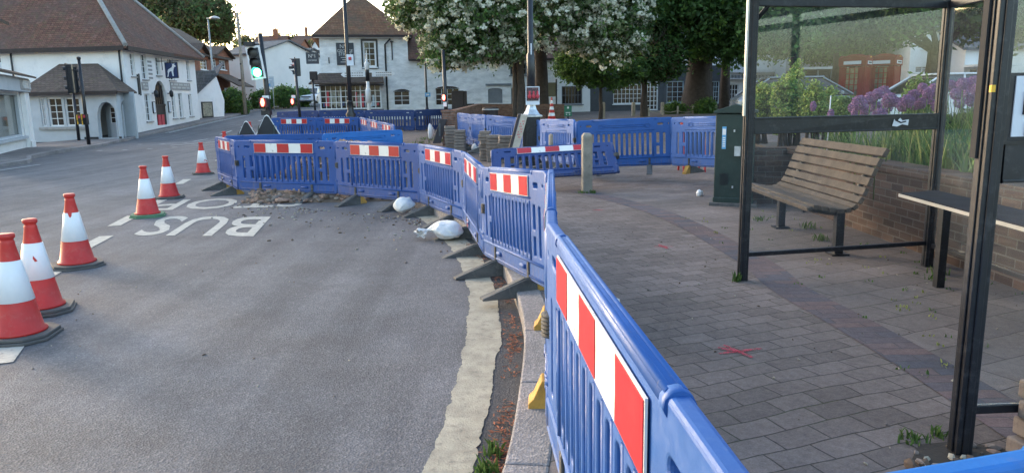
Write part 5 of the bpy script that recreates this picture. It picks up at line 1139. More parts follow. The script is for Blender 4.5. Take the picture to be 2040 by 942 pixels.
# brick pillar and garden wall beyond the blocks
wl = thing('brick_wall', 'low old red brick garden wall with stout pillar behind the leaning plank', 'wall', (-1.95, 23.5, gp(-1.95, 23.5)))
a = P(881, 235, 23.5); b_ = P(908, 235, 23.5); zt = P(892, 224, 23.5).z; z0 = gp(-2, 23.5)
m = MB('brick_red'); m.b(a.x, b_.x, 23.4, 23.85, z0-.1, zt); m.b(a.x-.03, b_.x+.03, 23.37, 23.88, zt, zt+.07); m.build('pillar', wl, bevel=.01)
a2 = P(1122, 208, 34); m = MB('brick_red'); p0 = Vector((b_.x, 23.86, 0)); p1 = Vector((P(960, 215, 31).x, 31, 0)); p2 = Vector((a2.x, 33.2, 0))
for s_, e_ in ((p0, p1), (p1, p2)):
    u = (e_-s_).normalized(); nn = Vector((-u.y, u.x, 0))*.24
    zt0 = P(905, 220, 23.9).z if s_ is p0 else P(960, 207, 31).z; zt1 = P(960, 207, 31).z if s_ is p0 else P(1122, 208, 33).z
    m.add([s_+Vector((0, 0, 0)), e_, e_+nn, s_+nn]+[s_+Vector((0, 0, zt0)), e_+Vector((0, 0, zt1)), e_+nn+Vector((0, 0, zt1)), s_+nn+Vector((0, 0, zt0))], [(0, 1, 2, 3), (4, 5, 6, 7), (0, 1, 5, 4), (1, 2, 6, 5), (2, 3, 7, 6), (3, 0, 4, 7)])
m.build('wall', wl)
pk = thing('plank', 'dark weathered plank leaning beside the brick pillar', 'plank', tuple(P(870, 285, 23.0)))
m = MB('dark_timber'); a, b_ = P(862, 286, 22.9), P(876, 238, 23.3); m.prism([a, a+Vector((.24, 0, 0)), b_+Vector((.22, 0, 0)), b_], (0, .07, .0)); m.build('board', pk, bevel=.01)
m = MB('foot_grey'); c = (a+b_)/2; m.b(c.x+.08, c.x+.14, c.y-.08, c.y-.03, c.z-.2, c.z+.25); m.build('batten', pk)
# leaning timber board, and the pedestal lamp
pd = thing('pedestal_lamp', 'tall black lamp post rising from a silver-shouldered black pedestal, with a poster strapped to it', 'street lamp', (P(1059, 290, 17.2).x, 17.2, gp(.5, 17.2)))
X = P(1059, 260, 17.2).x; z0 = gp(X, 17.2); zs = P(1059, 217, 17.2).z; wq = .205
m = MB('black_metal'); m.b(X-wq, X+wq, 17.2-wq, 17.2+wq, z0, zs-.18); m.b(X-wq-.03, X+wq+.03, 17.17-wq, 17.23+wq, z0, z0+.12)
for xx in (-.13, .13): m.b(X+xx-.02, X+xx+.02, 17.2-wq-.015, 17.2-wq, z0+.2, zs-.3)
m.build('pedestal', pd, bevel=.02)
m = MB('galvanised'); m.lathe((X, 17.2, zs-.18), [(.27, 0), (.27, .03), (.2, .06), (.13, .16), (.105, .24), (.105, .30), (.13, .31), (.13, .36), (.09, .38)], 8, smooth=False, ph=math.pi/8); m.build('shoulder', pd)
m = MB('black_metal'); top = P(1059, -160, 17.2).z; xt_ = X+.0; m.tube([(X, 17.2, zs+.1), (X, 17.2, zs+1.2), (X, 17.2, zs+1.25), (X, 17.2, top)], [.095, .095, .068, .06], 12); m.build('column', pd)
m = MB('paper'); q = P(1062, 105, 17.1); m.b(q.x-.055, q.x-.03, 17.11, 17.14, q.z-.35, q.z+.2); m.build('label', pd)
m = MB(['paper', 'poster_dark', 'mark_red']); q0, q1 = P(1047, 173, 17.05), P(1075, 209, 17.05); m.b(q0.x, q1.x, 17.04, 17.06, q1.z, q0.z); m.b(q0.x+.02, q1.x-.02, 17.03, 17.038, q1.z+.09, q0.z-.02, 1)
for i in range(3): m.lathe((q0.x+.09+i*.09, 17.025, q1.z+.14), [(.03, 0), (.045, .05), (.02, .11), (.025, .15), (.01, .17)], 8, mi=2)
m.build('poster', pd)
lm = MB(['black_metal', 'aluminium']); lm.lathe((X, 17.2, top-.02), [(.08, 0), (.22, .1), (.26, .5), (.3, .52), (.1, .75), (.02, .9)], 8); lm.build('lantern', pd)
lb_ = thing('leaning_board', 'long pale timber board with faint red lettering leaning on the black pedestal', 'board', tuple(P(1030, 290, 16.7)))
a, b_ = P(1021, 292, 16.6), P(1038, 229, 16.9); a2, b2 = P(1035, 292, 16.6), P(1051, 231, 16.9)
a, a2 = a+(a-b_)*.12, a2+(a2-b2)*.12
m = MB(['wood_pale', 'dark_timber']); m.prism([a, a2, b2, b_], (0, .07, .02)); m.prism([a-Vector((.07, 0, 0)), a-Vector((.01, 0, 0)), b_-Vector((.01, 0, 0)), b_-Vector((.07, 0, 0))], (0, .1, .03), 1); m.build('board', lb_)
m = MB('mark_red'); u = (b_-a); v = (a2-a)
for k in range(7):
    for j in range(3):
        if (k+j) % 3 == 0: continue
        c = a+u*(.35+.075*k)+v*(.22+.2*j)+Vector((0, -.006, 0)); m.prism([c, c+v*.12, c+v*.12+u*.03, c+u*.03], (0, -.003, 0))
m.build('lettering', lb_)

# ================================================================= STREET POSTS AND SIGNALS
def post(name, label, cat, px, base_z, Y, ptop, r0, r1, mat='black_metal', group=None, px_top=None):
    q0 = P(px, 250, Y); X = q0.x; z0 = base_z if base_z is not None else gz(X, Y); zt = P(px, ptop, Y).z
    t = thing(name, label, cat, (X, Y, z0), group); m = MB(mat); m.tube([(X, Y, z0), (X, Y, zt)], [r0, r1], 10); m.build('pole', t); return t, X, Y, z0, zt
# black lamp column in front of the white house
t, X, Y, z0, zt = post('street_lamp', 'tall black lamp column with small white notice standing before the tall white house', 'street lamp', 700, gz(-5.8, 28), 27., -60, .085, .06)
m = MB('black_metal'); zb = P(704, 232, Y).z; m.lathe((X, Y, z0), [(.2, 0), (.2, zb-z0-.1), (.15, zb-z0-.02), (.19, zb-z0+.06), (.12, zb-z0+.18), (.1, zb-z0+.5), (.12, zb-z0+.52), (.09, zb-z0+.56)], 12); m.build('base', t)
m = MB(['aluminium', 'glass' if 'glass' in MATS else 'paper']); m.lathe((X, Y, zt), [(.08, 0), (.2, .1), (.24, .5), (.3, .52), (.05, .8)], 8); m.build('lantern', t)
q0, q1 = P(690, 109, 26.85), P(705, 131, 26.85); m = MB(['paper', 'mark_red']); m.b(q0.x, q1.x, 26.84, 26.86, q1.z, q0.z); m.lathe(((q0.x+q1.x)/2, 26.835, (q0.z+q1.z)/2+.05), [(.05, -.05), (.055, 0), (.05, .05)], 8, mi=1); m.build('notice', t)
# finger post
t, X, Y, z0, zt = post('finger_post', 'white fingerpost with two pale arms and an urn finial before the white house', 'signpost', 737, gz(-7.2, 37), 37., 140, .09, .075, 'white_paint')
m = MB('white_paint'); m.lathe((X, Y, zt), [(.075, 0), (.12, .05), (.1, .2), (.14, .3), (.05, .42), (.03, .7), (.005, 1.0)], 10)
m.lathe((X, Y, P(737, 190, Y).z), [(.11, 0), (.13, .04), (.11, .1)], 10); m.lathe((X, Y, P(737, 205, Y).z), [(.13, 0), (.13, .6), (.1, .7)], 10); m.build('finial', t)
m = MB('black_metal'); m.lathe((X, Y, P(737, 162, Y).z), [(.1, 0), (.1, .5), (.08, .6)], 10); m.build('collar', t)
for l, r_, s_ in ((679, 733, -1), (741, 789, 1)):
    za, zc_ = P(700, 154, Y).z, P(700, 144, Y).z; x0, x1 = P(l, 150, Y).x, P(r_, 150, Y).x; tip = x0 if s_ < 0 else x1; rt_ = x1 if s_ < 0 else x0; k = .14*s_
    m = MB(['white_paint', 'sign_grey']); m.prism([(rt_, Y-.03, za), (tip-k, Y-.03, za), (tip, Y-.03, (za+zc_)/2), (tip-k, Y-.03, zc_), (rt_, Y-.03, zc_)], (0, .06, 0))
    for j in range(2):
        n_ = 8
        for i in range(n_): 
            xx = min(x0, x1)+.2+i*(abs(x1-x0)-.4)/n_; m.b(xx, xx+.08, Y-.036, Y-.031, za+.04+j*.12, za+.09+j*.12, 1)
    m.build('arm', t)
# blue-sign pole and the dark poles before the long wing
t, X, Y, z0, zt = post('signpost', 'slim black post carrying a small pale blue sign in front of the white wall', 'signpost', 852, gp(-3.9, 34), 34., 118, .055, .04)
m = MB('black_metal'); m.lathe((X, Y, z0), [(.12, 0), (.12, .6), (.08, .7), (.1, .75), (.05, .95)], 10); m.build('base', t)
m = MB(['sign_blue', 'sleeve_white']); q = P(852, 189, 33.9); m.b(q.x-.12, q.x+.12, 33.92, 33.94, q.z-.09, q.z+.09); m.b(q.x-.06, q.x+.06, 33.913, 33.918, q.z-.03, q.z+.03, 1); m.build('sign', t)
def signal_head(t, X, Y, z, w=.30, h=.95, lit=None, rz=0, tilt=0, back=False, n=3, face='black_metal', frame_='sleeve_white'):
    M = Matrix.Translation((X, Y, z))@Matrix.Rotation(rz, 4, 'Z')@Matrix.Rotation(tilt, 4, 'Y'); T = lambda x, y, zz: M@Vector((x, y, zz))
    m = MB([face]); m.T = T; m.b(-w/2, w/2, -.1, .12, 0, h); hd = m.build('signal_head', t, bevel=.02)
    m = MB([frame_]); m.T = T; o = .045
    for a in ((-w/2-o, -w/2, -o, h+o), (w/2, w/2+o, -o, h+o), (-w/2, w/2, -o, 0), (-w/2, w/2, h, h+o)): m.b(a[0], a[1], -.09, -.06, a[2], a[3])
    if frame_: m.build('backing_board', hd)
    for i in range(n):
        zc = h*(i+.5)/n; mt = lit.get(i, 'lens_off') if lit else 'lens_off'
        m = MB(mt); ln = [(0, 0)]+[(1, 0)]
        rad = min(w, h/n)*.43; vs = [(rad*math.cos(2*math.pi*k/20), -.112-.0*k, zc+rad*math.sin(2*math.pi*k/20)) for k in range(20)]+[(0, -.135, zc)]
        m.T = T; m.add(vs, [(k, (k+1) % 20, 20) for k in range(20)], 0, True); m.build('lens', hd)
        m = MB('black_metal'); m.T = T; vs = []
        for k in range(13):
            a = R(-20+220*k/12); vs += [(rad*1.12*math.cos(a), -.1, zc+rad*1.12*math.sin(a)), (rad*1.12*math.cos(a), -.28+.1*abs(math.cos(a)), zc+rad*1.12*math.sin(a)), (rad*1.2*math.cos(a), -.28+.1*abs(math.cos(a)), zc+rad*1.2*math.sin(a)), (rad*1.2*math.cos(a), -.1, zc+rad*1.2*math.sin(a))]
        m.add(vs, [(4*k+a, 4*k+b, 4*k+4+b, 4*k+4+a) for k in range(12) for a, b in ((0, 1), (1, 2), (2, 3), (3, 0))]); m.build('hood', hd)
    return hd
def push_box(t, X, Y, z, lit='lamp_red', fr='white_paint', w=.2, h=.3, ylw=False, xo=0):
    m = MB(['black_metal' if not ylw else 'yellow_plastic', fr]); m.b(X+xo-w/2, X+xo+w/2, Y-.18, Y-.05, z-h/2, z+h/2); o = m.build('push_button_box', t, bevel=.01)
    m = MB(lit); m.lathe((X+xo, Y-.2, z), [(.012, -.09), (.035, -.06), (.05, .0), (.04, .05), (.03, .07), (.03, .1)], 10); m.build('lamp', o)
Y = 19.; q = P(517, 160, Y)
t = thing('traffic_light', 'traffic light glowing green in a white-edged head, above the black triangles', 'traffic light', (q.x, Y, gz(q.x, Y)))
q0, q1 = P(533, 270, Y), P(513, 66, Y); m = MB('black_metal'); xb = q0.x; m.tube([(xb, Y+.1, gz(xb, Y)), (P(529, 180, Y).x, Y+.1, P(529, 180, Y).z), (q1.x+.03, Y+.1, q1.z)], [.075, .065, .055], 10); zc = P(530, 225, Y).z; m.box((xb-.01, Y+.1, zc), (.22, .2, .12)); m.build('pole', t)
zb = P(514, 155, Y).z; zt = P(514, 96, Y).z; xb = P(517.5, 155, Y).x; signal_head(t, xb, Y, zb, .27, zt-zb, {0: 'lamp_green'}, 0, R(-7.5))
m = MB('black_metal'); z = P(498, 89, Y).z; xx = P(498, 89, Y).x; m.box((xx+.02, Y-.1, z), (.22, .2, .1)); m.tube([(xx+.1, Y, z), (q1.x, Y+.1, z)], .02, 6); m.build('detector', t)
q = P(528, 205, Y); push_box(t, q.x, Y, q.z, w=.2, h=.24)
m = MB('sleeve_white'); q = P(528, 194, Y); m.box((q.x, Y+.1, q.z), (.16, .16, .08)); m.build('band', t)
Y = 30.; q = P(589, 130, Y); t = thing('traffic_light', 'slim signal pole with red light seen side-on, between the green light and the hanging sign', 'traffic light', (q.x, Y, gz(q.x, Y)))
m = MB('black_metal'); m.tube([(q.x+.05, Y, gz(q.x, Y)), (q.x-.03, Y, P(582, 122, Y).z)], [.06, .05], 10); z = P(583, 135, Y).z; m.box((P(579, 135, Y).x, Y, z), (.12, .1, .1)); m.build('pole', t)
xb = P(590, 150, Y).x; zb = P(590, 152, Y).z; signal_head(t, xb+.02, Y+.15, zb, .24, P(590, 127, Y).z-zb+.2, {2: 'lamp_red'}, R(-72), 0, frame_='black_metal')
q = P(584, 203, Y); push_box(t, q.x+.02, Y, q.z, w=.2, h=.24); m = MB('sleeve_white'); q = P(584, 193, Y); m.box((q.x+.02, Y, q.z), (.14, .14, .12)); m.build('band', t)
Y = 37.; q = P(626, 180, Y); t = thing('signal_pole', 'thin black post with a dark hooded box on top, below the hanging sign', 'signal pole', (q.x, Y, gz(q.x, Y)))
m = MB('black_metal'); m.tube([(q.x, Y, gz(q.x, Y)), (q.x-.05, Y, P(620, 150, Y).z)], .05, 8); m.build('pole', t); m = MB('dark_timber'); x0, x1 = P(618, 150, Y).x, P(632, 150, Y).x; m.b(x0, x1, Y-.15, Y+.1, P(620, 160, Y).z, P(620, 143, Y).z); m.build('signal_head', t, bevel=.03)
Y = 26.5; q = P(889, 200, Y); t = thing('signal_pole', 'dark signal pole with small red lamp before the arched window, above the brick pillar', 'signal pole', (q.x, Y, gp(q.x, Y)))
m = MB('black_metal'); m.tube([(q.x, Y, gp(q.x, Y)), (q.x-.05, Y, P(888, 100, Y).z)], [.075, .06], 10); m.build('pole', t); q = P(885, 195, Y); push_box(t, q.x, Y, q.z, w=.12, h=.26); 
m = MB('sleeve_white'); q = P(887, 208, Y); m.box((q.x, Y-.1, q.z), (.12, .08, .16)); m.build('notice', t)
bb = thing('black_cupboard', 'tall black box standing against the white wall by the brick wall', 'cupboard', (P(915, 215, 30.5).x, 30.5, gp(-2.3, 30.5)))
x0, x1, x2 = P(900, 200, 30.5).x, P(923, 200, 30.5).x, P(929, 200, 30.5).x; z1 = P(914, 181, 30.5).z; m = MB('dark_timber'); m.b(x0, x1, 30.4, 31., gp(-2.3, 30.5), z1); m.build('cabinet', bb, bevel=.015); m = MB('dark_timber'); m.b(x1+.01, x2, 30.45, 31, gp(-2.3, 30.5), z1-.02); m.b(x2+.02, x2+.3, 30.6, 31, gp(-2.3, 30.5), P(935, 207, 30.5).z); m.build('side_panel', bb)
bn = thing('planter', 'round dark banded tub on the far side of the brick wall', 'planter', (P(977, 225, 27).x, 27, gp(-.6, 27)))
z1 = P(977, 215, 27).z; xx = P(977, 215, 27).x; m = MB('dark_timber'); m.lathe((xx, 27, gp(-.6, 27)), [(.24, 0), (.3, .4), (.27, z1-gp(-.6, 27)-.05), (.29, z1-gp(-.6, 27)), (.25, z1-gp(-.6, 27)+.01)], 14); m.build('tub', bn)
m = MB('sign_grey'); m.lathe((xx, 27, z1-.09), [(.3, 0), (.31, .02), (.3, .05)], 14); m.build('hoop', bn)
# noticeboard on posts, green sign
nb = thing('noticeboard', 'olive noticeboard on two posts between the trunk and the small-paned shop', 'noticeboard', (P(1095, 200, 35).x, 35, gp(1.9, 35)))
x0, x1 = P(1083, 180, 35).x, P(1107, 180, 35).x; z0, z1 = P(1090, 193, 35).z, P(1090, 165, 35).z; m = MB(['olive_board', 'sign_grey']); m.b(x0, x1, 34.97, 35.03, z0, z1); m.b(x0+.06, x1-.06, 34.955, 34.965, z0+.06, z1-.06, 0); m.build('board', nb)
for xx in (x0-.03, x1+.03): m = MB('black_metal'); m.tube([(xx, 35, gp(1.9, 35)), (xx, 35, z1+.15)], .035, 8); m.build('post', nb)
gsn = thing('green_sign', 'small green information sign on the brick wall by the striped cone', 'sign', tuple(P(1131, 222, 32)))
x0, x1 = P(1124, 222, 32).x, P(1139, 222, 32).x; z0, z1 = P(1131, 232, 32).z, P(1131, 211, 32).z; m = MB(['sign_green', 'sleeve_white']); m.b(x0, x1, 31.98, 32.02, z0, z1); c = (x0+x1)/2
m.b(c-.04, c+.04, 31.965, 31.975, z1-.12, z1-.04, 1); m.b(c-.10, c+.10, 31.965, 31.975, z0+.14, z0+.17, 1); m.b(c-.09, c-.04, 31.965, 31.975, z0+.06, z0+.1, 1); m.b(c+.04, c+.09, 31.965, 31.975, z0+.06, z0+.1, 1); m.build('board', gsn)
m = MB('black_metal'); m.tube([(c, 32.05, gp(2, 32)-.1), (c, 32.05, z0+.1)], .03, 6); m.build('post', gsn)
# left-hand signal poles
def old_signal(label, px, top, base, hl, hr, ht, hb, boxes, rz):
    b0 = G(px, base); X, Y = b0.x, b0.y; zt = P(px-12, top, Y).z; t = thing('traffic_light', label, 'traffic light', (X, Y, 0), 'unlit signals by the inn')
    m = MB('black_metal'); m.tube([(X, Y, gz(X, Y)), (X, Y, zt)], [.075, .06], 10); m.lathe((X, Y, zt-.02), [(.08, 0), (.08, .1), (.02, .12)], 8); m.build('pole', t)
    c = P((hl+hr)/2, hb, Y); w = (hr-hl)*Y/F_*.75; h = P(hl, ht, Y).z-c.z; signal_head(t, c.x, Y, c.z, w, h, None, rz, 0, frame_='black_metal')
    m = MB('black_metal'); m.tube([(c.x, Y, c.z+h*.8), (X, Y, c.z+h*.8)], .02, 6); m.build('bracket', t)
    for bx, by, k in boxes:
        q = P(bx, by, Y); m = MB(['yellow_plastic', 'black_metal', 'mark_red']); m.b(q.x-.11, q.x-.07, Y-.12, Y+.1, q.z-.08, q.z+.16); m.b(q.x-.10, q.x-.06, Y-.12, Y+.1, q.z-.28, q.z-.11); m.b(q.x-.06, q.x+.09, Y-.1, Y+.08, q.z-.28, q.z+.15, 1); m.b(q.x-.04, q.x+.06, Y-.11, Y-.102, q.z, q.z+.12, 2)
        o = m.build('push_button_box', t, bevel=.006)
    return t
old_signal('unlit traffic light pole nearest the kerb, with yellow button boxes, head left of its pole', 178, 118, 294, 136, 150, 129, 186, [(170, 235, 0)], R(-75))
old_signal('shorter signal pole partly behind the nearest one, before the bay window', 158, 185, 284, 143, 157, 134, 185, [(160, 236, 1)], R(160))
old_signal('traffic light pole at the corner of the inn, between porch and tall wall', 275, 143, 274, 268, 281, 149, 189, [(277, 228, 0)], R(200))
# hill-side street lamp, utility pole, direction sign
t, X, Y, z0, zt = post('street_lamp', 'slender grey-green lamp post with a pale hooded lantern beside the brick house', 'street lamp', 433, None, 52, 40, .09, .05, 'grey_metal')
m = MB('aluminium'); q = P(428, 37, 52); m.tube([(X, 52, zt), (X-.1, 52, zt+.1), (q.x, 52, q.z)], .035, 6); m.lathe((q.x, 52, q.z-.06), [(.12, 0), (.33, .03), (.3, .12), (.1, .2)], 12); m.build('lantern', t)
t, X, Y, z0, zt = post('utility_pole', 'tall bare wooden utility pole in front of the tall white gabled house', 'pole', 491, None, 56, 25, .14, .09, 'wood_grey')
m = MB('black_metal'); z = P(490, 160, 56).z; m.box((X-.2, 56, z), (.2, .1, .14)); m.tube([(X-.2, 56, z), (X, 56, z)], .02, 5); m.box((X+.02, 55.8, P(490, 128, 56).z), (.1, .16, .12)); m.build('bracket', t)
q = P(537, 165, 60); t = thing('direction_sign', 'pale blue-grey direction sign on two posts behind the green traffic light', 'sign', tuple((q.x, 60, gz(q.x, 60))))
x0, x1 = P(526, 165, 60).x, P(546, 165, 60).x; z0, z1 = P(537, 174, 60).z, P(537, 153, 60).z; m = MB(['sign_pale', 'white_paint', 'sign_blue']); m.b(x0, x1, 59.97, 60.03, z0, z1); m.b(x0+.03, x1-.03, 59.95, 59.965, z1-.04, z1-.02, 1); m.b(x0+.1, x1-.15, 59.95, 59.965, z1-.3, z1-.24, 1); m.b(x0+.1, x1-.3, 59.95, 59.965, z1-.46, z1-.4, 1); m.b(x0+.15, x1-.3, 59.95, 59.965, z0+.1, z0+.26, 2); m.build('board', t)
for xx in (x0+.2, x1-.15): m = MB('grey_metal'); m.tube([(xx, 60.06, gz(q.x, 60)), (xx, 60.06, z1-.1)], .04, 6); m.build('post', t)
# lamp posts up the hill
t, X, Y, z0, zt = post('street_lamp', 'thin far grey lamp post before the terraced house', 'street lamp', 594, None, 80, 108, .08, .05, 'grey_metal')
m = MB('aluminium'); m.lathe((X-.2, Y, zt), [(.1, 0), (.3, .04), (.1, .14)], 8); m.build('lantern', t)
# black triangles: temporary warning signs seen from behind
def tri_sign(label, px, apx, l, r_, Y):
    a = P(px, apx, Y); w = (r_-l)*Y/F_; X = a.x; z0 = gz(X, Y); t = thing('warning_sign', label, 'sign', (X, Y, z0), 'black triangular road signs seen from behind')
    h = a.z-.28-z0; m = MB(['black_plinth', 'white_paint']); bz = a.z-w*1.0
    m.prism([(X-w/2-.05, Y, bz), (X-w/2-.02, Y, bz-.05), (X+w/2+.02, Y, bz-.05), (X+w/2+.05, Y, bz), (X+.05, Y, a.z-.03), (X, Y, a.z), (X-.05, Y, a.z-.03)], (0, -.02, 0)); bd = m.build('plate', t)
    m = MB('sleeve_white'); m.prism([(X-w/2-.09, Y+.004, bz-.02), (X-w/2-.04, Y+.004, bz-.08), (X+w/2+.04, Y+.004, bz-.08), (X+w/2+.09, Y+.004, bz-.02), (X+.05, Y+.004, a.z), (X, Y+.004, a.z+.03), (X-.05, Y+.004, a.z)], (0, .008, 0)); m.build('rim', bd)
    m = MB('black_metal')
    for s_ in (-1, 1): m.tube([(X+s_*w*.4, Y-.03, bz), (X+s_*w*.5, Y+.05, z0)], .016, 6); m.tube([(X+s_*w*.35, Y-.06, bz+.3), (X+s_*w*.5, Y-.55, z0)], .016, 6)
    m.build('frame_legs', t)
tri_sign('larger black triangle sign at the foot of the green traffic light', 531, 231, 510, 552, 18.4)
tri_sign('smaller black triangle sign left of the one at the traffic light', 490, 243, 470, 511, 21)
# A-board behind the right barrier
ab = thing('a_board', 'red-framed blackboard A-sign standing behind the pale barrier by the green cabinet', 'sign', (P(1385, 330, 14.8).x, 14.8, gp(4, 14.8)))
x0, x1 = P(1362, 300, 14.8).x, P(1408, 300, 14.8).x; z0 = gp(4, 14.8); z1 = z0+1.05; m = MB(['red_board', 'black_plinth'])
m.T = lambda x, y, z: Vector((x0+x*(x1-x0), 14.8+y+(z-z0)*.22, z)); 
for a in ((0, .08), (.92, 1)): m.b(a[0], a[1], 0, .03, z0, z1)
m.b(.08, .92, 0, .03, z1-.06, z1); m.b(.08, .92, 0, .03, z0+.2, z0+.26); m.b(.08, .92, .008, .02, z0+.26, z1-.06, 1); m.build('front_board', ab)
m = MB(['red_board', 'black_plinth']); m.T = lambda x, y, z: Vector((x0+x*(x1-x0), 15.3+y-(z-z0)*.22, z))
for a in ((0, .08), (.92, 1)): m.b(a[0], a[1], 0, .03, z0, z1-.02)
m.b(.08, .92, .008, .02, z0+.26, z1-.06, 1); m.build('rear_board', ab)
# green street cabinet
cb = thing('street_cabinet', 'dark green roadside cabinet with ridged lid, grey lock box and blue stickers beside the shelter', 'cabinet', (2.98, 10.7, PV))
cx_, cy_ = 3.06, 10.15; zt = P(1450, 212, 10.3).z; w_, d_c = .36, .62; rzc = R(-12)
T = frame((2.82, 10.35, 0), (math.cos(rzc+.25), math.sin(rzc+.25)))
W_, D_ = .42, .55; 
T = lambda x, y, z: Vector((2.80, 10.15, 0))+Vector((x*math.cos(.45)-0*y, 0, 0))+Vector((y*.32, y*.95, 0))+Vector((0, -x*.45, z))
m = MB('cabinet_green'); m.T = T; m.b(0, .52, 0, .5, PV, zt-.1); m.b(-.01, .53, -.01, .51, PV, PV+.12); m.build('body', cb, bevel=.01)
m = MB('cabinet_green'); m.T = T; m.prism([(-.03, -.03, zt-.09), (.55, -.03, zt-.09), (.55, -.03, zt-.06), (.26, -.03, zt+.03), (-.03, -.03, zt-.06)], (0, .56, 0)); m.build('lid', cb, bevel=.006)
m = MB('galvanised'); m.T = T; zl = P(1456, 300, 10.2).z; m.b(.26, .34, -.07, -.002, zl-.06, zl+.07); m.build('lock_box', cb)
m = MB('galvanised'); m.T = T; m.b(.24, .26, -.02, -.002, zl+.26, zl+.29); m.b(.24, .26, -.02, -.002, zl-.5, zl-.47); m.build('lock', cb)
m = MB(['sign_blue', 'sleeve_white']); m.T = T; m.b(.09, .145, -.006, -.002, zl+.03, zl+.33); m.b(.095, .14, -.009, -.0065, zl+.22, zl+.3, 1)
for i in range(5): m.b(.10, .135, -.009, -.0065, zl+.06+i*.028, zl+.075+i*.028, 1)
m.build('sticker', cb)
m = MB('black_plinth'); m.T = T
for i in range(8): m.b(.08+i*.014, .086+i*.014, -.006, -.002, zl-.46, zl-.30)
m.build('vent', cb)
m = MB('foot_grey'); m.T = T; m.b(-.06, .58, -.06, .56, PV-.05, PV+.05); m.build('plinth', cb, bevel=.01)

# ================================================================= BENCH
be = thing('bench', 'weathered slatted timber bench with a high curved back, seen through the shelter glass', 'bench', (3.3, 7.6, PV))
prof = [(2.72, .49), (2.80, .505), (2.90, .49), (3.0, .475), (3.10, .465), (3.19, .47), (3.27, .50), (3.335, .56), (3.385, .64), (3.43, .73), (3.475, .82), (3.525, .91), (3.59, 1.0)]
y0_, y1_ = 6.58, 8.50
prof = [(2.69+(x-2.72)*.75, z*.965) for x, z in prof]
def bend(y): return 0
for i in range(len(prof)):
    x, z = prof[i]; a = prof[max(i-1, 0)]; b_ = prof[min(i+1, len(prof)-1)]; ang = math.atan2(b_[1]-a[1], b_[0]-a[0]); wd = math.hypot(b_[0]-a[0], b_[1]-a[1])/(2 if 0 < i < len(prof)-1 else 1)*.80
    m = MB('wood_slat'); M = Matrix.Rotation(-ang, 3, 'Y'); m.box((x, (y0_+y1_)/2, z+PV), (wd, y1_-y0_, .042), M=M); m.build('slat', be, bevel=.007)
for yy in (y0_+.22, y1_-.22):
    m = MB('black_metal'); pts = [(x+.015, yy, z+PV-.045) for x, z in prof]; m.tube(pts, .028, 6); m.build('bracket', be)
    m = MB('black_metal'); m.box((3.06, yy, PV+.2), (.075, .075, .42)); m.box((3.06, yy, PV+.01), (.16, .16, .02)); m.build('leg', be)

# ================================================================= BUS SHELTER
bs = thing('bus_shelter', 'black-framed glazed bus shelter with a narrow perch seat', 'bus shelter', (1.88, 2.85, PV))
ZT = 2.42
def spost(x, y, w, name='post'):
    m = MB('shelter_black'); m.b(x-w/2, x+w/2, y-w/2, y+w/2, PV-.02, ZT); m.b(x-w/2-.008, x-w/2, y-w*.2, y+w*.2, PV+.02, ZT); m.b(x-w*.2, x+w*.2, y-w/2-.008, y-w/2, PV+.02, ZT); m.build(name, bs, bevel=.004); return m
spost(1.885, 5.89, .07); spost(3.60, 6.25, .07); spost(1.850, 2.86, .068); spost(3.58, 2.95, .07); spost(3.59, 4.6, .06)
FP = Fac((1.885, 5.89), (3.60, 6.25))
def rail(T, x0, x1, z0, z1, th=.05, name='rail'):
    m = MB('shelter_black'); m.T = T; m.b(x0, x1, -th/2, th/2, z0, z1)
    if z1-z0 > .08: m.b(x0, x1, -th/2-.006, -th/2, z0, z0+.012); m.b(x0, x1, -th/2-.006, -th/2, z1-.014, z1)
    m.build(name, bs, bevel=.003)
def glaze(T, x0, x1, z0, z1):
    m = MB('shelter_glass'); m.T = T; m.b(x0, x1, -.004, .004, z0, z1); m.build('glass_panel', bs)
L = FP.L
rail(FP.T, .036, L-.036, 1.305, 1.435); rail(FP.T, .036, L-.036, .315, .35, .03); rail(FP.T, .036, L-.036, 2.28, 2.34)
glaze(FP.T, .03, L-.03, .352, 1.303); glaze(FP.T, .03, L-.03, 1.437, 2.28)
x0, x1, z0, z1 = FP.rect(1773, 235, 1806, 252); m = MB(['paper', 'ink']); m.T = FP.T; rr = random.Random(3)
vs = [(x0+(x1-x0)*a, -.0325, z0+(z1-z0)*b_) for a, b_ in ((0, .1), (.1, .9), (.25, .6), (.45, 1), (.6, .7), (.98, .8), (.95, .1), (.6, .25), (.3, 0))]; m.add(vs, [tuple(range(9))])
m.tube([(x0+(x1-x0)*.15, -.034, z0+(z1-z0)*.8), (x0+(x1-x0)*.5, -.034, z0+(z1-z0)*.45), (x0+(x1-x0)*.8, -.034, z0+(z1-z0)*.6)], .006, 5, 1); m.build('torn_sticker', bs, weld=False)
NPn = Fac((1.850, 2.86), (3.58, 2.95)); L = NPn.L
rail(NPn.T, .045, L-.036, 1.255, 1.43); rail(NPn.T, .045, L-.036, .30, .335, .03); rail(NPn.T, .045, L-.036, 2.28, 2.34)
glaze(NPn.T, .03, L-.03, .337, 1.253); glaze(NPn.T, .03, L-.03, 1.432, 2.28)
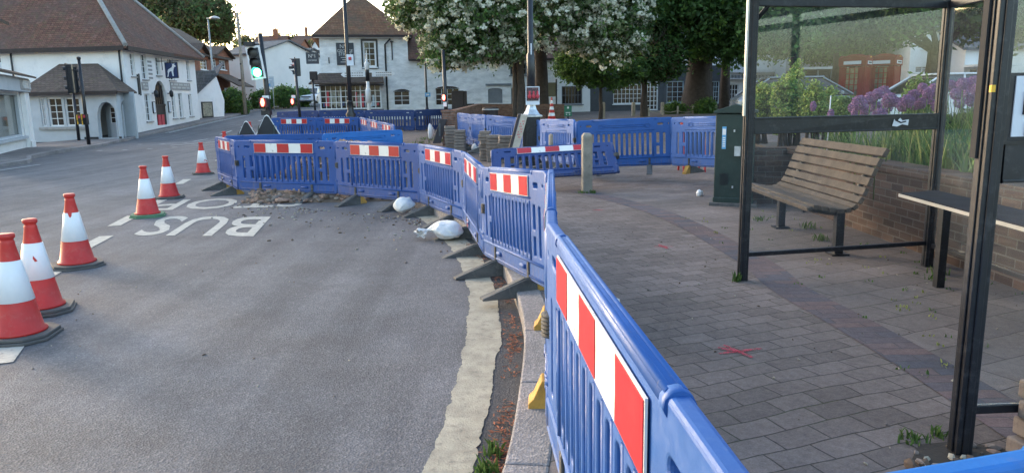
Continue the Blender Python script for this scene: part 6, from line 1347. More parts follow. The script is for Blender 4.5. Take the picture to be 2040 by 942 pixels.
# notice: hand-lettered paper in a dark frame
zp0, zp1 = P(2015, 272, 2.85).z, P(2030, 152, 2.85).z; xs0 = NPn.q(2008, 200)[0]
m = MB(['black_metal', 'paper']); m.T = NPn.T; m.b(xs0-.03, xs0+.30, -.03, -.022, zp0-.03, zp1+.012); m.b(xs0, xs0+.28, -.036, -.031, zp0, zp1, 1); nt = m.build('notice', bs)
m = MB('ink'); text_on(m, NPn.T, 'B', xs0+.062, zp1-.105, .12, -.04, off=.002); text_on(m, NPn.T, 'N', xs0+.075, zp1-.20, .075, -.04, off=.001); m.build('lettering', nt)
BP = Fac((3.70, 6.25), (3.69, 4.6)); 
for (a, b_) in (((3.60, 6.22), (3.59, 4.63)), ((3.59, 4.57), (3.58, 2.98))):
    f = Fac(a, b_); rail(f.T, .03, f.L-.03, .30, .335, .03); rail(f.T, .03, f.L-.03, 2.28, 2.34); glaze(f.T, .03, f.L-.03, .337, 2.28)
# aluminium corner trims, perch, roof
m = MB('aluminium'); m.b(1.835, 1.848, 5.86, 5.9, 1.45, ZT); m.build('edge_trim', bs); m = MB('grey_paint_dark'); m.b(1.797, 1.806, 2.86, 2.895, 1.35, ZT); m.build('edge_trim', bs)
m = MB('yellow_plastic'); q = P(1974, 177, 2.8); m.b(q.x-.008, q.x+.008, 2.785, 2.797, q.z-.013, q.z+.013); m.build('clip', bs)
pc_ = MB('perch_black'); pts = [(2.98, 5.62), (2.83, 2.98), (3.20, 2.98), (3.34, 5.74)]; pc_.prism([(x, y, PV+.70) for x, y in pts], (0, 0, .035)); pc_.build('perch', bs, bevel=.008)
m = MB('aluminium'); m.prism([(2.972, 5.62, PV+.705), (2.822, 2.98, PV+.705), (2.829, 2.98, PV+.705), (2.979, 5.62, PV+.705)], (0, 0, .022)); m.build('perch_edge', bs)
for yy, xx in ((5.55, 3.3), (3.9, 3.22)):
    m = MB('shelter_black'); m.b(xx-.03, xx+.03, yy-.03, yy+.03, PV, PV+.695); m.build('perch_leg', bs)
m = MB('shelter_black'); m.b(1.85, 1.93, 2.3, 6.4, ZT, ZT+.1); m.b(3.56, 3.64, 2.3, 6.5, ZT, ZT+.1)
m.build('roof_beam', bs)
rg = MB('shelter_glass'); rbm = MB('shelter_black'); n = 10
arc = [(1.75+2.1*k/n, ZT+.1+.42*math.sin(math.pi*k/n)) for k in range(n+1)]
for k in range(n):
    (xa, za), (xb, zb) = arc[k], arc[k+1]; rg.prism([(xa, 2.3, za), (xb, 2.3, zb), (xb, 2.3, zb+.008), (xa, 2.3, za+.008)], (0, 4.2, 0))
rg.build('roof_glass', bs)
for yy in (2.32, 3.5, 4.7, 5.9, 6.48): m = MB('shelter_black'); m.tube([(x, yy, z-.02) for x, z in arc], .02, 6); m.build('roof_hoop', bs)
m = MB('shelter_black')
m.tube([(1.89, 5.9, 2.15), (2.2, 5.95, 2.5)], .018, 6); m.build('brace', bs)

# ================================================================= GARDEN WALL AND PLANTING BED
gw_ = thing('garden_wall', 'low dark brick retaining wall of the raised flower bed behind the bench and shelter', 'wall', (3.9, 6, PV))
zt = .90
m = MB('brick_old'); m.b(3.84, 4.08, -1.5, 10.2, 0, zt-.08); m.b(3.25, 4.08, 10.2, 10.44, 0, zt-.08); m.build('wall', gw_)
m = MB('brick_old'); m.b(3.80, 4.11, -1.5, 10.19, zt-.078, zt); m.b(3.22, 4.11, 10.2, 10.48, zt-.078, zt); m.build('coping', gw_, bevel=.008)
sampled_polygon('flower_bed', [(4.0, -1.5), (11, -1.5), (11, 13), (4.0, 13)], lambda x, y: .80+.05*math.sin(x*2)*math.cos(y), 'soil', 1.5, skirt=.8, kind='structure')
# ================================================================= VEGETATION
def leaf_mesh(name, pos, nrm, size, mats, mi, parent=None, aspect=.55, bend=.25, kind=None):
    """many small two-sided leaf faces (kite shapes) at pos, facing nrm"""
    n = len(pos); nrm = nrm/np.linalg.norm(nrm, axis=1)[:, None]; rv = rng.normal(size=(n, 3)); a = np.cross(nrm, rv); a /= np.linalg.norm(a, axis=1)[:, None]; b = np.cross(nrm, a)
    s = size[:, None]; v = np.empty((n, 4, 3))
    v[:, 0] = pos-a*s; v[:, 1] = pos+b*s*aspect-nrm*s*bend; v[:, 2] = pos+a*s; v[:, 3] = pos-b*s*aspect-nrm*s*bend
    v = v.reshape(-1, 3)
    if parent is not None: v = v-np.array(root_loc(parent))
    me = bpy.data.meshes.new(name); me.vertices.add(4*n); me.vertices.foreach_set('co', v.astype(np.float32).ravel())
    me.loops.add(4*n); me.loops.foreach_set('vertex_index', np.arange(4*n, dtype=np.int32)); me.polygons.add(n)
    me.polygons.foreach_set('loop_start', np.arange(0, 4*n, 4, dtype=np.int32)); 
    for m_ in mats: me.materials.append(MATS[m_])
    me.polygons.foreach_set('material_index', mi.astype(np.int32)); me.update(calc_edges=True); me.validate()
    o = bpy.data.objects.new(name, me); COL.objects.link(o); o.parent = parent
    if kind: o['kind'] = kind
    return o
def clump_points(blobs, nc, per, cr, shell=.55, seed=0):
    """clumps spread through the blobs (mostly towards their surface), leaves round each clump"""
    g = np.random.default_rng(seed); vol = np.array([b[3]*b[4]*b[5] for b in blobs])**.7; k = g.choice(len(blobs), nc, p=vol/vol.sum()); B = np.array(blobs, float)[k]
    d = g.normal(size=(nc, 3)); d /= np.linalg.norm(d, axis=1)[:, None]; rad = (shell+(1-shell)*g.random(nc))**.6*1.0
    rad *= g.uniform(.82, 1.12, nc)
    c = B[:, :3]+d*rad[:, None]*B[:, 3:6]
    pc = np.repeat(c, per, 0); dd = np.repeat(d, per, 0); r_ = np.repeat(g.uniform(.6, 1.3, nc)*cr, per)
    off = g.normal(size=pc.shape)*r_[:, None]*.5*np.array([1, 1, .7])
    nr = dd*.7+g.normal(size=pc.shape)*.75+np.array([0, 0, .35])
    return pc+off, nr, np.repeat(np.arange(nc), per), np.repeat(rad, per), g
def limb(mb, p, d, l, r0, depth, rr, spread=.6, seg=4):
    pts = [p]; rad = [r0]; q = p.copy(); dd = d.copy()
    for i in range(seg):
        dd = (dd+Vector((rr.gauss(0, .12), rr.gauss(0, .12), rr.gauss(0.02, .08)))).normalized(); q = q+dd*l/seg; pts.append(q.copy()); rad.append(r0*(1-.5*(i+1)/seg))
    mb.tube(pts, rad, 7 if depth > 1 else 5)
    if depth > 0:
        for k in range(rr.choice((2, 3))):
            a = rr.random()*6.28; side = Vector((math.cos(a), math.sin(a), rr.uniform(.0, .6)))*spread; limb(mb, q, (dd+side).normalized(), l*rr.uniform(.6, .8), rad[-1]*.85, depth-1, rr, spread, 3)
def tree(name, label, base, h_trunk, r_trunk, blobs, nc, per, cr, leaf, mats, weights, seed=1, blossom=None, depth=3, lean=(0, 0), limb_l=2.4, cat='tree', group=None, shell=.55, flutes=False):
    t = thing(name, label, cat, tuple(base), group); rr = random.Random(seed); mb = MB('bark'); b0 = Vector(base)
    pts = []; rad = []
    for i in range(7):
        f = i/6; pts.append(b0+Vector((lean[0]*f+rr.gauss(0, .02), lean[1]*f+rr.gauss(0, .02), h_trunk*f-.1*(i == 0)))); rad.append(r_trunk*(1.35-.35*min(1, f*3)) if f < .34 else r_trunk*(1-.22*f))
    mb.tube(pts, rad, 14)
    for i in range(len(mb.v)):
        x, y, z = mb.v[i]; a = math.atan2(y-b0.y, x-b0.x); k = 1+.09*math.sin(5*a+z*.6)+.05*math.sin(11*a-z); mb.v[i] = (b0.x+(x-b0.x)*k, b0.y+(y-b0.y)*k, z)
    for k in range(5):
        a = k*1.26+rr.random(); limb(mb, pts[-1]-Vector((0, 0, .3*rr.random()*h_trunk*.3)), Vector((math.cos(a), math.sin(a), rr.uniform(.5, 1.3))).normalized(), limb_l, r_trunk*.45, depth-1, rr)
    mb.build('trunk', t, weld=False)
    pos, nr, ci, rad_, g = clump_points(blobs, nc, per, cr, shell, seed)
    cw = g.choice(len(mats), ci.max()+1, p=np.array(weights)/sum(weights)); mi = cw[ci]; flip = g.random(len(ci)) < .3; mi = np.where(flip, g.choice(len(mats), len(ci), p=np.array(weights)/sum(weights)), mi)
    leaf_mesh('crown', pos, nr, leaf*g.uniform(.6, 1.3, len(pos)), mats, mi, t)
    if blossom:
        nb, sz, rule = blossom; pos, nr, ci, rad_, g = clump_points(blobs, nb, 16, .13, .9, seed+5); keep = rule(pos); pos, nr = pos[keep], nr[keep]
        leaf_mesh('blossom', pos, nr, sz*g.uniform(.6, 1.2, len(pos)), ['blossom'], np.zeros(len(pos)), t, aspect=.8)
    return t
def blob(l, t, r_, b, Y, dy): 
    a, c = P(l, (t+b)/2, Y), P(r_, (t+b)/2, Y); u, v = P((l+r_)/2, t, Y), P((l+r_)/2, b, Y); return ((a.x+c.x)/2, Y, (u.z+v.z)/2, abs(c.x-a.x)/2, dy, abs(u.z-v.z)/2)
# the blossoming tree in front of the white house
bt = (P(1037, 232, 30).x, 30, gp(.4, 30))
bl_ = [blob(775, -160, 1000, 95, 29.5, 2.4), blob(830, -120, 1080, 130, 29, 2.4), blob(950, -200, 1180, 100, 29, 2.6), blob(1080, -150, 1300, 95, 29.5, 2.4), blob(840, 20, 900, 150, 28.6, 1.), blob(870, 40, 960, 140, 28.8, 1.2), blob(960, 40, 1060, 125, 29, 1.4), blob(1150, -60, 1300, 130, 28.8, 1.6), blob(1110, 20, 1220, 110, 29, 1.4), blob(770, -40, 850, 60, 29.5, 1.3), blob(820, -300, 1250, -100, 30, 3)]
tree('blossoming_tree', 'large tree smothered in white blossom with a slender twin trunk behind the pedestal lamp', bt, 3.6, .17, bl_, 2900, 24, .34, .085, ['leaf_silver', 'leaf_mid', 'leaf_green', 'leaf_dark', 'leaf_pale'], [3, 3, 2, 3, 1.5], 3, (3300, .066, lambda p: np.ones(len(p), bool)), limb_l=2.2)
st2 = MB('bark'); q = Vector(bt)+Vector((-.2, .05, 0)); st2.tube([q, q+Vector((-.0, 0, 1.5)), q+Vector((.03, .1, 3.4)), q+Vector((-.5, .2, 5))], [.15, .11, .10, .08], 10); TR = [o for o in COL.objects if o.name == 'blossoming_tree'][0]; st2.build('trunk', TR, weld=False)
# the dark trunk close behind it
q = P(1078, 232, 33); tree('broadleaf_tree', 'dark-trunked tree standing just behind the pedestal lamp and the blossoming tree', (q.x, 33, gp(q.x, 33)), 4.5, .30, [blob(930, -300, 1260, 20, 34, 3.5), blob(1000, -150, 1200, 70, 34, 2.5)], 900, 22, .5, .12, ['leaf_dark', 'leaf_green', 'leaf_mid'], [3, 2, 1], 8)
# small leafy tree right of it
q = P(1197, 235, 36); tree('small_tree', 'small bright green tree with two thin stems in front of the dark grey shop', (q.x, 36, gp(q.x, 36)), 2.0, .09, [blob(1105, 90, 1210, 172, 35.5, 1.6), blob(1150, 110, 1290, 176, 36, 1.5), blob(1120, 60, 1230, 130, 36, 1.3)], 620, 24, .3, .085, ['leaf_green', 'leaf_mid', 'leaf_lime', 'leaf_dark'], [3, 2, 1, 2], 12, limb_l=1.2, depth=2)
q = P(1283, 228, 38); tree('small_tree', 'thin-stemmed tree merging with the blossoming crown, left of the rope fence', (q.x, 38, gp(q.x, 38)), 2.6, .16, [blob(1230, 60, 1370, 168, 38, 1.8), blob(1260, 90, 1345, 160, 37.5, 1.2)], 520, 24, .32, .09, ['leaf_dark', 'leaf_green', 'leaf_brown'], [3, 1, 1], 14, limb_l=1.4, depth=2)
# the biggest trunk
q = P(1390, 222, 41); tree('big_tree', 'huge broad-trunked tree with deep green hanging crown left of the shelter', (q.x, 41, gp(q.x, 41)), 4.6, .70, [blob(1210, -260, 1500, 60, 40, 4), blob(1300, -60, 1480, 118, 38.5, 2.6), blob(1200, -100, 1360, 90, 39, 2.6), blob(1400, -100, 1570, 110, 39, 2.6), blob(1420, 40, 1500, 135, 38, 1.4), blob(1240, 20, 1330, 120, 38.5, 1.4)], 2500, 24, .5, .12, ['leaf_green', 'leaf_dark', 'leaf_mid', 'leaf_lime'], [5, 4, 2, .6], 21, limb_l=3.4)
q = P(1443, 222, 42); tree('broadleaf_tree', 'straight thin trunk standing between the biggest trunk and the shelter post', (q.x, 42, gp(q.x, 42)), 4.2, .26, [blob(1400, -80, 1500, 90, 42, 2)], 400, 22, .45, .11, ['leaf_green', 'leaf_dark'], [1, 1], 23)
# trees seen through the shelter
q = P(1582, 200, 27); tree('broadleaf_tree', 'dark straight-trunked tree seen through the left part of the shelter glass', (q.x, 27, gz(q.x, 27)), 3.8, .22, [blob(1490, -260, 1700, 70, 27, 3), blob(1500, -40, 1620, 120, 26, 1.8)], 900, 22, .42, .10, ['leaf_green', 'leaf_dark', 'leaf_mid', 'leaf_pale'], [3, 3, 1, 1], 31)
q = P(1668, 200, 34); tree('broadleaf_tree', 'leafy tree hanging over the red telephone boxes', (q.x, 34, gz(q.x, 34)), 4.4, .3, [blob(1590, -200, 1830, 75, 33, 3), blob(1640, -40, 1760, 105, 32, 1.8), blob(1720, -60, 1860, 90, 33, 2)], 1500, 22, .42, .11, ['leaf_green', 'leaf_dark', 'leaf_mid'], [3, 3, 1.5], 33)
q = P(1858, 160, 30); tree('spreading_tree', 'tree with forked bare lower limbs beside the pale car, behind the shelter corner post', (q.x, 30, gz(q.x, 30)), 2.6, .30, [blob(1740, -260, 2040, 50, 30, 3.4), blob(1900, -80, 2120, 95, 29, 2.4), blob(1760, -60, 1860, 80, 29.5, 1.6)], 1500, 22, .42, .11, ['leaf_green', 'leaf_dark', 'leaf_mid'], [3, 2, 2], 37, limb_l=2.6)
# trees on the left skyline and behind the roofs
q = P(380, 90, 88); tree('woodland_tree', 'big loose-leaved tree with sky showing through, rising over the inn roof', (q.x, 88, 2.2), 6, .5, [blob(300, -30, 400, 60, 88, 4), blob(370, -10, 465, 75, 86, 4), blob(340, 20, 440, 80, 86, 3.5), blob(255, -60, 340, 30, 90, 4), blob(410, 30, 462, 88, 87, 2.5)], 1500, 15, .8, .22, ['leaf_far', 'leaf_mid', 'leaf_brown', 'leaf_dark'], [2, 2, 1, 1], 41, limb_l=4)
for i, (l, t_, r_, b_, Y, lbl) in enumerate(((655, 66, 700, 98, 190, 'round far tree on the hill left of the white house roof'), (470, 70, 540, 100, 230, 'low tree on the skyline above the slate roofs'), (535, 66, 600, 96, 250, 'flat-topped tree on the skyline behind the hilltop house'), (560, 80, 640, 118, 170, 'green bank of foliage below the hilltop house'), (610, 70, 662, 95, 240, 'far tree just right of the hilltop house'))):
    q = P((l+r_)/2, b_, Y); tree('hill_tree', lbl, (q.x, Y, gz(q.x, Y)), max(2, q.z-gz(q.x, Y)), .3, [blob(l, t_, (l+r_)/2, b_+20, Y, 5), blob((l+r_)/2-5, t_+2, r_, b_+20, Y, 5)], 260, 12, 1.3, .42, ['leaf_far', 'leaf_mid', 'leaf_brown'], [3, 1, 1], 50+i, limb_l=3, depth=1, group='trees on the far hill')
# background trees behind the low wing so that no roofline shows bare
for i, (l, t_, r_, b_, Y, lbl) in enumerate(((820, -60, 980, 110, 60, 'tree behind the low white wing, left of the blossoming crown top'), (1180, -120, 1330, 100, 64, 'tree behind the dark grey shop roof'), (1480, -120, 1640, 60, 62, 'tree behind the white-fronted shop'), (1960, -150, 2120, 60, 50, 'tree behind the low white building at the right edge'))):
    q = P((l+r_)/2, b_, Y); tree('background_tree', lbl, (q.x, Y, .8), 4, .35, [blob(l, t_, r_, b_, Y, 4)], 420, 16, .8, .2, ['leaf_dark', 'leaf_mid', 'leaf_green'], [2, 1, 1], 70+i, limb_l=3, depth=2, group='trees behind the roofs')
q = P(1680, 190, 47); tree('broadleaf_tree', 'deep green low-crowned tree directly behind the telephone boxes', (q.x, 47, gz(q.x, 47)), 2.4, .3, [blob(1560, 20, 1700, 128, 47, 3), blob(1660, 10, 1800, 122, 46, 3)], 700, 20, .6, .14, ['leaf_dark', 'leaf_green'], [2, 1], 39, limb_l=2.5, depth=2)
# shrubs
def shrub(label, l, t, r_, b, Y, mats, w, seed, nc=160, per=20, cr=.22, leaf=.06, dy=None, group=None, cat='shrub'):
    bb = blob(l, t, r_, b, Y, dy or abs(P(r_, b, Y).x-P(l, b, Y).x)/2); base = (bb[0], Y, bb[2]-bb[5]); s = thing('shrub', label, cat, base, group)
    pos, nr, ci, rd, g = clump_points([bb], nc, per, cr, .35, seed); mi = g.choice(len(mats), len(ci), p=np.array(w)/sum(w)); leaf_mesh('foliage', pos, nr, leaf*g.uniform(.6, 1.3, len(pos)), mats, mi, s)
    m = MB('bark'); rr = random.Random(seed)
    for k in range(5): m.tube([(bb[0]+rr.uniform(-.1, .1), Y, bb[2]-bb[5]-.2), (bb[0]+rr.uniform(-.6, .6)*bb[3], Y+rr.uniform(-.3, .3)*bb[4], bb[2]+bb[5]*.3)], [.03, .012], 5)
    m.build('stem', s); return s
GB = 'shrubs by the road up the hill'
for i, (l, t, r_, b, Y, lbl) in enumerate(((442, 178, 486, 228, 57, 'rounded shrub against the brick house porch'), (470, 200, 492, 226, 56.5, 'low shrub at the foot of the utility pole, brick-house side'), (500, 180, 545, 222, 64, 'shrub behind the green traffic light pole'), (540, 172, 592, 215, 66, 'wide shrub between the two lit signals'), (585, 176, 618, 212, 69, 'shrub between the red signal and the white car'))):
    shrub(lbl, l, t, r_, b, Y, ['leaf_green', 'leaf_mid', 'leaf_dark', 'leaf_lime'], [3, 3, 2, 1], 80+i, 260, 18, .3, .12, group=GB)
for i, (l, t, r_, b, Y, lbl) in enumerate(((1325, 205, 1365, 232, 38.5, 'low shrub left of the base of the biggest trunk'), (1380, 196, 1428, 234, 38, 'feathery shrub at the foot of the biggest trunk'))):
    shrub(lbl, l, t, r_, b, Y, ['leaf_green', 'leaf_mid', 'leaf_lime'], [2, 2, 1], 90+i, 160, 18, .2, .07)
# flower-bed planting: lime shrubs, alliums, strap-leaved clumps
for i, (l, t, r_, b, Y, lbl) in enumerate(((1490, 165, 1545, 235, 11.2, 'yellow-green shrub just beyond the street cabinet lid'), (1535, 150, 1600, 245, 10.8, 'pale green euphorbia shrub seen through the left of the upper glass'), (1570, 120, 1602, 240, 11.4, 'tall narrow euphorbia spike rising above its neighbours'), (1602, 165, 1640, 240, 10.4, 'rounded lime euphorbia left of the white-stemmed stake'), (1634, 172, 1665, 242, 10.9, 'euphorbia head next to the grey car bonnet'), (1655, 190, 1712, 245, 9.8, 'dark green leafy plant left of the first alliums'))):
    s = shrub(lbl, l, t, r_, b+25, Y, ['euphorbia', 'leaf_lime', 'leaf_green', 'leaf_mid'] if i != 5 else ['leaf_green', 'grass', 'leaf_dark'], [3, 2, 2, 1] if i != 5 else [2, 2, 1], 100+i, 190 if i != 2 else 120, 22, .075, .026, group='yellow-green plants in the raised bed', cat='plant')
shrub('clipped dark hedge block seen between the two right-hand shelter posts', 1893, 222, 1975, 300, 8.6, ['hedge', 'leaf_dark'], [2, 1], 120, 300, 22, .09, .028, dy=.3)
shrub('green leafy plant behind the alliums in front of the pale car', 1808, 158, 1860, 240, 9.0, ['leaf_green', 'grass', 'leaf_mid'], [2, 2, 1], 121, 150, 20, .08, .028, cat='plant')
def allium(r=.062):
    t = thing('allium', 'purple allium', 'flower', (0, 0, 0)); g = np.random.default_rng(3); n = 900; d = g.normal(size=(n, 3)); d /= np.linalg.norm(d, axis=1)[:, None]
    pos = d*r*g.uniform(.72, 1.05, n)[:, None]; leaf_mesh('flower_head', pos, d+g.normal(size=d.shape)*.9, .009*g.uniform(.6, 1.4, n), ['allium'], np.zeros(n), t, aspect=.45)
    m = MB('grass'); m.tube([(0, 0, -.75), (.015, .01, -.35), (0, 0, -r*.2)], [.006, .005, .005], 5); o = m.build('stem', None); o.parent = t; return t
AL = allium(); heads = [(1712, 205), (1722, 222), (1735, 196), (1748, 188), (1742, 212), (1760, 184), (1772, 200), (1765, 215), (1785, 204), (1798, 212), (1808, 202), (1822, 210), (1835, 206), (1848, 186), (1855, 198), (1838, 176), (1862, 180), (1728, 236), (1700, 215), (1820, 190), (1752, 230), (1893, 170), (1905, 188), (1918, 168), (1928, 184), (1940, 165), (1950, 180), (1962, 172), (1912, 205), (1936, 202), (1870, 210), (1620, 212), (1655, 228), (1702, 300-72)]
for i, (px, py) in enumerate(heads):
    o = AL if i == 0 else dup(AL); o['label'] = 'round purple allium head on a thin stem among the crowd in the raised bed'; o['group'] = 'purple alliums in the raised bed'
    Y = 7.6+.9*((i*37) % 10)/10; q = P(px, py, Y); k = random.uniform(.8, 1.2) if i < 31 else .55; o.location = tuple(q); o.scale = (k, k, max(k, .9)); o.rotation_euler = (0, 0, i)
def strap(label, x, y, z, n, h, sp, mats, seed, wide=1.):
    t = thing('strap_leaved_plant', label, 'plant', (x, y, z), 'leafy clumps behind the wall coping'); m = MB(mats); rr = random.Random(seed)
    for i in range(n):
        a = rr.random()*6.28; bx, by = x+math.cos(a)*sp*rr.random(), y+math.sin(a)*sp*rr.random(); l = h*rr.uniform(.6, 1.1); lean = rr.uniform(.1, .8)*l; b_ = rr.random()*6.28; w = rr.uniform(.004, .009)*wide; mi = rr.randrange(len(mats)); pts = []
        for k in range(6):
            f = k/5; c = Vector((bx+math.cos(b_)*lean*f**1.8, by+math.sin(b_)*lean*f**1.8, z+l*(f-.28*f*f*(lean/l)))); wd = w*(1-f**2)+.0008; pts += [c+Vector((-math.sin(b_)*wd, math.cos(b_)*wd, 0)), c-Vector((-math.sin(b_)*wd, math.cos(b_)*wd, 0))]
        m.add(pts, [(2*k, 2*k+1, 2*k+3, 2*k+2) for k in range(5)], mi)
    m.build('leaves', t, weld=False)
k = 0
for x, y, h, n, lbl in ((4.25, 9.6, .45, 110, 'grassy clump behind the left end of the bench back'), (4.35, 8.9, .5, 130, 'grassy clump above the top bench slat'), (4.3, 8.2, .55, 140, 'grassy clump right of the bench back top'), (4.35, 7.6, .55, 150, 'dense upright grassy clump at the middle of the lower glass'), (4.3, 7.1, .5, 150, 'yellow-tipped grassy clump left of the rear shelter post'), (4.3, 6.6, .42, 100, 'broad-bladed iris clump on the coping at the shelter corner'), (4.35, 6.1, .42, 90, 'iris clump just right of the rear corner post'), (4.5, 5.5, .38, 80, 'iris clump below the dark hedge block'),
                       (4.8, 8.6, .75, 160, 'tall grass behind the alliums on the left'), (4.8, 7.8, .75, 160, 'tall grass right under the alliums'), (4.9, 7.0, .7, 150, 'tall grass between the alliums and the corner post'), (5.2, 9.5, .7, 150, 'tall grass behind the bench, deeper in the bed'), (5.6, 8.2, .7, 150, 'tall grass at the back of the bed')):
    k += 1; strap(lbl, x, y, .82, n, h, .26, ['grass', 'grass', 'leaf_green', 'grass_yellow'], 200+k, 1.9 if 'iris' in lbl else 1.)
mm_ = MB('sleeve_white'); q = P(1652, 215, 9.5); mm_.tube([(q.x, 9.5, .8), (q.x+.01, 9.5, q.z+.15)], .007, 5); tag(mm_.build('stake', None), 'thin whitish stake standing among the lime plants', 'stake')

# ================================================================= TELEPHONE BOXES
def kiosk():
    t = thing('telephone_box', 'red telephone box', 'telephone box', (0, 0, 0)); w = .45; m = MB(['kiosk_red'])
    for sx in (-1, 1):
        for sy in (-1, 1): m.b(sx*w-.05 if sx > 0 else sx*w, sx*w if sx > 0 else sx*w+.05, sy*w-.05 if sy > 0 else sy*w, sy*w if sy > 0 else sy*w+.05, 0, 2.1)
    m.b(-w+.04, w-.04, w-.04, w-.01, .1, 2.05); m.b(-w-.02, w+.02, -w-.02, w+.02, 0, .12); m.b(w-.04, w-.012, -w+.04, w-.04, .1, 2.05); m.b(-w+.012, -w+.05, -w+.05, w-.05, .12, .42)
    m.build('body', t, bevel=.008)
    m = MB('kiosk_red'); m.b(-w-.03, w+.03, -w-.03, w+.03, 2.1, 2.36); 
    for rz in range(4):
        M = Matrix.Rotation(rz*math.pi/2, 3, 'Z'); arc = [(-w-.01, 2.36)]+[(-w+2*w*k/10, 2.36+.10*math.sin(math.pi*k/10)+.03) for k in range(11)]+[(w+.01, 2.36)]
        m.add([M@Vector((x, -w-.04, z)) for x, z in arc]+[M@Vector((x, -w+.05, z)) for x, z in arc], [tuple(range(13)), tuple(range(13, 26))[::-1]]+[(i, i+1, 14+i, 13+i) for i in range(12)])
    n = 8; vs = []
    for j in range(n+1):
        for i in range(n+1):
            x = -w+2*w*i/n; y = -w+2*w*j/n; u, v = x/w, y/w; vs.append((x, y, 2.38+.17*(1-abs(u)**2.2)*(1-abs(v)**2.2)**.6+.1*max(0, 1-min(1, abs(u)))*0))
    m.add(vs, [(j*(n+1)+i, j*(n+1)+i+1, (j+1)*(n+1)+i+1, (j+1)*(n+1)+i) for i in range(n) for j in range(n)], 0, True); m.build('roof', t)
    for rz in (0, 1, 3):
        M = Matrix.Rotation(-rz*math.pi/2, 3, 'Z'); T = lambda x, y, z: M@Vector((x, y, z))
        s = MB(['paper', 'ink']); s.T = T; s.b(-.3, .3, -w-.045, -w-.032, 2.16, 2.28); text_on(s, T, 'TELEPHONE', 0, 2.22, .085, -w-.048, 1); s.build('sign', t)
    pn = MB('kiosk_red'); pn.b(-w+.05, w-.05, -w+.015, -w+.04, .12, 2.08); pn.b(-w+.12, w-.12, -w-.0, -w+.0149, .35, 1.95); pn.build('side_panel', t, bevel=.01)
    for rz in (1,):
        M = Matrix.Rotation(-rz*math.pi/2, 3, 'Z'); T = lambda x, y, z: M@Vector((x, y, z)); s = MB('kiosk_red'); s.T = T; s.b(-.4, -.24, -w+.0, -w+.03, .1, 2.08); s.b(.24, .4, -w+.0, -w+.03, .1, 2.08)
        for xx in (-.235, -.1, .07, .2): s.b(xx, xx+.03, -w+.0, -w+.03, .42, 2.04)
        for k in range(9): s.b(-.235, .235, -w+.002, -w+.028, .42+k*.2, .445+k*.2)
        d = s.build('door', t); g_ = MB('shop_glass'); g_.T = T; g_.b(-.24, .24, -w+.032, -w+.04, .42, 2.05); g_.build('pane', d)
    m = MB('yellow_plastic'); m.lathe((0, -w-.05, 2.42), [(.03, -.02), (.035, .0), (.03, .02)], 8); m.build('emblem', t); return t
kx = kiosk(); kx['group'] = 'pair of red telephone boxes'; kx['label'] = 'left-hand red telephone box of the pair, nearer the grey car'
q = P(1706, 108, 28); kx.location = (q.x, 28, q.z-2.55); kx.rotation_euler = (0, 0, R(52))
k2 = dup(kx, 'right-hand red telephone box of the pair, nearer the pale car'); q = P(1765, 107, 28.4); k2.location = (q.x, 28.4, q.z-2.55); k2.rotation_euler = (0, 0, R(48))

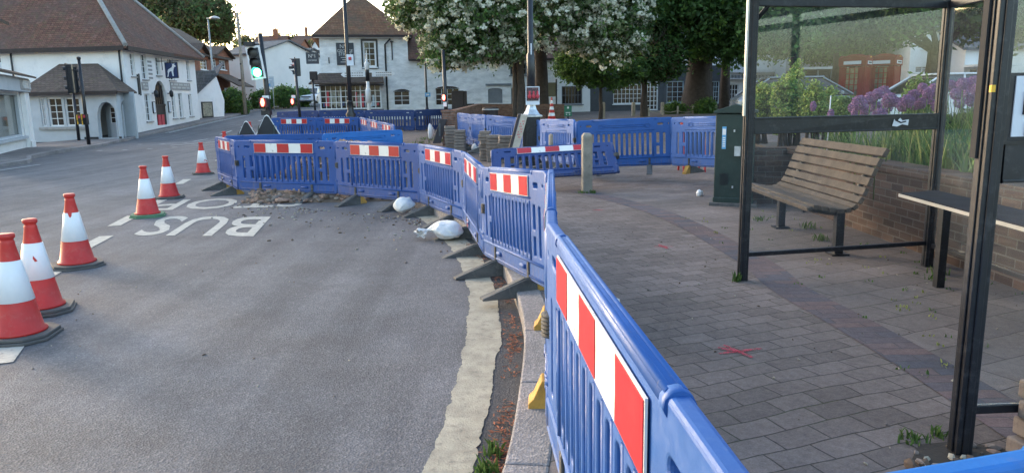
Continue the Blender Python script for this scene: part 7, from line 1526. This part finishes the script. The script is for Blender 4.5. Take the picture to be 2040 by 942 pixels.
# ================================================================= CARS
def car(label, loc, rz, paint, L=4.1, W=1.74, H=1.47, van=False):
    t = thing('parked_car' if not van else 'white_car', label, 'car', (0, 0, 0)); k = L/4.1
    body = [(-2.05, .30), (-2.03, .62), (-1.9, .74), (-1.05, .92), (-.2, .96), (1.1, .97), (1.85, .96), (2.02, .82), (2.05, .35), (1.75, .22), (-1.8, .20)]
    m = MB([paint, 'rubber']); stations = [(-1, .90, .05), (-.86, 1, 0), (.86, 1, 0), (1, .90, .05)]
    rings = []
    for s_, sc, ins in ((-1, .93, .06), (-.9, .985, .015), (-.75, 1, 0), (.75, 1, 0), (.9, .985, .015), (1, .93, .06)):
        rings.append([(x*k*sc, s_*W/2, .22+(z-.22)*(1 if abs(s_) < .9 else .97)*H/1.47) for x, z in body])
    n = len(body); vs = [p for rg_ in rings for p in rg_]; fs = [(j*n+i, j*n+(i+1) % n, (j+1)*n+(i+1) % n, (j+1)*n+i) for j in range(5) for i in range(n)]
    m.add(vs, fs+[tuple(range(n))[::-1], tuple(range(5*n, 6*n))], 0, False); bd = m.build('body', t, bevel=.03)
    z0, z1 = .93*H/1.47, H-.05; cab0 = [(-1.15, z0), (1.75, z0)]; wt, wb = W*.40, W*.465
    prof = [(-1.18*k, z0, wb), (-.35*k, z1, wt), (1.05*k, z1, wt), (1.8*k, z0, wb)]
    g_ = MB('window_glass'); g_.add([(x, -w_, z) for x, z, w_ in prof]+[(x, w_, z) for x, z, w_ in prof], [(0, 1, 2, 3), (7, 6, 5, 4), (0, 4, 5, 1), (1, 5, 6, 2), (2, 6, 7, 3)]); g_.build('window', t, bevel=.03)
    rf_ = MB([paint]); a = [(-.42*k, wt+.005), (1.12*k, wt+.005)]; rf_.b(-.42*k, 1.1*k, -wt-.01, wt+.01, z1-.005, z1+.05); 
    for s_ in (-1, 1):
        for (xa, za, wa), (xb, zb, wb_) in (((-1.2*k, z0, wb), (-.38*k, z1, wt)), ((.25*k, z0, wb), (.3*k, z1, wt)), ((1.12*k, z1, wt), (1.84*k, z0, wb)), ((-.38*k, z1+.02, wt), (1.12*k, z1+.02, wt))):
            rf_.tube([(xa, s_*(wa+.01), za), (xb, s_*(wb_+.01), zb)], .032, 6)
    rf_.build('roof', t, bevel=.02)
    for x in (-1.28*k, 1.28*k):
        for s_ in (-1, 1):
            wh = MB('rubber'); cc = Matrix.Rotation(math.pi/2, 3, 'X'); wh.T = lambda a_, b_, c_: Vector((x+a_, s_*(W/2-.09)+c_, .31+b_)); wh.lathe((0, 0, 0), [(.2, -.1), (.31, -.09), (.315, .09), (.2, .1)], 20); wo = wh.build('wheel', t)
            rm = MB('aluminium'); rm.T = wh.T; rm.lathe((0, 0, 0), [(.19, -.102), (.2, -.09), (.2, .09), (.19, .102), (.04, .108)], 10); rm.build('rim', wo)
    for s_ in (-1, 1):
        m = MB('aluminium'); m.box((-1.93*k, s_*W*.36, .66*H/1.47), (.16, .36, .16)); m.build('headlight', t, bevel=.03)
        m = MB(paint); m.box((-.85*k, s_*(W/2+.06), .98*H/1.47), (.1, .18, .12)); m.build('mirror', t, bevel=.03)
    m = MB(['rubber', 'aluminium']); m.box((-1.99*k, 0, .62*H/1.47), (.1, W*.5, .12)); m.box((-2.0*k, 0, .36), (.08, W*.7, .14)); m.box((-2.045*k, 0, .45), (.02, .5, .11), mi=1); m.build('grille', t)
    t.location = loc; t.rotation_euler = (0, 0, rz); return t
q = P(1612, 150, 22.5); car('grey hatchback behind the lime shrubs, bonnet pointing at the telephone boxes', (P(1600, 170, 22.5).x, 22.5, P(1600, 153, 22.5).z-1.47), R(180-8), 'car_grey')
car('pale car in front of the white building, right of the telephone boxes', (P(1868, 170, 22.).x, 22., P(1865, 147, 22.).z-1.47), R(4), 'car_white')
Y = 70; q = P(622, 206, Y); cw_ = car('small white car facing down the hill beside the white brick house', (q.x, Y, q.z-.02), R(90), 'car_white', 4.0, 1.7, 1.40, True)
